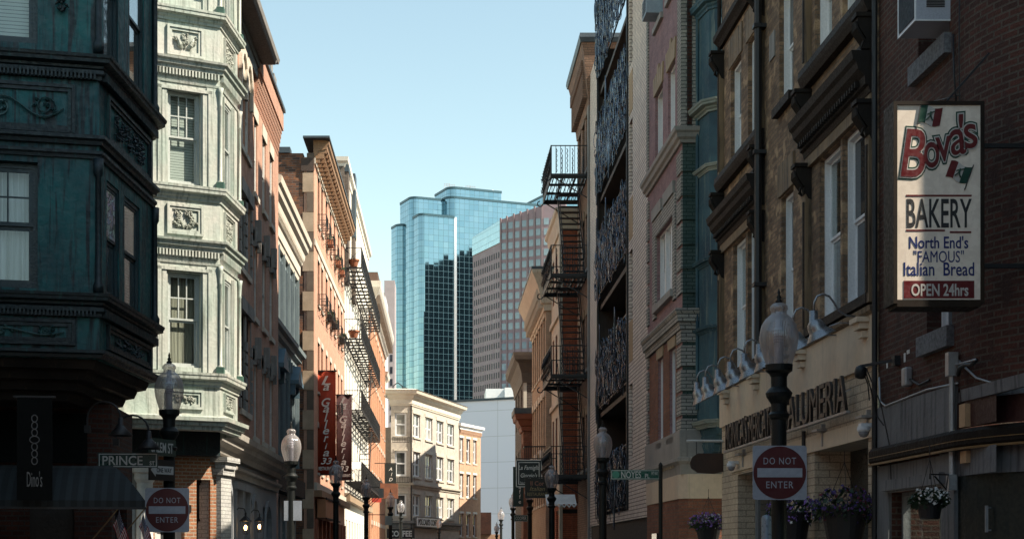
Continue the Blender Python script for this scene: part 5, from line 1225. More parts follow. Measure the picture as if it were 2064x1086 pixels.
# script name: green halo, cream line, red letters (letter by letter along a rising line)
letters = [('B', 1818, 1864, 262, 357, -.06), ('o', 1862, 1892, 288, 338, .12), ('v', 1888, 1918, 277, 325, .15), ('a', 1914, 1944, 262, 312, .15), ("'", 1932, 1941, 232, 258, .1), ('s', 1941, 1968, 252, 299, .2)]
for (grow, m_, d_) in ((.030, grn, .008), (.016, wht, .011), (.0035, red, .014)):
    for ch_, x0, x1, y0, y1, ro in letters:
        W = sx_(x1)-sx_(x0); H = (y1-y0)/3000*YS
        c = bpy.data.curves.new('t','FONT'); c.body = ch_; c.size = .3; c.extrude = .001; c.align_x = 'LEFT'; c.resolution_u = 4; c.shear = .12; c.offset = 0
        tt_ = bpy.data.objects.new('t', c); COL.objects.link(tt_); bpy.context.view_layer.update(); m0 = bpy.data.meshes.new_from_object(tt_.evaluated_get(bpy.context.evaluated_depsgraph_get()))
        xs = [v.co.x for v in m0.vertices]; ys = [v.co.y for v in m0.vertices]; ax, bx, ay, by = min(xs), max(xs), min(ys), max(ys)
        c.offset = grow / max(W/(bx-ax), H/(by-ay)) * 1.05; bpy.context.view_layer.update(); m1 = bpy.data.meshes.new_from_object(tt_.evaluated_get(bpy.context.evaluated_depsgraph_get()))
        bpy.data.objects.remove(tt_); bpy.data.curves.remove(c)
        for v in m1.vertices: v.co.x = (v.co.x-(ax+bx)/2)*W/(bx-ax); v.co.y = (v.co.y-(ay+by)/2)*H/(by-ay)
        m1.transform(Matrix.Rotation(ro, 4, 'Z')); m1.transform(Matrix.Rotation(R(90), 4, 'X')); m1.materials.clear(); m1.materials.append(m_)
        o = bpy.data.objects.new('lettering', m1); lk(o, bs_, ((sx_(x0)+sx_(x1))/2, -d_, (sz_(y0)+sz_(y1))/2))
# little tricolour flags painted on the sign
def tri(cx, cy, w, h, ang, cols_):
    for k, m_ in enumerate(cols_):
        b = MB(); n = 4
        for i in range(n):
            q = lambda a, v: (math.cos(ang)*(a-.5)*w - math.sin(ang)*((v-.5)*h+math.sin(a*7)*.012), -.012, math.sin(ang)*(a-.5)*w + math.cos(ang)*((v-.5)*h+math.sin(a*7)*.012))
            a0, a1 = (k+i/n)/3, (k+(i+1)/n)/3; b.face([q(a0,0),q(a1,0),q(a1,1),q(a0,1)])
        b = b; o = ob('flag_stripe', b, m_, bs_, (sx_(cx), 0, sz_(cy))); o.modifiers.new('s','SOLIDIFY').thickness = .003
    s_ = -1 if cols_[0] is grn else 1
    b = MB(); e_ = s_*.5*w; P = lambda x, z: (math.cos(ang)*x - math.sin(ang)*z, -.014, math.sin(ang)*x + math.cos(ang)*z); b.bar(P(e_, h*.7), P(e_, -h*.85), .008); ob('flag_pole', b, blk2, bs_, (sx_(cx), 0, sz_(cy)))
    f_ = MB(); o2 = ((.0,.06),(.0,-.0),(-.03,-.05),(.0,-.0),(.035,-.045)); f_.bar(P(0,.035),P(0,-.005),.016); f_.bar(P(0,-.0),P(-.03,-.045),.010); f_.bar(P(0,-.0),P(.03,-.045),.010); f_.bar(P(0,.025),P(.035,.045),.008); f_.bar(P(0,.025),P(-.03,.005),.008); ob('flag_figure', f_, grn, bs_, (sx_(cx), -.004, sz_(cy)))
tri(1874, 234, .21, .17, -.18, (grn, wht, red)); tri(1932, 348, .21, .16, -.35, (red, wht, grn))

# ================================================================== RIGHT: brown brick house over the salumeria
f2r = Fr((5.06, 27.1), (5.2, 17.82)); U = f2r.u
brk_b2 = brick('brick_umber', (.33,.215,.135), (.14,.09,.06), (.16,.125,.095), .205, .068, .009, (.5,(.07,.05,.035)), bs=.7, varc=(.45,.31,.19))
g1 = [(U(1478),U(1503)),(U(1507),U(1531)),(U(1575),U(1599)),(U(1652),U(1694)),(U(1698),U(1743))]
g2_ = [(U(1473),U(1494)),(U(1508),U(1531)),(U(1571),U(1599)),(U(1643),U(1677)),(U(1698),U(1724))]
shop = [(U(1487),U(1561),.2,2.92),(U(1642),U(1750),.1,2.98)]
holes = [(*c,4.72,6.95) for c in g1] + [(*c,8.36,10.1) for c in g2_]
t2 = bld('shop_house', 'brown brick house with dark carved window bays above the cream salumeria shopfront', f2r, 12.7, .35, brk_b2, holes, .3, z0=4.5)
slab(t2, 'attic_shade_block', brk_b2, U(1648), f2r.L, .001, 8, 12.7, 24)  # unseen block added above the frame to shade the near left bay
wk = dict(fr=white_pt, ft=.05, dep=.15, sd=.05)
for k, c in enumerate(g1): window(t2, c[0], .07, 4.72, c[1]-c[0], 2.23, pane=g_clear if k in (0,3) else g_dark, curtain=((curt_gr,.52) if k in (0,3) else None), **wk)
for k, c in enumerate(g2_): window(t2, c[0], .07, 8.36, c[1]-c[0], 1.74, pane=g_sky if k in (3,) else g_dark, **wk)
b = MB(); b.face([(0,8,4.5),(0,.36,4.5),(0,.36,12.7),(0,8,12.7)]); b.face([(f2r.L,.36,4.5),(f2r.L,8,4.5),(f2r.L,8,12.7),(f2r.L,.36,12.7)]); b.face([(0,8,4.5),(f2r.L,8,4.5),(f2r.L,8,12.7),(0,8,12.7)]); b.face([(0,.34,12.68),(f2r.L,.34,12.68),(f2r.L,8,12.68),(0,8,12.68)]); ob('side_wall', b, brk_b2, t2)
# dark room behind the open windows
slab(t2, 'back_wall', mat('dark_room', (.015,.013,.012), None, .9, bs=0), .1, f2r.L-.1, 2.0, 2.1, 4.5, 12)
bays = ((U(1456), U(1541)), (U(1630), U(1766)))
for a, c in bays:
    c = min(c, f2r.L-.005); pth2 = [(a,.02),(a,0),(c,0),(c,.02)]
    pt_e = lambda z, pr: corn(t2, [(a,0),(c,0)], steps(z, pr), trim_dk)
    slab(t2, 'stone_frieze', stone_bn, a+.03, c-.03, -.06, 0, 6.97, 7.12)
    pt_e(7.12, [(.07,0),(.09,.08),(.13,.1),(.14,.2),(.22,.28),(.24,.36),(.28,.40),(.30,.50)])
    pt_e(7.64, [(.16,0),(.14,.1),(.10,.14)])
    pt_e(8.10, [(.10,0),(.14,.08),(.16,.14),(.15,.24)])
    rep('dentil', boxm((0,.045,-.19,-.10,0,.07)), trim_dk, t2, [(a+.1+k*.11, 0, 7.245) for k in range(int((c-a-.2)/.11))])
    slab(t2, 'sill', trim_dk, a+.1, c-.1, -.1, .06, 4.60, 4.72)
    for x in (a+.0, c-.16):
        for z0, z1 in ((4.6, 6.6), (8.34, 10.5)):
            slab(t2, 'pilaster', stone_bn, x, x+.16, -.09, 0, z0, z1); slab(t2, 'pilaster_panel', trim_dk, x+.045, x+.115, -.105, -.09, z0+.12, z1-.1)
    for x in (a+.08, c-.08):
        for z in (6.6, 7.64, 10.2):
            b = MB(); pr = [(0,-.08),(-.05,-.06),(-.09,.02),(-.10,.10),(-.15,.17),(-.20,.24),(-.225,.32),(-.22,.38),(0,.38)]; K_ = len(pr)
            for s_ in (-1, 1):
                f_ = [(x+s_*.085, y, z+zz) for y, zz in pr]; b.face(f_ if s_ < 0 else f_[::-1])
            for q in range(K_): a_, c_ = pr[q], pr[(q+1)%K_]; b.face([(x-.085,a_[0],z+a_[1]),(x-.085,c_[0],z+c_[1]),(x+.085,c_[0],z+c_[1]),(x+.085,a_[0],z+a_[1])])
            b.box(x-.11,x+.11,-.25,0,z+.38,z+.43)
            for q in range(5): b.tube([(x-.06+.03*q,-.10-.02*q%2,z+.0),(x-.07+.035*q,-.14,z+.1),(x-.08+.04*q,-.23,z+.24),(x-.06+.03*q,-.24,z+.33)], [.012,.022,.024,.014], 5)
            ob('console', b, trim_dk, t2)
for a, c in ((g1[2][0], g1[2][1]),):
    slab(t2, 'lintel', stone_bn, a-.1, c+.12, -.04, .0, 6.97, 7.45); slab(t2, 'sill', trim_dk, a-.1, c+.1, -.09, .06, 4.60, 4.72)
for k, c in enumerate(g2_):
    b = MB(); W = c[1]-c[0]
    for q in range(5): b.box(c[0]-.12+q*(W+.24)/5+.006, c[0]-.12+(q+1)*(W+.24)/5-.006, -.02, 0, 10.12, 10.62)
    ob('lintel', b, stone_bn, t2)
slab(t2, 'sill', trim_dk, g2_[2][0]-.1, g2_[2][1]+.1, -.1, .06, 8.22, 8.35)
corn(t2, [(0,0),(f2r.L,0)], steps(10.72, [(.06,0),(.1,.06),(.16,.12),(.17,.2)]), trim_dk)
slab(t2, 'stone_plaque', stone_gr, U(1553), U(1563), -.02, 0, 9.25, 9.65)
b = MB(); x = U(1543); b.tube([(x,-.12,4.6),(x,-.12,12.5)], .06, 8); 
for z in (5.8, 7.9, 9.9): b.box(x-.08, x+.08, -.2, 0, z, z+.06)
ob('downpipe', b, iron, t2)
b = MB(); b.tube([(.05,-.06,4.6),(.05,-.06,12.5)], .035, 8); ob('downpipe', b, trim_dk, t2)
# shopfront as its own thing
ts = thing('salumeria_shopfront', 'cream painted shopfront lettered SALUMERIA on the right side of the street', 'shopfront', (5.06, 27.1, 0), f2r.ang)
b = MB(); b.wall(0, f2r.L, 0, 4.5, shop, .6); b.face([(0,.9,0),(0,0,0),(0,0,4.5),(0,.9,4.5)]); ob('wall', b, cream_br, ts)
slab(ts, 'fascia', cream, 0, f2r.L, -.045, 0, 3.84, 4.46)
corn(ts, [(0,0),(f2r.L,0)], steps(4.46, [(.06,0),(.10,.03),(.11,.09)]), stone_bn)
slab(ts, 'beam', cream, U(1475), U(1765), -.03, 0, 2.98, 3.2)
cl = MB(); 
for px in (1472, 1533, 1626, 1752): rep('bracket', boxm((-.16,.16,-.20,-.045,.18,.24),(-.13,.13,-.16,-.045,.10,.18),(-.09,.09,-.12,-.045,0,.08)), cream, ts, [(U(px), 0, 4.2)])
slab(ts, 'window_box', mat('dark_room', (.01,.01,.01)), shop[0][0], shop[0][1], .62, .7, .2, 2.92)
window(ts, shop[0][0], .3, .2, shop[0][1]-shop[0][0], 2.72, fr=galv, sash=False, pane=g_dark, ft=.07)
window(ts, shop[1][0]+.9, .5, .1, shop[1][1]-shop[1][0]-.9, 2.88, fr=trim_dk, sash=False, pane=g_dark, ft=.09)
slab(ts, 'door', mat('door_black_green', (.012,.018,.018), None, .35), shop[1][0], shop[1][0]+.9, .5, .58, .1, 2.98)
b = MB(); x = U(1627); b.tube([(x,-.05,0),(x,-.05,3.3)], .03, 8); ob('pipe', b, iron, ts)
lt_m = mat('letter_bronze', (.05,.045,.04), (.035,.03,.028), .45, .3, 5); rail_m = mat('rail_grey', (.35,.34,.33), (.28,.27,.26), .45, .4)
for body, x0, x1 in (("MONICA'S MERCATO", 1465, 1564), ("SALUMERIA", 1582, 1708)):
    a, c = f2r.u(x0, .14), f2r.u(x1, .14); text(body, 1, lt_m, ts, ((a+c)/2, -.15, 3.36), fit=(c-a, .46), ext=.02, off=.0)
a, c = f2r.u(1463,.14), f2r.u(1712,.14); slab(ts, 'letter_rail', rail_m, a, c, -.18, -.13, 3.32, 3.35); slab(ts, 'letter_rail', rail_m, a, c, -.135, -.125, 3.6, 3.62)
for px in (1490, 1560, 1648, 1738): x = f2r.u(px, .1); b = MB(); b.box(x-.16, x+.1, -.14, 0, 3.22, 3.25); b.box(x-.02,x+.02,-.05,0,3.02,3.32); ob('rail_bracket', b, rail_m, ts)
# galvanised gooseneck lights
galv2 = mat('aluminium_shade', (.30,.30,.31), (.22,.22,.23), .36, .8, 5, bs=0)
def gneck():
    g = thing('gooseneck_light', '-', 'wall light', (0,0,0), 0, 'silver gooseneck lights above the salumeria')
    a = MB(); a.tube([(0,0,0),(0,-.20,.01),(0,-.30,.07),(0,-.36,.17),(0,-.42,.25),(0,-.50,.28),(0,-.57,.25),(0,-.61,.17),(0,-.615,.02)], .014, 8); a.lathe([(.06,-.01),(.06,.01)], (0,-.0,0), 12); ob('arm', a, galv2, g, smooth=True)
    a = MB(); a.tube([(0,-.0,-.08),(0,-.30,-.08),(0,-.42,-.12)], .010, 6); a.bar((0,-.01,-.14),(0,-.01,-.02),.05,.02); ob('stay', a, galv2, g)
    s = MB(); s.T = Matrix.Translation((0,-.615,0)) @ Matrix.Scale(1.2, 4)
    s.lathe([(.035,.06),(.042,.055),(.044,-.06),(.05,-.065)], n=20); s.T = Matrix.Translation((0,-.61,-.07)) @ Matrix.Rotation(R(26), 4, 'X') @ Matrix.Scale(1.22, 4)
    s.lathe([(.045,.02),(.075,-.005),(.092,-.05),(.092,-.09),(.098,-.10),(.155,-.165),(.16,-.175),(.150,-.17),(.09,-.105)], n=24, cap=False); s.T = None; ob('shade', s, galv2, g, smooth=True); return g
labs = ['silver gooseneck light farthest down the row, before the blue oriel', 'silver gooseneck light second from the far end of the row', 'silver gooseneck light third from the far end of the row', 'silver gooseneck light fourth from the far end, centre of the row', 'silver gooseneck light fifth from the far end, under the paired windows', 'silver gooseneck light half hidden behind the left edge of the big lamp globe', 'silver gooseneck light just right of the big lamp globe', 'silver gooseneck light nearest to the camera, largest of the row']
g0 = gneck()
for k, (px, yt_) in enumerate(((1405,1),(1422,1),(1447,1),(1472,1),(1500,1),(1531,1),(1598,1),(1640,1))):
    g = g0 if k == 0 else copy_tree(g0); Y_ = f2r.Y(px, .615); p = f2r.P(f2r.u(px, .615), 0.0); g.location = (p[0], p[1], 4.50); g.rotation_euler = (0,0,f2r.ang); g['label'] = labs[k]
# security cameras and flood light
def camd(px, py, lab):
    Yc = f2r.Y(px, .15); p = f2r.P(f2r.u(px,.15), 0); c = thing('security_camera', lab, 'security camera', (p[0], p[1], hz(py, Yc)), f2r.ang, 'white dome cameras on the salumeria')
    b = MB(); b.box(-.05,.05,-.2,0,.03,.08); b.lathe([(.02,.05),(.075,.045),(.08,.0),(.07,-.02)], (0,-.15,0), 16); ob('mount', b, white_pt, c); b = MB(); b.lathe([(.065,-.018),(.06,-.05),(.04,-.08),(.01,-.09)], (0,-.15,0), 16); ob('dome', b, mat('camera_dome', (.28,.28,.30), None, .15, bs=0), c, smooth=True)
camd(1474, 938, 'white dome camera at the far edge of the shopfront, below the letters'); camd(1741, 866, 'white dome camera above the near doorway of the shopfront')
p = f2r.P(f2r.u(1735,.35),0); fl_ = thing('flood_light', 'black flood light with loose wires at the corner of cream shopfront and dark brick', 'flood light', (p[0], p[1], hz(748, f2r.Y(1735,.35))), f2r.ang)
b = MB(); b.T = Matrix.Translation((0,-.35,0)) @ Matrix.Rotation(R(30),4,'Y') @ Matrix.Scale(.8,4); b.lathe([(.03,.09),(.08,.05),(.09,-.03),(.075,-.09)], n=16); b.T = None; ob('lamp', b, iron, fl_, smooth=True); b = MB(); b.bar((0,-.35,.06),(.28,-.02,.10),.03); b.box(.24,.36,-.07,.02,.03,.14); ob('arm', b, iron, fl_)
b = MB(); b.tube([(0,-.3,.02),(-.1,-.2,-.2),(-.2,-.1,-.5),(-.1,-.05,-.62)], .008, 5); b.tube([(.06,-.3,.02),(.12,-.15,-.4),(.16,-.06,-.9),(.2,-.06,-1.3)], .008, 5); b.tube([(0,-.32,0),(-.05,-.25,-.15),(-.16,-.2,-.32)], .008, 5); ob('wires', b, iron, fl_)
# hanging board and bracket pipe at the far edge
Yb = 27.0; hb_ = thing('hanging_sign', 'dark brown shaped wooden board hanging from a pale pipe before the blue oriel', 'sign', (*pt(1428, Yb), 0), 0)
b = MB(); b.tube([pt(1384,Yb)[0:1]+(0,0) if False else ((1384-1428)*Yb/3000,0,hz(888,Yb)),((1470-1428)*Yb/3000+.15,0,hz(888,Yb))], .022, 8); ob('pipe', b, white_old, hb_)
b = MB(); zc_ = hz(932,Yb); pr = [(-.34,0),(-.30,.10),(-.2,.17),(.25,.17),(.36,.1),(.40,0),(.34,-.14),(.1,-.2),(-.2,-.18),(-.31,-.1)]
f0 = [(x,-.03,zc_+z) for x,z in pr]; f1_ = [(x,.03,zc_+z) for x,z in pr]; b.face(f0); b.face(f1_[::-1])
for i in range(len(pr)): j=(i+1)%len(pr); b.face([f0[i],f1_[i],f1_[j],f0[j]])
ob('board', b, mat('board_brown', (.055,.025,.014), (.03,.015,.01), .5), hb_); b = MB()
for x in (-.22,.22): b.bar((x,0,zc_+.15),(x,0,hz(888,Yb)),.012)
ob('chains', b, iron, hb_)
# ================================================================== RIGHT: purple brick corner house with blue copper oriel
f3r = Fr((4.9-.015*4.7, 35.3), (4.9, 30.6)); U = f3r.u
pur_b = brick('brick_purple', (.34,.205,.21), (.25,.15,.155), (.29,.22,.22), .2, .067, .008, (.3,(.12,.06,.06)), bs=.5)
red_b = brick('brick_red_lower', (.30,.125,.075), (.21,.085,.055), (.17,.12,.09), .2, .067, .008, (.35,(.06,.03,.02)), bs=.6)
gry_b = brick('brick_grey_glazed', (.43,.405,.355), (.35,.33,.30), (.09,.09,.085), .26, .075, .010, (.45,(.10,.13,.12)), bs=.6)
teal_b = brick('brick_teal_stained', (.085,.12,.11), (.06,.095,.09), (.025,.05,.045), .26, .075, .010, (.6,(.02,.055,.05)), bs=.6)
wA, wB = (U(1321),U(1336)), (U(1346.5),U(1361)); wA1, wB1 = (U(1327),U(1337)), (U(1350),U(1362)); wm = (U(1324),U(1358.5))
hol = [(*wA,10.35,12.0),(*wB,10.35,12.0),(*wA,13.55,15.3),(*wB,13.55,15.3),(*wm,7.15,8.75),(*wA1,4.02,5.92),(*wB1,4.02,5.92)]
t3r = bld('corner_house', 'purple and grey brick corner house with blue copper oriel, beside the pale brick block', f3r, 24.5, .3, pur_b, hol, .28, z0=3.75)
rw = Fr((4.9, 30.6), (12, 30.6)); root = (f3r.o.x, f3r.o.y)
for i, h in enumerate(hol):
    if i != 4: window(t3r, h[0], .06, h[2], h[1]-h[0], h[3]-h[2], fr=white_pt, pane=(g_dark, g_blind, g_mid)[i%3], ft=.05, dep=.16, sd=.08)
mw = wm[1]-wm[0]
for k in range(3): window(t3r, wm[0]+.02+k*mw/3, .07, 7.15, mw/3-.03, 1.6, fr=white_pt, pane=(g_mid, g_blind, g_dark)[k], ft=.05, dep=.16, sd=.06)
low = slab(t3r, 'lower_brick', red_b, U(1325.5)-.1, U(1364), -.004, -.001, 3.78, 6.15) if False else None
# party and side walls (camera facing)
T_ = Matrix.Rotation(-f3r.ang, 4, 'Z') @ Matrix.Translation((rw.o.x-root[0], rw.o.y-root[1], 0))
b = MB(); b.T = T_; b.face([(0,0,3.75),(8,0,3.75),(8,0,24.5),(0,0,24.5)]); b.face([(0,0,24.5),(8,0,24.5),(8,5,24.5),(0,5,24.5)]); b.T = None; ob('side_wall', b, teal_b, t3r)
b = MB(); b.T = T_; b.face([(8,4.7,0),(-.07,4.7,0),(-.07,4.7,24.5),(8,4.7,24.5)]); b.T = None; ob('party_wall', b, pur_b, t3r)
ends = U(1305.3)
for k in range(24):   # rusticated quoins, five courses each with a dark recess between
    z = 3.9+k*.50
    if 10.0 < z < 10.4 or z > 9.8: continue
    if 6.1 < z < 6.7: continue
    slab(t3r, 'quoin', gry_b, f3r.L-.52, f3r.L+.035, -.035, .0, z, z+.42); slab(t3r, 'quoin', gry_b, 0.02, .30, -.035, 0, z, z+.42)
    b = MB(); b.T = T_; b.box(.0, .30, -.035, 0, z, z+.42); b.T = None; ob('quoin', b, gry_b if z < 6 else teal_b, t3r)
slab(t3r, 'quoin', gry_b, f3r.L-.40, f3r.L+.03, -.035, 0, 10.3, 21.7); slab(t3r, 'quoin', gry_b, .02, .24, -.035, 0, 10.3, 21.7)
for x0, x1, m_ in ((0,.09,gry_b),(.20,.32,gry_b)): b = MB(); b.T = T_; b.box(x0, x1, -.035, 0, 10.3, 21.7); b.T = None; ob('quoin', b, m_, t3r)
b = MB(); b.T = T_; b.box(.095,.195,-.004,0,10.35,21.7); b.T = None; ob('recess_strip', b, brk_dk, t3r)
# red brick panels of the first floor, stone dressings
tan_s = mat('tan_stone', (.36,.27,.17), (.28,.21,.13), .8, 0, 2, ((.15,.11,.07), .58, .8)); gst = mat('grey_band_stone', (.30,.285,.26), (.24,.23,.21), .8, 0, 1.5, ((.12,.12,.11), .55, .8))
pan = MB(); pan.wall(.32, f3r.L-.54, 3.9, 6.1, [h for h in hol if h[2] < 5], .01, -.006); ob('red_panel', pan, red_b, t3r)
pth2 = [(0,.4),(0,0),(f3r.L,0)] ; ppath = [(0,0),(f3r.L,0)]
sidep = [tuple((T_ @ Vector((x,y,0)))[:2]) for x, y in ((0,0),(8,0))]
bandp = [(0,0),(f3r.L,0),sidep[1]]
for z, pr in ((9.98, [(.05,0),(.07,.06),(.12,.1),(.14,.18),(.18,.22),(.19,.3)]), (6.15, [(.06,0),(.07,.12),(.12,.16),(.13,.3),(.17,.36),(.17,.42)])): corn(t3r, bandp, steps(z, pr), gry_b if z < 7 else gst)
corn(t3r, bandp, steps(3.18, [(.03,0),(.04,.10),(.05,.2),(.12,.27),(.12,.34),(.07,.36),(.07,.9)]), gst)
for h in hol[:4]+hol[5:]:
    slab(t3r, 'sill', gst, h[0]-.08, h[1]+.08, -.07, .08, h[2]-.13, h[2]); W = h[1]-h[0]; fan = MB()
    for q in range(5):
        x0, x1 = h[0]-.08+q*(W+.16)/5, h[0]-.08+(q+1)*(W+.16)/5; e = .10*(q-2)/2
        z0, z1 = h[3], h[3]+.42+(.14 if q == 2 else 0)
        P = [(x0+.006,z0),(x1-.006,z0),(x1-.006+e,z1),(x0+.006+e,z1)]
        fan.face([(x,-.035,z) for x,z in P]); fan.face([(P[3][0],-.035,z1),(P[2][0],-.035,z1),(P[2][0],0,z1),(P[3][0],0,z1)]); fan.face([(P[0][0],-.035,z0),(P[0][0],0,z0),(P[1][0],0,z0),(P[1][0],-.035,z0)]); fan.face([(P[0][0],-.035,z0),(P[3][0],-.035,z1),(P[3][0],0,z1),(P[0][0],0,z0)]); fan.face([(P[1][0],-.035,z0),(P[1][0],0,z0),(P[2][0],0,z1),(P[2][0],-.035,z1)])
    ob('lintel', fan, tan_s, t3r)
slab(t3r, 'surround', gry_b, wm[0]-.42, wm[0]-.01, -.04, 0, 6.9, 9.15); slab(t3r, 'surround', gry_b, wm[1]+.01, wm[1]+.32, -.04, 0, 6.9, 9.15); slab(t3r, 'surround', gry_b, wm[0]-.01, wm[1]+.01, -.038, 0, 8.75, 9.15)
for k in range(2): slab(t3r, 'stone_block', gst, wm[0]-.4+k*(mw/2+.45), wm[0]-.4+k*(mw/2+.45)+mw/2-.1+.25, -.07, -.0, 9.16, 9.42)
slab(t3r, 'sill', gst, wm[0]-.1, wm[1]+.1, -.10, .06, 7.0, 7.15)
rep('lattice', boxm((0,.06,-.10,-.07,0,.06),(.08,.14,-.10,-.07,.1,.16)), tan_s, t3r, [(.15+k*.26, 0, 3.34) for k in range(int((f3r.L-.3)/.26))])
# base: cream band with chamfer and red brick
bb = Fr((4.80, 35.2), (4.86, 30.55)); 
bp = [rel(p, root) for p in ((4.80,35.2),(4.86,30.75),(5.0,30.5),(6.2,30.5),(6.2,31))]
def rootrot(path): return [tuple((Matrix.Rotation(-f3r.ang,4,'Z') @ Vector((*p,0)))[:2]) for p in path]
bpr = rootrot(bp); b = MB(); b.mould(bpr, [(-.3,2.68),(.02,2.68),(.02,3.18),(-.3,3.18)]); ob('cream_band', b, cream, t3r)
b = MB(); b.mould(bpr, [(-.3,0),(0,0),(0,2.68),(-.3,2.68)]); ob('base_wall', b, red_b, t3r)
slab(t3r, 'basement_window', g_dark, 1.2, 1.9, -.09, -.05, .8, 2.0)
# blue copper oriel on the side
o0 = Vector((5.2, 30.6)); Yf = 29.75
op = [(5.2,30.6),(5.32,Yf+.12),(5.46,Yf),(7.2,Yf),(7.5,30.6)]; opr = rootrot([rel(p, root) for p in op])
b = MB()
lv = [(4.15,5.98),(5.98,7.36),(7.36,9.25),(9.25,10.42),(10.42,12.5),(12.5,21)]
for z0, z1 in ((4.1, 21),):
    for p, q in zip(opr, opr[1:]): b.face([(*p,z0),(*q,z0),(*q,z1),(*p,z1)])
    b.face([(*p,z0) for p in opr][::-1])
ob('oriel', b, blue_cu, t3r)
for z, h, o in ((4.08,.16,.12),(6.0,.12,.1),(7.34,.14,.12),(9.22,.14,.10),(10.4,.22,.2),(12.45,.26,.16),(14.0,.2,.14)): corn(t3r, opr, CORN(z, h, o), blue_lt if z in (4.08,9.22,10.4) else blue_cu, 'oriel_cornice')
def oriel_panel(x0, x1, z0, z1):
    b = MB(); b.T = Matrix.Rotation(-f3r.ang,4,'Z') @ Matrix.Translation((-root[0],-root[1],0)); y = Yf
    b.box(x0,x1,y-.05,y,z1-.06,z1); b.box(x0,x1,y-.05,y,z0,z0+.06); b.box(x0,x0+.05,y-.035,y,z0+.06,z1-.06); b.box(x1-.05,x1,y-.035,y,z0+.06,z1-.06); b.T = None; ob('oriel_panel', b, blue_cu, t3r)
for z0, z1 in ((4.32,5.9),(6.2,7.25),(7.56,9.1),(9.42,10.3),(10.7,12.3)): oriel_panel(5.66, 6.5, z0, z1); oriel_panel(5.50, 5.62, z0-.06, z1+.06)
b = MB()
for k in range(5):
    s_ = 1-.18*k; q = [(5.25+.02*k,30.6),(5.46,Yf+.16*k),(7.2,Yf+.16*k),(7.4,30.6)]; q = rootrot([rel(p, root) for p in q]); b.mould(q, [(-.4,4.1-.16*(k+1)),(-.02,4.1-.16*(k+1)),(.02,4.1-.16*k-.03),(.02,4.1-.16*k),(-.4,4.1-.16*k)])
ob('oriel_base', b, blue_cu, t3r)
b = MB(); p = rootrot([rel((5.19,30.5), root)])[0]; b.tube([(*p,4.5),(*p,20)], .035, 8); ob('downpipe', b, blue_cu, t3r)
ac2 = thing('air_conditioner', 'small blue grey window air conditioner high on the purple brick wall', 'air conditioner', (*f3r.P(wA[0]+.1,0), 13.68), f3r.ang)
b = MB(); b.box(0,.6,-.32,.15,0,.42); ob('case', b, mat('ac_blue_grey', (.30,.38,.44), None, .5), ac2, bevel=.01); gr_ = MB()
for k in range(10): gr_.box(.05,.55,-.326,-.321,.05+k*.034,.065+k*.034)
ob('grille', gr_, iron, ac2)

# ================================================================== RIGHT: pale brick block with ring screens
f4r = Fr((5.04, 51.35), (5.04, 36.75)); U = f4r.u
wh_b = brick('brick_pale', (.84,.73,.63), (.78,.67,.58), (.26,.21,.18), .30, .1, .013, (.12,(.35,.28,.23)), bs=.5)
ua, ub = U(1206), U(1267)
hol = []
for z in (4.1, 7.7, 11.2, 14.7): hol.append((U(1268.5), U(1275), z, z+2.0))
t4r = thing('apartment_block', 'pale brick block with dark balconies screened by steel rings, right side', 'building', (f4r.o.x, f4r.o.y, 0), f4r.ang)
b = MB(); b.wall(ub, f4r.L, 2.72, 23.4, hol, .2); b.wall(0, ua, 2.72, 18.0, (), .2); b.wall(0, f4r.L, 2.45, 2.72)
rr_ = MB(); rr_.face([(ub,0.01,2.7),(ub,.01,23.4),(ub,2.2,23.4),(ub,2.2,2.7)]); rr_.face([(ua,0.01,2.7),(ua,2.2,2.7),(ua,2.2,18),(ua,0.01,18)])
b.face([(f4r.L,0,0),(f4r.L,9,0),(f4r.L,9,23.4),(f4r.L,0,23.4)]); b.face([(0,9,0),(0,0,0),(0,0,18),(0,9,18)]); b.face([(0,9,18),(0,0,18),(ua,0,18),(ua,9,18)]); b.face([(ub,0,23.4),(f4r.L,0,23.4),(f4r.L,9,23.4),(ub,9,23.4)])
b.face([(0,9,0),(f4r.L,9,0),(f4r.L,9,18),(0,9,18)]); ob('wall', b, wh_b, t4r)
dkp = mat('recess_shade_brown', (.045,.03,.022), (.03,.02,.015), .7, 0, 3);  # dark brown stands in for the deep shade of the balcony recess
slab(t4r, 'recess_wall', dkp, ua, ub, 2.2, 2.3, 2.7, 20.5); ob('recess_side', rr_, dkp, t4r)
for z in (2.72, 6.2, 9.7, 13.2, 16.7, 20.3): slab(t4r, 'balcony_slab', dkp, ua+.002, ub-.002, .06, 2.2, z-.12-.14, z-.12)
for h in hol: window(t4r, h[0], .12, h[2], h[1]-h[0], 2.0, fr=mat('frame_grey_blue', (.30,.34,.38), None, .5), pane=g_mid, ft=.05)
for z in (10.0, 13.4, 6.7): slab(t4r, 'tan_panel', mat('panel_tan', (.42,.28,.15), None, .8), U(1268.5), U(1275.5), -.01, 0, z, z+1.1)
for z in (6.2, 9.7, 13.2, 16.7, 2.72): window(t4r, ua+.8, 1.6, z, 3.0, 2.2, fr=mat('frame_pale_grey', (.45,.48,.52), None, .5), pane=g_dark, sash=False, ft=.09)
slab(t4r, 'garage_opening', mat('garage_black', (.006,.006,.007), None, .8, bs=0), .0, f4r.L, .05, .2, 0, 2.45)
slab(t4r, 'roof_slab', mat('roof_blue_metal', (.20,.26,.31), (.14,.19,.23), .4, .4, 2), ua, ub, -.1, 9, 20.3, 20.6)
ringm = mat('ring_steel', (.20,.23,.28), (.02,.03,.045), .15, .9, 1.2, bs=0)
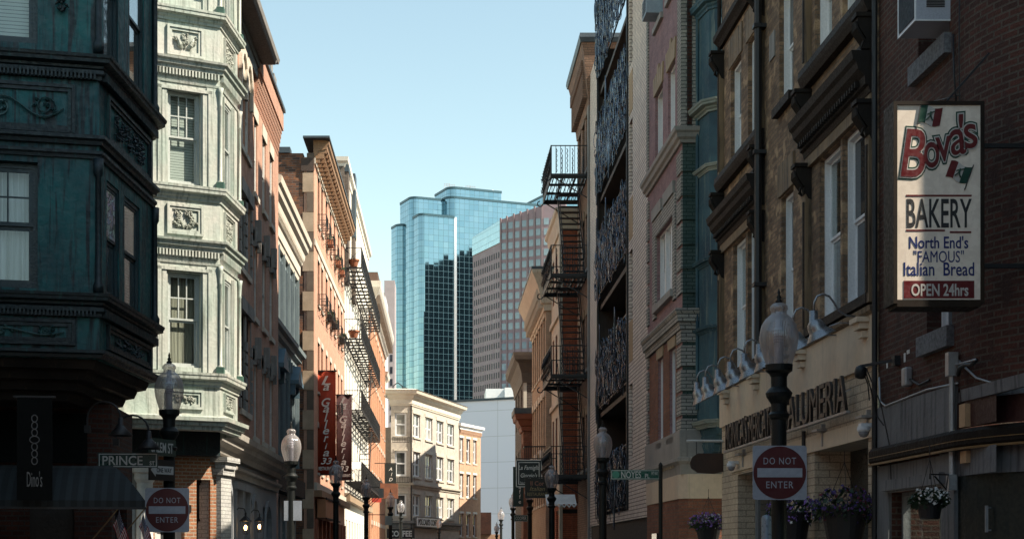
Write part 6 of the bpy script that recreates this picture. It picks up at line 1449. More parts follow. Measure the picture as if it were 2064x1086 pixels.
def rings(L, H, seed):
    """screen of overlapping upright steel hoops hung in chains"""
    rnd = random.Random(seed); b = MB(); n = int(L/.115)
    for i in range(n):
        z = H - rnd.uniform(.0,.35)
        bot = rnd.uniform(.25, .6)
        while z > bot:
            h = rnd.uniform(.11,.30); w_ = rnd.uniform(.06,.11); cx_ = (i+.5)*L/n + rnd.uniform(-.05,.05); y0 = rnd.uniform(-.08,.05); ph = rnd.uniform(-.6,.6)
            P = [(cx_+math.cos(a)*w_*math.cos(ph), y0+math.cos(a)*w_*math.sin(ph), z-h+math.sin(a)*h) for a in [2*math.pi*k/12 for k in range(12)]]
            b.tube(P, .013, 3, closed=True); z -= h*rnd.uniform(1.0,1.7)
    for i in range(int(L/2.0)):
        cx_ = rnd.uniform(.1, L-.1); zz = rnd.choice((H-.2, .2)); h = rnd.uniform(.5,.8); P = [(cx_+math.cos(a)*.13, -.1, zz+math.sin(a)*h) for a in [2*math.pi*k/18 for k in range(18)]]
        b.tube(P, .014, 4, closed=True)
    return b
for k, (z0, z1) in enumerate(((2.75,4.65),(6.15,8.25),(9.8,11.95),(13.2,15.6),(16.9,19.6))):
    o = ob('ring_screen', rings(ub-ua-.1, z1-z0, 40+k), ringm, t4r, (ua+.05, -.04, z0), smooth=True)
    bk = MB(); bk.box(ua+.05, ub-.05, .10, .12, z0-.3+.0, z1-.25); 
    for zz in (z0+.1, z1-.1): 
        r_ = MB(); r_.bar((0,.06,zz-z0),(ub-ua-.1,.06,zz-z0),.04); ob('screen_rail', r_, iron, o)
vp = MB()
for x in (ua+.06, ub-.06): vp.bar((x,-.02,2.75),(x,-.02,20.3),.07)
ob('screen_posts', vp, iron, t4r)

# ================================================================== RIGHT: narrow brown house with tall corbelled cornice
f5r = Fr((5.02, 56.0), (5.04, 51.4)); U = f5r.u
bn_b = brick('brick_brown_row', (.32,.20,.14), (.24,.15,.11), (.13,.10,.08), .25, .08, .009, (.4,(.07,.05,.04)), bs=.5)
cols = [(.5,1.35),(1.9,2.75),(3.25,4.1)]
t5r, _ = fbuild('row_house', 'narrow brown brick house with deep corbelled cornice, carrying the tall fire escape', f5r, 18.4, 8, bn_b, cols,
    [(15.0,16.9),(11.5,13.4),(8.0,9.9),(4.5,6.4)], dict(fr=white_old, pane=anypane(g_dark,g_mid), sill=(stone_gr,.06,.12,.14), lintel=(stone_bn,.03,.3,.14)), rec=.14)
corn(t5r, [(0,1),(0,0),(f5r.L,0),(f5r.L,1)], steps(17.0, [(.03,0),(.06,.3),(.10,.5),(.14,.9),(.2,1.3),(.24,1.7),(.28,1.9),(.32,2.05)]), bn_b)
rep('corbel', boxm((0,.09,-.24,0,0,.9),(.0,.09,-.29,0,.9,1.3)), bn_b, t5r, [(.1+k*.22, 0, 17.3) for k in range(20)])
b = MB(); b.mould([(0,1),(0,0),(f5r.L,0),(f5r.L,3)], [(-.2,19.05),(.36,19.05),(.40,19.2),(.38,19.35),(-.2,19.45)]); ob('coping', b, slate, t5r)
shd_ = MB(); shd_.box(f5r.L-.6, f5r.L-.02, .3, 8, 18.0, 19.2)
for k in range(20): shd_.box(f5r.L-.02, f5r.L+.0, .35+k*.36, .5+k*.36, 18.0, 19.2)
ob('metal_flank', shd_, mat('zinc_blue', (.22,.31,.37), (.17,.25,.30), .35, .4), t5r)
slab(t5r, 'corner_pilaster', stone_gr, f5r.L-.35, f5r.L-.02, -.06, 0, 0, 17)

fe2 = thing('fire_escape', 'tall black iron fire escape with stairs and scroll railings against the red brick', 'fire escape', (5.03, 55.8, 0), f5r.ang)
L2, D2 = 3.9, 1.31
for z in (14.72, 11.25, 7.75, 4.25):
    g = gallery(fe2, L2, D2, z, brace=False, step=1.3, rail=1.0, baldense=.16, slat=.12)
    tw_ = MB()
    for k in range(1, 7):
        y = -D2*k/7; tw_.tube([(L2+.01,y+(.018 if q%2 else -.018),z+.05+q*.085) for q in range(11)], .014, 4)
    ob('twisted_bars', tw_, iron, g)
    sc_ = MB(); rnd = random.Random(int(z))
    for k in range(10):
        cx_ = .2+k*.39
        for s_ in (1,-1):
            P = []
            for q in range(14): a = q/13*math.pi*2.6; r_ = .17*(1-q/17); P.append((cx_+math.cos(a)*r_*s_, -D2-.02-.02*q*.3, z+.5+s_*.2+math.sin(a)*r_))
            sc_.tube(P, .016, 4)
    for x in (0, L2):
        P = [(x, -D2-.02-.10*(1-math.cos(q/8*math.pi*1.5)), z-.12-.1*math.sin(q/8*math.pi*1.5)) for q in range(9)]; sc_.tube(P, .02, 4)
    ob('scrollwork', sc_, iron, g)
    f_ = MB(); f_.box(0, L2, -D2-.02, -D2+.02, z-.14, z+.02); f_.box(L2-.03, L2+.01, -D2, -.02, z-.14, z+.02); f_.box(-.01,.03,-D2,-.02,z-.14,z+.02); ob('edge_beam', f_, iron, g)
for z in (4.25, 7.75, 11.25):
    s_ = MB(); n = 14
    for k in range(n+1):
        x = 3.3-2.6*k/n; s_.box(x-.11, x+.11, -.80, -.10, z+3.5*k/n-.03, z+3.5*k/n)
    for y in (-.82,-.08): s_.bar((3.4,y,z-.1),(.6,y,z+3.5),.04,.16); s_.bar((3.4,y,z+.8),(.6,y,z+4.3),.03)
    ob('stair', s_, iron, fe2)
b = MB()
for y in (-.82,-.08): b.bar((2.6,y,14.8),(2.6,y,15.7),.03)
b.bar((2.6,-.45,14.8),(2.7,-.45,15.6),.10,.02); ob('roof_ladder', b, iron, fe2)

# ================================================================== RIGHT: red brick houses stepping into the street
red_s = brick('brick_red_sunlit', (.50,.15,.075), (.40,.115,.06), (.15,.075,.05), .25, .08, .009, (.25,(.10,.035,.022)), bs=.5)  # colour brightened in place of sunlight that does not reach the side wall
crl = mat('cream_limestone', (.58,.50,.39), (.50,.43,.33), .8, 0, 1.5, ((.25,.2,.15), .58, .8))
f6r = Fr((4.50, 61.9), (4.53, 56.9)); 
cols = [(.5,1.4),(2.05,2.95),(3.6,4.5)]
t6r, _ = fbuild('row_house', 'red brick house with cream stone front, its sunlit side wall behind the iron stairs', f6r, 14.7, 9, red_s, cols,
    [(11.6,13.4),(8.2,10.2),(4.8,6.9),(.5,3.2)], dict(fr=white_old, pane=anypane(g_dark,g_mid)), rec=.14)
b = MB(); b.wall(-.02, f6r.L-.0, 3.4, 14.2, [(*c,z0,z1) for c in cols for z0,z1 in ((11.6,13.4),(8.2,10.2),(4.8,6.9))], .03, -.03); ob('stone_front', b, crl, t6r)
slab(t6r, 'corner_pilaster', crl, f6r.L-.3, f6r.L+.04, -.12, .0, 0, 14.2); b = MB(); b.box(f6r.L, f6r.L+.03, .78, 1.05, 3.2, 14.6); ob('side_pilaster', b, crl, t6r)
corn(t6r, [(0,1),(0,0),(f6r.L,0),(f6r.L,1.2)], steps(13.9, [(.1,0),(.12,.2),(.18,.4),(.2,.55),(.28,.62),(.3,.75)]), crl)
for z in (7.3, 10.7): slab(t6r, 'belt_course', crl, 0, f6r.L, -.12, -.03, z, z+.2)
slab(t6r, 'shop_canopy', trim_dk, 3.2, f6r.L+.02, -.05, 1.3, 3.05, 3.2)
slab(t6r, 'pier', red_s, f6r.L-.02, f6r.L+.2, .35, 1.0, 0, 3.05)

f7r = Fr((4.20, 71.0), (4.24, 62.0))
cols = [(.5+k*1.42, 1.35+k*1.42) for k in range(6)]
org = brick('brick_tan_front', (.50,.36,.25), (.44,.31,.21), (.36,.27,.2), .25, .08, .008, (.3,(.25,.17,.11)), bs=.4)
t7r, _ = fbuild('row_house', 'tan brick house with big flared cream cornice beyond the fire escape', f7r, 12.5, 9, org, cols,
    [(9.2,11.4),(5.9,8.1),(3.6,5.2)], dict(fr=white_old, pane=anypane(g_dark,g_mid), sill=(crl,.05,.1,.14), lintel=(crl,.04,.3,.14)), rec=.14)
b = MB(); b.box(f7r.L, f7r.L+.03, .38, 9, 0, 12.4); ob('side_wall', b, red_s, t7r)
corn(t7r, [(0,1),(0,0),(f7r.L,0),(f7r.L,1)], steps(11.6, [(.08,0),(.1,.25),(.2,.3),(.24,.5),(.34,.95),(.52,1.35),(.60,1.5),(.62,1.62)]), crl)
rep('bracket', boxm((-.06,.06,-.38,-.08,.0,.5),(-.06,.06,-.30,-.08,-.3,0)), crl, t7r, [(.2+k*.43, 0, 12.05) for k in range(21)])
slab(t7r, 'roof_edge', slate, -.6, f7r.L+.62, -.64, 1.5, 13.22, 13.34)
for k in range(3):
    b = MB(); x = 1.2+k*2.9; b.tube([(x+math.cos(a)*.7,-.1,5.4+math.sin(a)*.45) for a in [math.pi*q/9 for q in range(10)]], .10, 6); b.box(x-.8,x-.6,-.14,0,4.2,5.5); b.box(x+.6,x+.8,-.14,0,4.2,5.5); ob('hood', b, crl, t7r)

f8r = Fr((3.92, 82), (3.92, 73.4))
blk_b = brick('brick_black_grey', (.115,.085,.07), (.07,.055,.048), (.19,.16,.14), .25, .085, .012, (.2,(.05,.04,.035)), bs=.4)
t8r, _ = fbuild('row_house', 'dark grey brick house with wide dark eave projecting over the street, right far end', f8r, 11.3, 9, blk_b, [(1,2),(3.5,4.5),(6,7)], [(8,9.8),(5,6.8)], dict(fr=stone_bn), rec=.14)
corn(t8r, [(0,1),(0,0),(f8r.L,0),(f8r.L,2)], steps(9.9, [(.06,0),(.08,.2),(.12,.5),(.28,.95),(.46,1.1),(.50,1.3),(.52,1.45)]), mat('eave_brown', (.10,.075,.055), (.07,.05,.04), .7))
b = MB(); b.box(f8r.L-.02, f8r.L+.02, .0, .16, 0, 9.9); ob('corner_trim', b, stone_lt, t8r)
f9r = Fr((3.80, 73.2), (3.80, 71.3))
t9r, _ = fbuild('brick_bay', 'low red brick bay with brown flared cornice below the dark eave', f9r, 8.0, 2.0, red_b, [(.5,1.3)], [(5,6.8)], dict(fr=stone_bn), rec=.14)
corn(t9r, [(0,1),(0,0),(f9r.L,0),(f9r.L,1.6)], steps(7.35, [(.08,0),(.12,.2),(.18,.25),(.3,.5),(.38,.55),(.42,.8)]), mat('cornice_rust', (.20,.07,.035), (.15,.05,.03), .7)); slab(t9r, 'roof_edge', slate, -.4, f9r.L+.45, -.46, 2, 8.15, 8.42)
# unseen terraces added on the right, sized to cast shade on the cream corner block
fA = Fr((7.9, 131), (7.4, 108)); tA = bld('row_house', 'unseen plain brick terrace added behind the right hand houses to shade the cream corner block', fA, 21.0, 9, red_b)
fA2 = Fr((8.8, 147), (8.1, 131.3)); tA2 = bld('row_house', 'unseen lower brick terrace added on the right of the square for its shade', fA2, 13.6, 9, red_b)
# balcony with iron rail
fb2 = thing('iron_balcony', 'small iron balcony above the black restaurant signs', 'balcony', (4.22, 62.4, 0), R(0))
b = MB(); x0, x1 = pt(1058,62)[0]-4.22, pt(1102,62)[0]-4.22
for zz in (hz(899,62), hz(932,62)): b.bar((x0,-.3,zz),(x1,-.3,zz),.05); b.bar((x0,-.3,zz),(x0,1,zz),.05)
for k in range(13): x = x0+(x1-x0)*k/12; b.bar((x,-.3,hz(932,62)),(x,-.3,hz(899,62)),.022)
b.box(x0,x1,-.3,.6,hz(935,62),hz(932,62)); ob('rail', b, iron, fb2)

# ================================================================== STREET SIGNS AND SHOP SIGNS
glow_w = mat('sign_cream_letters', (.85,.83,.75), None, .5, bs=0)
sb_ = mat('sign_board_black', (.012,.018,.017), (.016,.022,.02), .4, bs=0)
gold = mat('gold_letters', (.42,.30,.14), None, .5, .2, bs=0)
Yq = 58.0; q = thing('restaurant_sign', "black framed sign reading La Famiglia Giorgio's hanging over the right pavement", 'sign', (*pt(1066, Yq), 0), 0)
x0, x1, z0, z1 = [(v-1066)*Yq/FP for v in (1040,1092)] + [hz(981,Yq), hz(926,Yq)]
b = MB(); b.box(x0,x1,-.04,.04,z0,z1); ob('board', b, sb_, q)
b = MB(); w_=.03
for d_ in (0, .09): b.box(x0+d_,x1-d_,-.05,-.041,z1-d_-w_,z1-d_); b.box(x0+d_,x1-d_,-.05,-.041,z0+d_,z0+d_+w_); b.box(x0+d_,x0+d_+w_,-.05,-.041,z0+d_,z1-d_); b.box(x1-d_-w_,x1-d_,-.05,-.041,z0+d_,z1-d_)
ob('border', b, glow_w, q)
text('La Famiglia', 1, glow_w, q, (0,-.05,z1-.44), fit=(.82,.22), shear=.25, off=.01); text("Giorgio's", 1, glow_w, q, (0,-.05,z1-.74), fit=(.64,.22), shear=.25, off=.01); text("Take Out", 1, glow_w, q, (-.2,-.05,z0+.13), fit=(.3,.08))
b = MB(); b.bar((x1,0,z1+.05),(x1+.6,0,z1+.05),.04); b.bar((x0,0,z1+.05),(x1,0,z1+.05),.03); ob('arm', b, iron, q)
Yq = 54.5; q = thing('restaurant_sign', 'dark sign with gold arched lettering below the framed black one', 'sign', (*pt(1083, Yq), 0), 0)
x0, x1, z0, z1 = [(v-1083)*Yq/FP for v in (1058,1108)] + [hz(1003,Yq), hz(963,Yq)]
b = MB(); b.box(x0,x1,-.03,.03,z0,z1); ob('board', b, mat('sign_board_brown', (.02,.015,.012), None, .4, bs=0), q)
text('Il Cor', 1, mat('rose_letters', (.40,.16,.10), None, .5, bs=0), q, (.0,-.035,z1-.27), fit=(.5,.16), off=.01); text('Italian', 1, gold, q, (.0,-.035,z0+.26), fit=(.56,.16), shear=.3); text('RESTAURANT', 1, gold, q, (.0,-.035,z0+.08), fit=(.74,.12))
b = MB(); b.bar((x0,0,z1+.03),(x1+.5,0,z1+.03),.03); ob('arm', b, iron, q)
Yq = 66; q = thing('restaurant_sign', 'tall dark green blade sign with white letters, farthest of the right side signs', 'sign', (*pt(1044, Yq), 0), 0)
b = MB(); x0, x1, z0, z1 = [(v-1044)*Yq/FP for v in (1034,1055)] + [hz(1020,Yq), hz(940,Yq)]; b.box(x0,x1,-.04,.04,z0,z1); ob('board', b, mat('sign_dark_green', (.006,.03,.026), None, .4, bs=0), q)
for k, ch_ in enumerate('Caffe'): text(ch_, .26, glow_w, q, (.08,-.05,z1-.75-k*.22), name='letter')
b = MB(); b.bar((x1,0,z1-.1),(x1+.7,0,z1-.1),.03); ob('arm', b, iron, q)

def streetsign(name, lab, px0, px1, py0, py1, Y, segs, col=(.006,.045,.035), post=None, ext=0):
    xc = (px0+px1)/2; t = thing(name, lab, 'street sign', (*pt(xc, Y), 0), 0)
    x0, x1, z0, z1 = (px0-xc)*Y/FP, (px1-xc)*Y/FP, hz(py1,Y), hz(py0,Y)
    b = MB(); b.box(x0,x1,-.012,.012,z0,z1); ob('blade', b, mat('street_sign_green_'+str(col[1]), col, None, .35, bs=0), t)
    b = MB(); e_=.012; b.box(x0+e_,x1-e_,-.016,-.0125,z1-2*e_,z1-e_); b.box(x0+e_,x1-e_,-.016,-.0125,z0+e_,z0+2*e_); b.box(x0+e_,x0+2*e_,-.016,-.0125,z0+2*e_,z1-2*e_); b.box(x1-2*e_,x1-e_,-.016,-.0125,z0+2*e_,z1-2*e_); ob('border', b, wht_s, t)
    for body, a, c, y0, y1 in segs: text(body, 1, wht_s, t, ((((a+c)/2)-xc)*Y/FP, -.016, hz(y1,Y)), fit=((c-a)*Y/FP, (y1-y0)*Y/FP), off=.012, ext=.001)
    return t
wht_s = mat('sign_reflective_white', (.46,.47,.46), None, .4, bs=0)
streetsign('street_name_sign', 'green PRINCE ST blade sign on the near left lamp post', 198, 318, 912, 942, 21.1, [('PRINCE', 207, 288, 918, 937), ('ST', 302, 312, 929, 937)], (.008,.04,.035))
q = streetsign('street_name_sign', 'green NOYES PL blade sign on a black post at the alley mouth', 1231, 1330, 946, 966, 31.0, [('NOYES', 1252, 1292, 949, 963), ('PL', 1300, 1309, 954, 963), ('PVT WAY', 1313, 1326, 950, 957)], (.007,.075,.055))
b = MB(); b.lathe([(.0,0),(.075,0),(.075,.004)], n=18); me = b.mesh('seal'); me.transform(Matrix.Rotation(R(90),4,'X')); me.materials.append(mat('seal_green', (.05,.22,.16), None, .5, bs=0)); ob('seal', me, None, q, ((1241-1280.5)*31/FP, -.013, hz(956,31)))
b = MB(); px_ = (1331.5-1280.5)*31/FP; b.tube([(px_,0,0),(px_,0,hz(938,31))], .042, 10); b.lathe([(.05,0),(.03,.05),(.0,.08)], (px_,0,hz(938,31)), 10); ob('post', b, cast, q)
streetsign('street_name_sign', 'small green COOPER street sign far down the right pavement', 1036, 1064, 1037, 1050, 64, [('COOPER', 1039, 1061, 1040, 1047)], (.006,.06,.045))
# folded blade and one way plate on the near left post
q = thing('street_name_sign', 'green blade sign edge on at the left lamp post, above the small arrow plate', 'street sign', (*pt(326, 21.9), 0), R(62))
b = MB(); b.box(-.32,.32,-.01,.01,hz(918,21.9),hz(884,21.9)); ob('blade', b, mat('street_sign_dk', (.01,.035,.03), None, .4, bs=0), q); text('SALEM ST', 1, wht_s, q, (0,-.013,hz(912,21.9)), fit=(.5,.15), off=.01, ext=.001)
q = thing('arrow_plate', 'small black and white one way arrow plate under the folded street sign', 'street sign', (*pt(326, 21.9), 0), R(55))
b = MB(); b.box(-.26,.26,-.008,.008,hz(968,21.9),hz(926,21.9)); ob('plate', b, mat('plate_black', (.015,.015,.016), None, .4, bs=0), q)
b = MB(); z = hz(947,21.9); P = [(-.23,0),(-.13,.10),(-.13,.06),(.23,.06),(.23,-.06),(-.13,-.06),(-.13,-.10)]; b.face([(x,-.010,z+zz) for x,zz in P]); ob('arrow', b, wht_s, q)
text('ONE WAY', 1, mat('plate_black', (0,0,0)), q, (.04,-.012,z-.035), fit=(.3,.07), off=.01, ext=.001)

def dne(lab, px, py, wpx, Y, slatepost):
    s = wpx*Y/FP; z = hz(py, Y); t = thing('do_not_enter_sign', lab, 'road sign', (*pt(px, Y), 0), 0)
    b = MB(); h = s/2; r = s*.05; P = []
    for cx_, cz_, a0 in ((h-r,h-r,0),(-h+r,h-r,90),(-h+r,-h+r,180),(h-r,-h+r,270)):
        for k in range(5): a = R(a0+k*22.5); P.append((cx_+math.cos(a)*r, cz_+math.sin(a)*r))
    f0 = [(x,-.004,zz) for x,zz in P]; b.face(f0); b.face([(x,.0,zz) for x,zz in P][::-1])
    for i in range(len(P)): j=(i+1)%len(P); b.face([(P[i][0],-.004,P[i][1]),(P[i][0],0,P[i][1]),(P[j][0],0,P[j][1]),(P[j][0],-.004,P[j][1])])
    ob('plate', b, mat('sign_reflective_grey', (.34,.36,.41), (.30,.32,.37), .4, bs=0), t, (0,0,z))
    b = MB(); b.lathe([(s*.487,0),(s*.487,.002)], n=48); me = b.mesh('disc'); me.transform(Matrix.Rotation(R(90),4,'X')); me.materials.append(mat('traffic_red', (.085,.010,.013), (.07,.009,.011), .4, bs=0)); ob('disc', me, None, t, (0,-.005,z))
    gm_ = mat('sign_reflective_grey', (0,0,0))
    b = MB(); b.box(-s*.415, s*.415, -.010, -.007, -s*.085, s*.085); ob('bar', b, gm_, t, (0,0,z+s*.0))
    text('DO NOT', 1, gm_, t, (0,-.008,z+s*.155), fit=(s*.60,s*.125), ext=.001, space=1.15); text('ENTER', 1, gm_, t, (0,-.008,z-s*.285), fit=(s*.50,s*.125), ext=.001, space=1.15)
    b = MB(); b.box(-.02,.02,0,.03,z-h,z+h); b.lathe([(.0,0),(.006,.004)], (0,0,0), 6) if False else None; ob('strap', b, galv, t)
dne('white and red DO NOT ENTER sign on the near left lamp post', 337, 1027, 89, 21.5, None)
dne('large DO NOT ENTER sign on the near right lamp post, before the salumeria', 1571.5, 952, 109, 16.35, None)
for px, py, wpx, hpx, Y, lab in ((589,1028,36,40,31.8,'blank grey back of a sign on the second left lamp post'),):
    q = thing('sign_back', lab, 'road sign', (*pt(px, Y), hz(py, Y)), 0); b = MB(); a = wpx*Y/FP/2; c = hpx*Y/FP/2; b.box(-a,a,.13,.14,-c,c); ob('plate', b, mat('sign_back_grey', (.30,.33,.38), None, .5, bs=0), q)
for px, py, w_, h_, Y, lab in ((769,993,9,19,60,'small pale hanging board beyond the third left lamp'),(783,1048,14,18,60,'pale notice board between the far left lamps')):
    q = thing('notice_board', lab, 'board', (*pt(px, Y), hz(py, Y)), 0); b = MB(); a = w_*Y/FP/2; c = h_*Y/FP/2; b.box(-a,a,0,.03,-c,c); ob('board', b, mat('board_pale', (.42,.40,.34), None, .6), q); b = MB(); b.bar((-a,0,c+.05),(-.9,0,c+.05),.03); ob('arm', b, iron, q)

# ---- acorn street lamps
gl_, n, b_ = newmat('lamp_globe'); n.nodes.remove(b_); o_ = [x for x in n.nodes if x.type == 'OUTPUT_MATERIAL'][0]
tr = N_(n,'ShaderNodeBsdfTransparent'); tr.inputs[0].default_value = (.82,.80,.80,1); df = N_(n,'ShaderNodeBsdfDiffuse'); df.inputs[0].default_value = (.62,.60,.60,1); tl = N_(n,'ShaderNodeBsdfTranslucent'); tl.inputs[0].default_value = (.55,.50,.48,1); gs_ = N_(n,'ShaderNodeBsdfGlossy'); gs_.inputs['Roughness'].default_value = .12
m1 = N_(n,'ShaderNodeMixShader', i_0=.5); n.links.new(df.outputs[0], m1.inputs[1]); n.links.new(tl.outputs[0], m1.inputs[2])
lw = N_(n,'ShaderNodeLayerWeight', i_0=.35); mr = N_(n,'ShaderNodeMapRange'); mr.inputs[3].default_value = .27; mr.inputs[4].default_value = .78; n.links.new(lw.outputs['Facing'], mr.inputs[0])
m2 = N_(n,'ShaderNodeMixShader'); n.links.new(mr.outputs[0], m2.inputs[0]); n.links.new(tr.outputs[0], m2.inputs[1]); n.links.new(m1.outputs[0], m2.inputs[2])
m3 = N_(n,'ShaderNodeMixShader', i_0=.12); n.links.new(m2.outputs[0], m3.inputs[1]); n.links.new(gs_.outputs[0], m3.inputs[2]); n.links.new(m3.outputs[0], o_.inputs[0])
wv = N_(n,'ShaderNodeTexWave', wave_type='RINGS', rings_direction='Z'); 
tc = N_(n,'ShaderNodeTexCoord'); sp = N_(n,'ShaderNodeSeparateXYZ'); n.links.new(tc.outputs['Object'], sp.inputs[0]); at = N_(n,'ShaderNodeMath', operation='ARCTAN2'); n.links.new(sp.outputs[0], at.inputs[0]); n.links.new(sp.outputs[1], at.inputs[1])
mu = N_(n,'ShaderNodeMath', operation='MULTIPLY', i_1=60.0); n.links.new(at.outputs[0], mu.inputs[0]); si = N_(n,'ShaderNodeMath', operation='SINE'); n.links.new(mu.outputs[0], si.inputs[0]); bp_ = N_(n,'ShaderNodeBump'); bp_.inputs['Strength'].default_value=.35; bp_.inputs['Distance'].default_value=.004; n.links.new(si.outputs[0], bp_.inputs['Height']); n.links.new(bp_.outputs[0], gs_.inputs['Normal']); n.links.new(bp_.outputs[0], df.inputs['Normal']); n.nodes.remove(wv)
socket = mat('lamp_socket', (.45,.46,.52), (.3,.3,.36), .4, .2, bs=0)
def lamp0():
    t = thing('street_lamp', '-', 'street lamp', (0,0,0), 0, 'acorn globe street lamps along the street')
    b = MB(); b.lathe([(.22,0),(.22,.35),(.17,.42),(.15,.8),(.10,.9),(.09,1.0),(.085,3.08),(.11,3.10),(.12,3.14),(.09,3.17),(.09,3.26),(.14,3.34),(.15,3.38),(.12,3.42),(.09,3.45),(.09,3.56),(.11,3.60),(.15,3.63),(.155,3.70)], n=24); ob('post', b, cast, t, smooth=False, bevel=0)
    b = MB(); b.lathe([(.14,3.69),(.172,3.79),(.205,3.90),(.217,3.99),(.212,4.07),(.19,4.15),(.155,4.21),(.115,4.245),(.088,4.27),(.085,4.30),(.10,4.325),(.095,4.36),(.07,4.385),(.03,4.40)], n=36, cap=False); ob('globe', b, gl_, t, smooth=True)
    b = MB(); b.lathe([(.03,4.39),(.045,4.41),(.02,4.44),(.03,4.46),(.012,4.49),(.018,4.51),(.004,4.56)], n=12); ob('finial', b, cast, t, smooth=True)
    b = MB(); b.lathe([(.05,3.70),(.05,3.95),(.066,3.96)]+[(.066 if k%2 else .056, 3.97+k*.017) for k in range(9)]+[(.045,4.12),(.03,4.3)], n=16); ob('lamp_core', b, socket, t, smooth=False)
    b = MB()
    for k in range(3): a = R(20+k*120); b.bar((math.cos(a)*.15,math.sin(a)*.15,3.665),(math.cos(a)*.185,math.sin(a)*.185,3.665),.014)
    ob('thumb_screws', b, cast, t); return t
L0 = lamp0()
LP = [(341,22.2,'street lamp nearest on the left, between the two copper bays and above PRINCE ST'),(587,32,'second left street lamp with a blank grey sign back'),(677,46,'third left street lamp, at the foot of the tall red banner'),(738,58,'fourth left street lamp, under the iron galleries'),(787,71,'fifth left street lamp, at the left edge of the cream corner block'),(808,88,'sixth left street lamp, in front of the COFFEE sign'),(885,112,'smallest left street lamp, below the cream block shop sign'),
      (1570,16.8,'large street lamp nearest on the right, above the DO NOT ENTER sign'),(1215,34,'second right street lamp, before the ring screens'),(1112,46,'third right street lamp, at the foot of the iron stairs'),(1068,61,'fourth right street lamp, under the gold lettered sign'),(1034,76,'fifth right street lamp, beside the COOPER sign'),(1010,99,'sixth right street lamp, before the white wall'),(1001,125,'farthest right street lamp, tiny beside the white wall foot')]
DZ = {341:0,587:-.17,677:0,738:0,787:0,808:.2,1112:-.15,1034:.1,885:-.35,1001:-.5,1215:.03}
for k, (px, Y, lab) in enumerate(LP):
    l = L0 if k == 0 else copy_tree(L0); l.location = (*pt(px, Y), DZ.get(px, 0)); l['label'] = lab; l.rotation_euler = (0,0,k*.7)

# ---- banners
def clothmat(name, c, c2):
    return mat(name, c, c2, .75, 0, 1.2, bs=.1)
def banner(lab, px0, px1, py0, py1, Y, m, tm, lines, rtext, ph, xfix=None):
    xc = (px0+px1)/2; t = thing('banner', lab, 'banner', (*pt(xc, Y), 0), 0); W = (px1-px0)*Y/FP; z0, z1 = hz(py1,Y), hz(py0,Y)
    b = MB(); nx, nz = 14, 1
    q = lambda i, j: (-W/2+W*i/nx, .028*math.sin(i*.62+ph), z1+(z0-z1)*j/nz)
    for i in range(nx):
        for j in range(nz): b.face([q(i,j+1),q(i+1,j+1),q(i+1,j),q(i,j)])
    o = ob('cloth', b, m, t, smooth=True); o.modifiers.new('s','SOLIDIFY').thickness=.01
    b = MB()
    for z in (z1+.02, z0-.02): b.bar((-W/2-.1,0,z),(W/2+.06,0,z),.045); 
    ob('poles', b, iron, t)
    for body, a, zc_, w_, h_ in lines: text(body, 1, tm, t, (a*W, -.065, z1-(z1-z0)*zc_-h_/2), fit=(w_*W,h_), shear=.3 if len(body) < 3 else 0, ext=.004, off=.015, name='letter')
    return t
word = list('La Galleria')
def lets(h0, h1, H):
    r = []; n = 11
    for k, ch_ in enumerate(word):
        if ch_ == ' ': continue
        f_ = h0+(h1-h0)*k/(n-1); up = ch_ in 'LGl'; r.append((ch_, -.02, f_, {'L':.52,'G':.50,'l':.2,'i':.14,'r':.28}.get(ch_, .34), (.36 if up else .23)*H/4.1))
    return r
bred = clothmat('banner_red_sunlit', (.46,.055,.018), (.36,.04,.014)); bmar = clothmat('banner_maroon', (.042,.008,.010), (.030,.007,.008))  # red raised to stand in for sun glowing through the cloth
bl_w = mat('banner_letters', (.88,.82,.74), None, .6, bs=0); bl_d = mat('banner_letters_shaded', (.30,.26,.25), None, .6, bs=0)  # second lettering is a darker copy, its shade put into the colour
banner('tall red vertical banner lettered La Galleria 33 RESTAURANT, catching the sun', 640, 676.5, 748, 955, 59.3, bred, bl_w, lets(.09,.80,4.0)+[('33', 0, .872, .62, .26), ('RESTAURANT', 0, .945, .86, .15)], None, .3)
banner('maroon vertical banner lettered La Galleria 33, behind the brighter red one', 677.5, 709, 796, 966, 68, bmar, bl_d, lets(.07,.80,3.9)+[('33', 0, .872, .62, .26), ('RESTAURANT', 0, .95, .86, .14)], None, 1.3)
q = thing('restaurant_banner', 'small black vertical banner with white script by the cream corner block', 'banner', (*pt(787, 104), 0), 0)
b = MB(); W=23*104/FP; b.box(-W/2,W/2,-.02,.02,hz(985,104),hz(934,104)); ob('cloth', b, sb_, q); b = MB(); b.bar((-W/2-1,0,hz(933,104)),(W/2,0,hz(933,104)),.05); ob('arm', b, iron, q)
for k, ch_ in enumerate('AlDe'): text(ch_, .34, glow_w, q, (.0+.05*(k%2),-.04,hz(948+k*10.5,104)), shear=.3, name='letter')
q = thing('shop_canopy', 'rust brown canopy beyond the iron galleries, left side', 'canopy', (*pt(778, 100), 0), 0)
b = MB(); b.box(-.9,.8,-.4,.5,hz(1004,100),hz(974,100)); ob('canopy', b, mat('canopy_rust', (.20,.07,.03), (.12,.045,.025), .7), q); b = MB(); b.box(-.92,-.3,-.42,-.4,hz(1012,100),hz(1004,100)); ob('valance', b, mat('valance_red', (.45,.05,.03), None, .6), q)

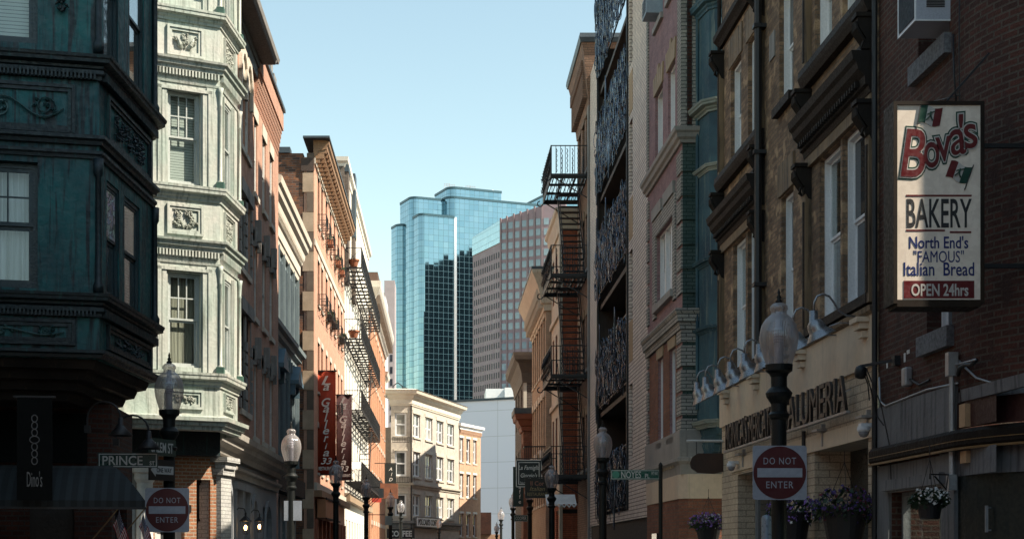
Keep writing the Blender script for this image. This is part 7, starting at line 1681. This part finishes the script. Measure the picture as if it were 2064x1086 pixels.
# ---- wall lanterns that are lit
def lantern(px, py, Y, lab, s=1.0):
    t = thing('wall_lantern', lab, 'lantern', (*pt(px, Y), hz(py, Y)), 0, 'lit wall lanterns on the grey shopfront')
    b = MB(); b.lathe([(.05*s,-.14*s),(.055*s,-.13*s)], n=4); b.lathe([(.11*s,.12*s),(.13*s,.13*s),(.02*s,.24*s),(.02*s,.3*s)], n=6)
    for k in range(6): a = math.pi*k/3; b.bar((math.cos(a)*.055*s,math.sin(a)*.055*s,-.13*s),(math.cos(a)*.11*s,math.sin(a)*.11*s,.12*s),.008)
    b.tube([(0,0,.3*s),(-.03,0,.38*s),(-.14*s,0,.40*s),(-.24*s,0,.3*s),(-.26*s,0,.05*s)], .012, 6); ob('frame', b, iron, t)
    b = MB(); b.lathe([(.02,-.06),(.034,-.03),(.034,.02),(.012,.05)], n=10); ml, nn, bb_ = newmat('lamp_flame'); bb_.inputs['Emission Color'].default_value = (1,.55,.22,1); bb_.inputs['Emission Strength'].default_value = 9; ob('bulb', b, ml, t, smooth=True)
lantern(495, 1062, 33.5, 'lit black wall lantern, left of the pair on the grey shopfront', 1.1); lantern(523, 1060, 36, 'lit black wall lantern, right of the pair on the grey shopfront')

# ---- hanging flower baskets, meter post
violet = mat('petal_violet', (.22,.10,.42), (.30,.16,.52), .6, bs=0); violw = mat('petal_white', (.70,.70,.68), (.6,.6,.58), .6, bs=0); dpur = mat('petal_blue', (.06,.04,.20), (.12,.05,.22), .6, bs=0); dred = mat('petal_dark_red', (.14,.01,.03), None, .6, bs=0)
leafd = mat('leaf_dark', (.02,.045,.015), (.015,.03,.012), .6, bs=0)
def basket(px, py, Y, rx, rz_, lab, fm, n, fm2=None, pot=True, hang=True, seed=1, fs=.022):
    t = thing('flower_basket', lab, 'flower basket', (*pt(px, Y), hz(py, Y)), 0, 'hanging flower baskets')
    if pot: b = MB(); b.lathe([(rx*.42,-rz_*1.9),(rx*.5,-rz_*1.8),(rx*.68,-rz_*.2),(rx*.7,-.0),(rx*.64,0)], n=20); ob('pot', b, mat('pot_black', (.012,.012,.014), None, .5, bs=0), t, smooth=False)
    clump('foliage', leafd, t, (0,0,0), rx, rx*.8, rz_, 420, .045, seed); 
    o = clump('flowers', fm, t, (0,-.03,.03), rx*1.03, rx*.85, rz_*1.05, n, fs, seed+1, True)
    if fm2: clump('flowers', fm2, t, (0,-.05,.02), rx*1.05, rx*.85, rz_*1.02, n//4, fs, seed+2, True)
    if hang:
        b = MB()
        for k in range(3): a = k*2.1+.4; b.bar((math.cos(a)*rx*.6,math.sin(a)*rx*.6,0),(0,0,rz_+.32),.006)
        b.bar((0,0,rz_+.32),(0,0,rz_+.46),.008); ob('hanger', b, iron, t)
    return t
basket(1428, 1054, 27.4, .36, .17, 'purple petunia basket in front of the red brick base', violet, 330, violw, seed=3)
basket(1598, 1032, 20.6, .36, .22, 'purple and white petunia basket behind the DO NOT ENTER sign', violet, 300, violw, seed=5)
basket(1702, 1024, 18.1, .40, .24, 'dark blue and red flower basket in the salumeria doorway', dpur, 260, dred, seed=8)
basket(1874, 1008, 15.0, .19, .10, 'white flower basket in a black pot by the right shop window', violw, 190, seed=11, fs=.018)
b = thing('iron_bracket', 'thin iron bracket holding the white flower basket', 'bracket', (*pt(1874,15.0), hz(965,15.0)), 0); m_ = MB(); m_.tube([(0,0,0),(.0,0,.05),(.22,.1,.05),(.2,.1,-.1),(.05,0,.03)], .009, 6); ob('bracket', m_, iron, b)
mp_ = thing('meter_post', 'blue grey steel post standing beside the near right lamp post', 'post', (*pt(1545, 16.2), 0), 0)
b = MB(); b.lathe([(.055,0),(.055,1.95),(.05,1.98),(.0,2.0)], n=20); ob('post', b, mat('post_steel', (.24,.31,.38), (.19,.25,.31), .35, .3), mp_, smooth=False)
# round rimmed clutter of the far pavements: shop awnings under the galleries and on the right
for px, py, Y, wv, lab in ((700,940,70,1.3,'pale scalloped awning under the lowest iron gallery'),(1130,1010,50,1.0,'cream awning folded over the right pavement below the stairs')):
    q = thing('shop_awning', lab, 'awning', (*pt(px, Y), hz(py, Y)), 0); b = MB()
    for k in range(6): b.tube([(-wv/2+wv*k/6,-.4,-.1),(-wv/2+wv*(k+.5)/6,-.46,-.2),(-wv/2+wv*(k+1)/6,-.4,-.1)], .03, 5)
    b.face([(-wv/2,-.4,-.1),(wv/2,-.4,-.1),(wv/2,.3,.25),(-wv/2,.3,.25)]); ob('canopy', b, white_old, q)
for o in list(bpy.data.objects):
    if o.get('label') and o.get('label') == '-': del o['label']
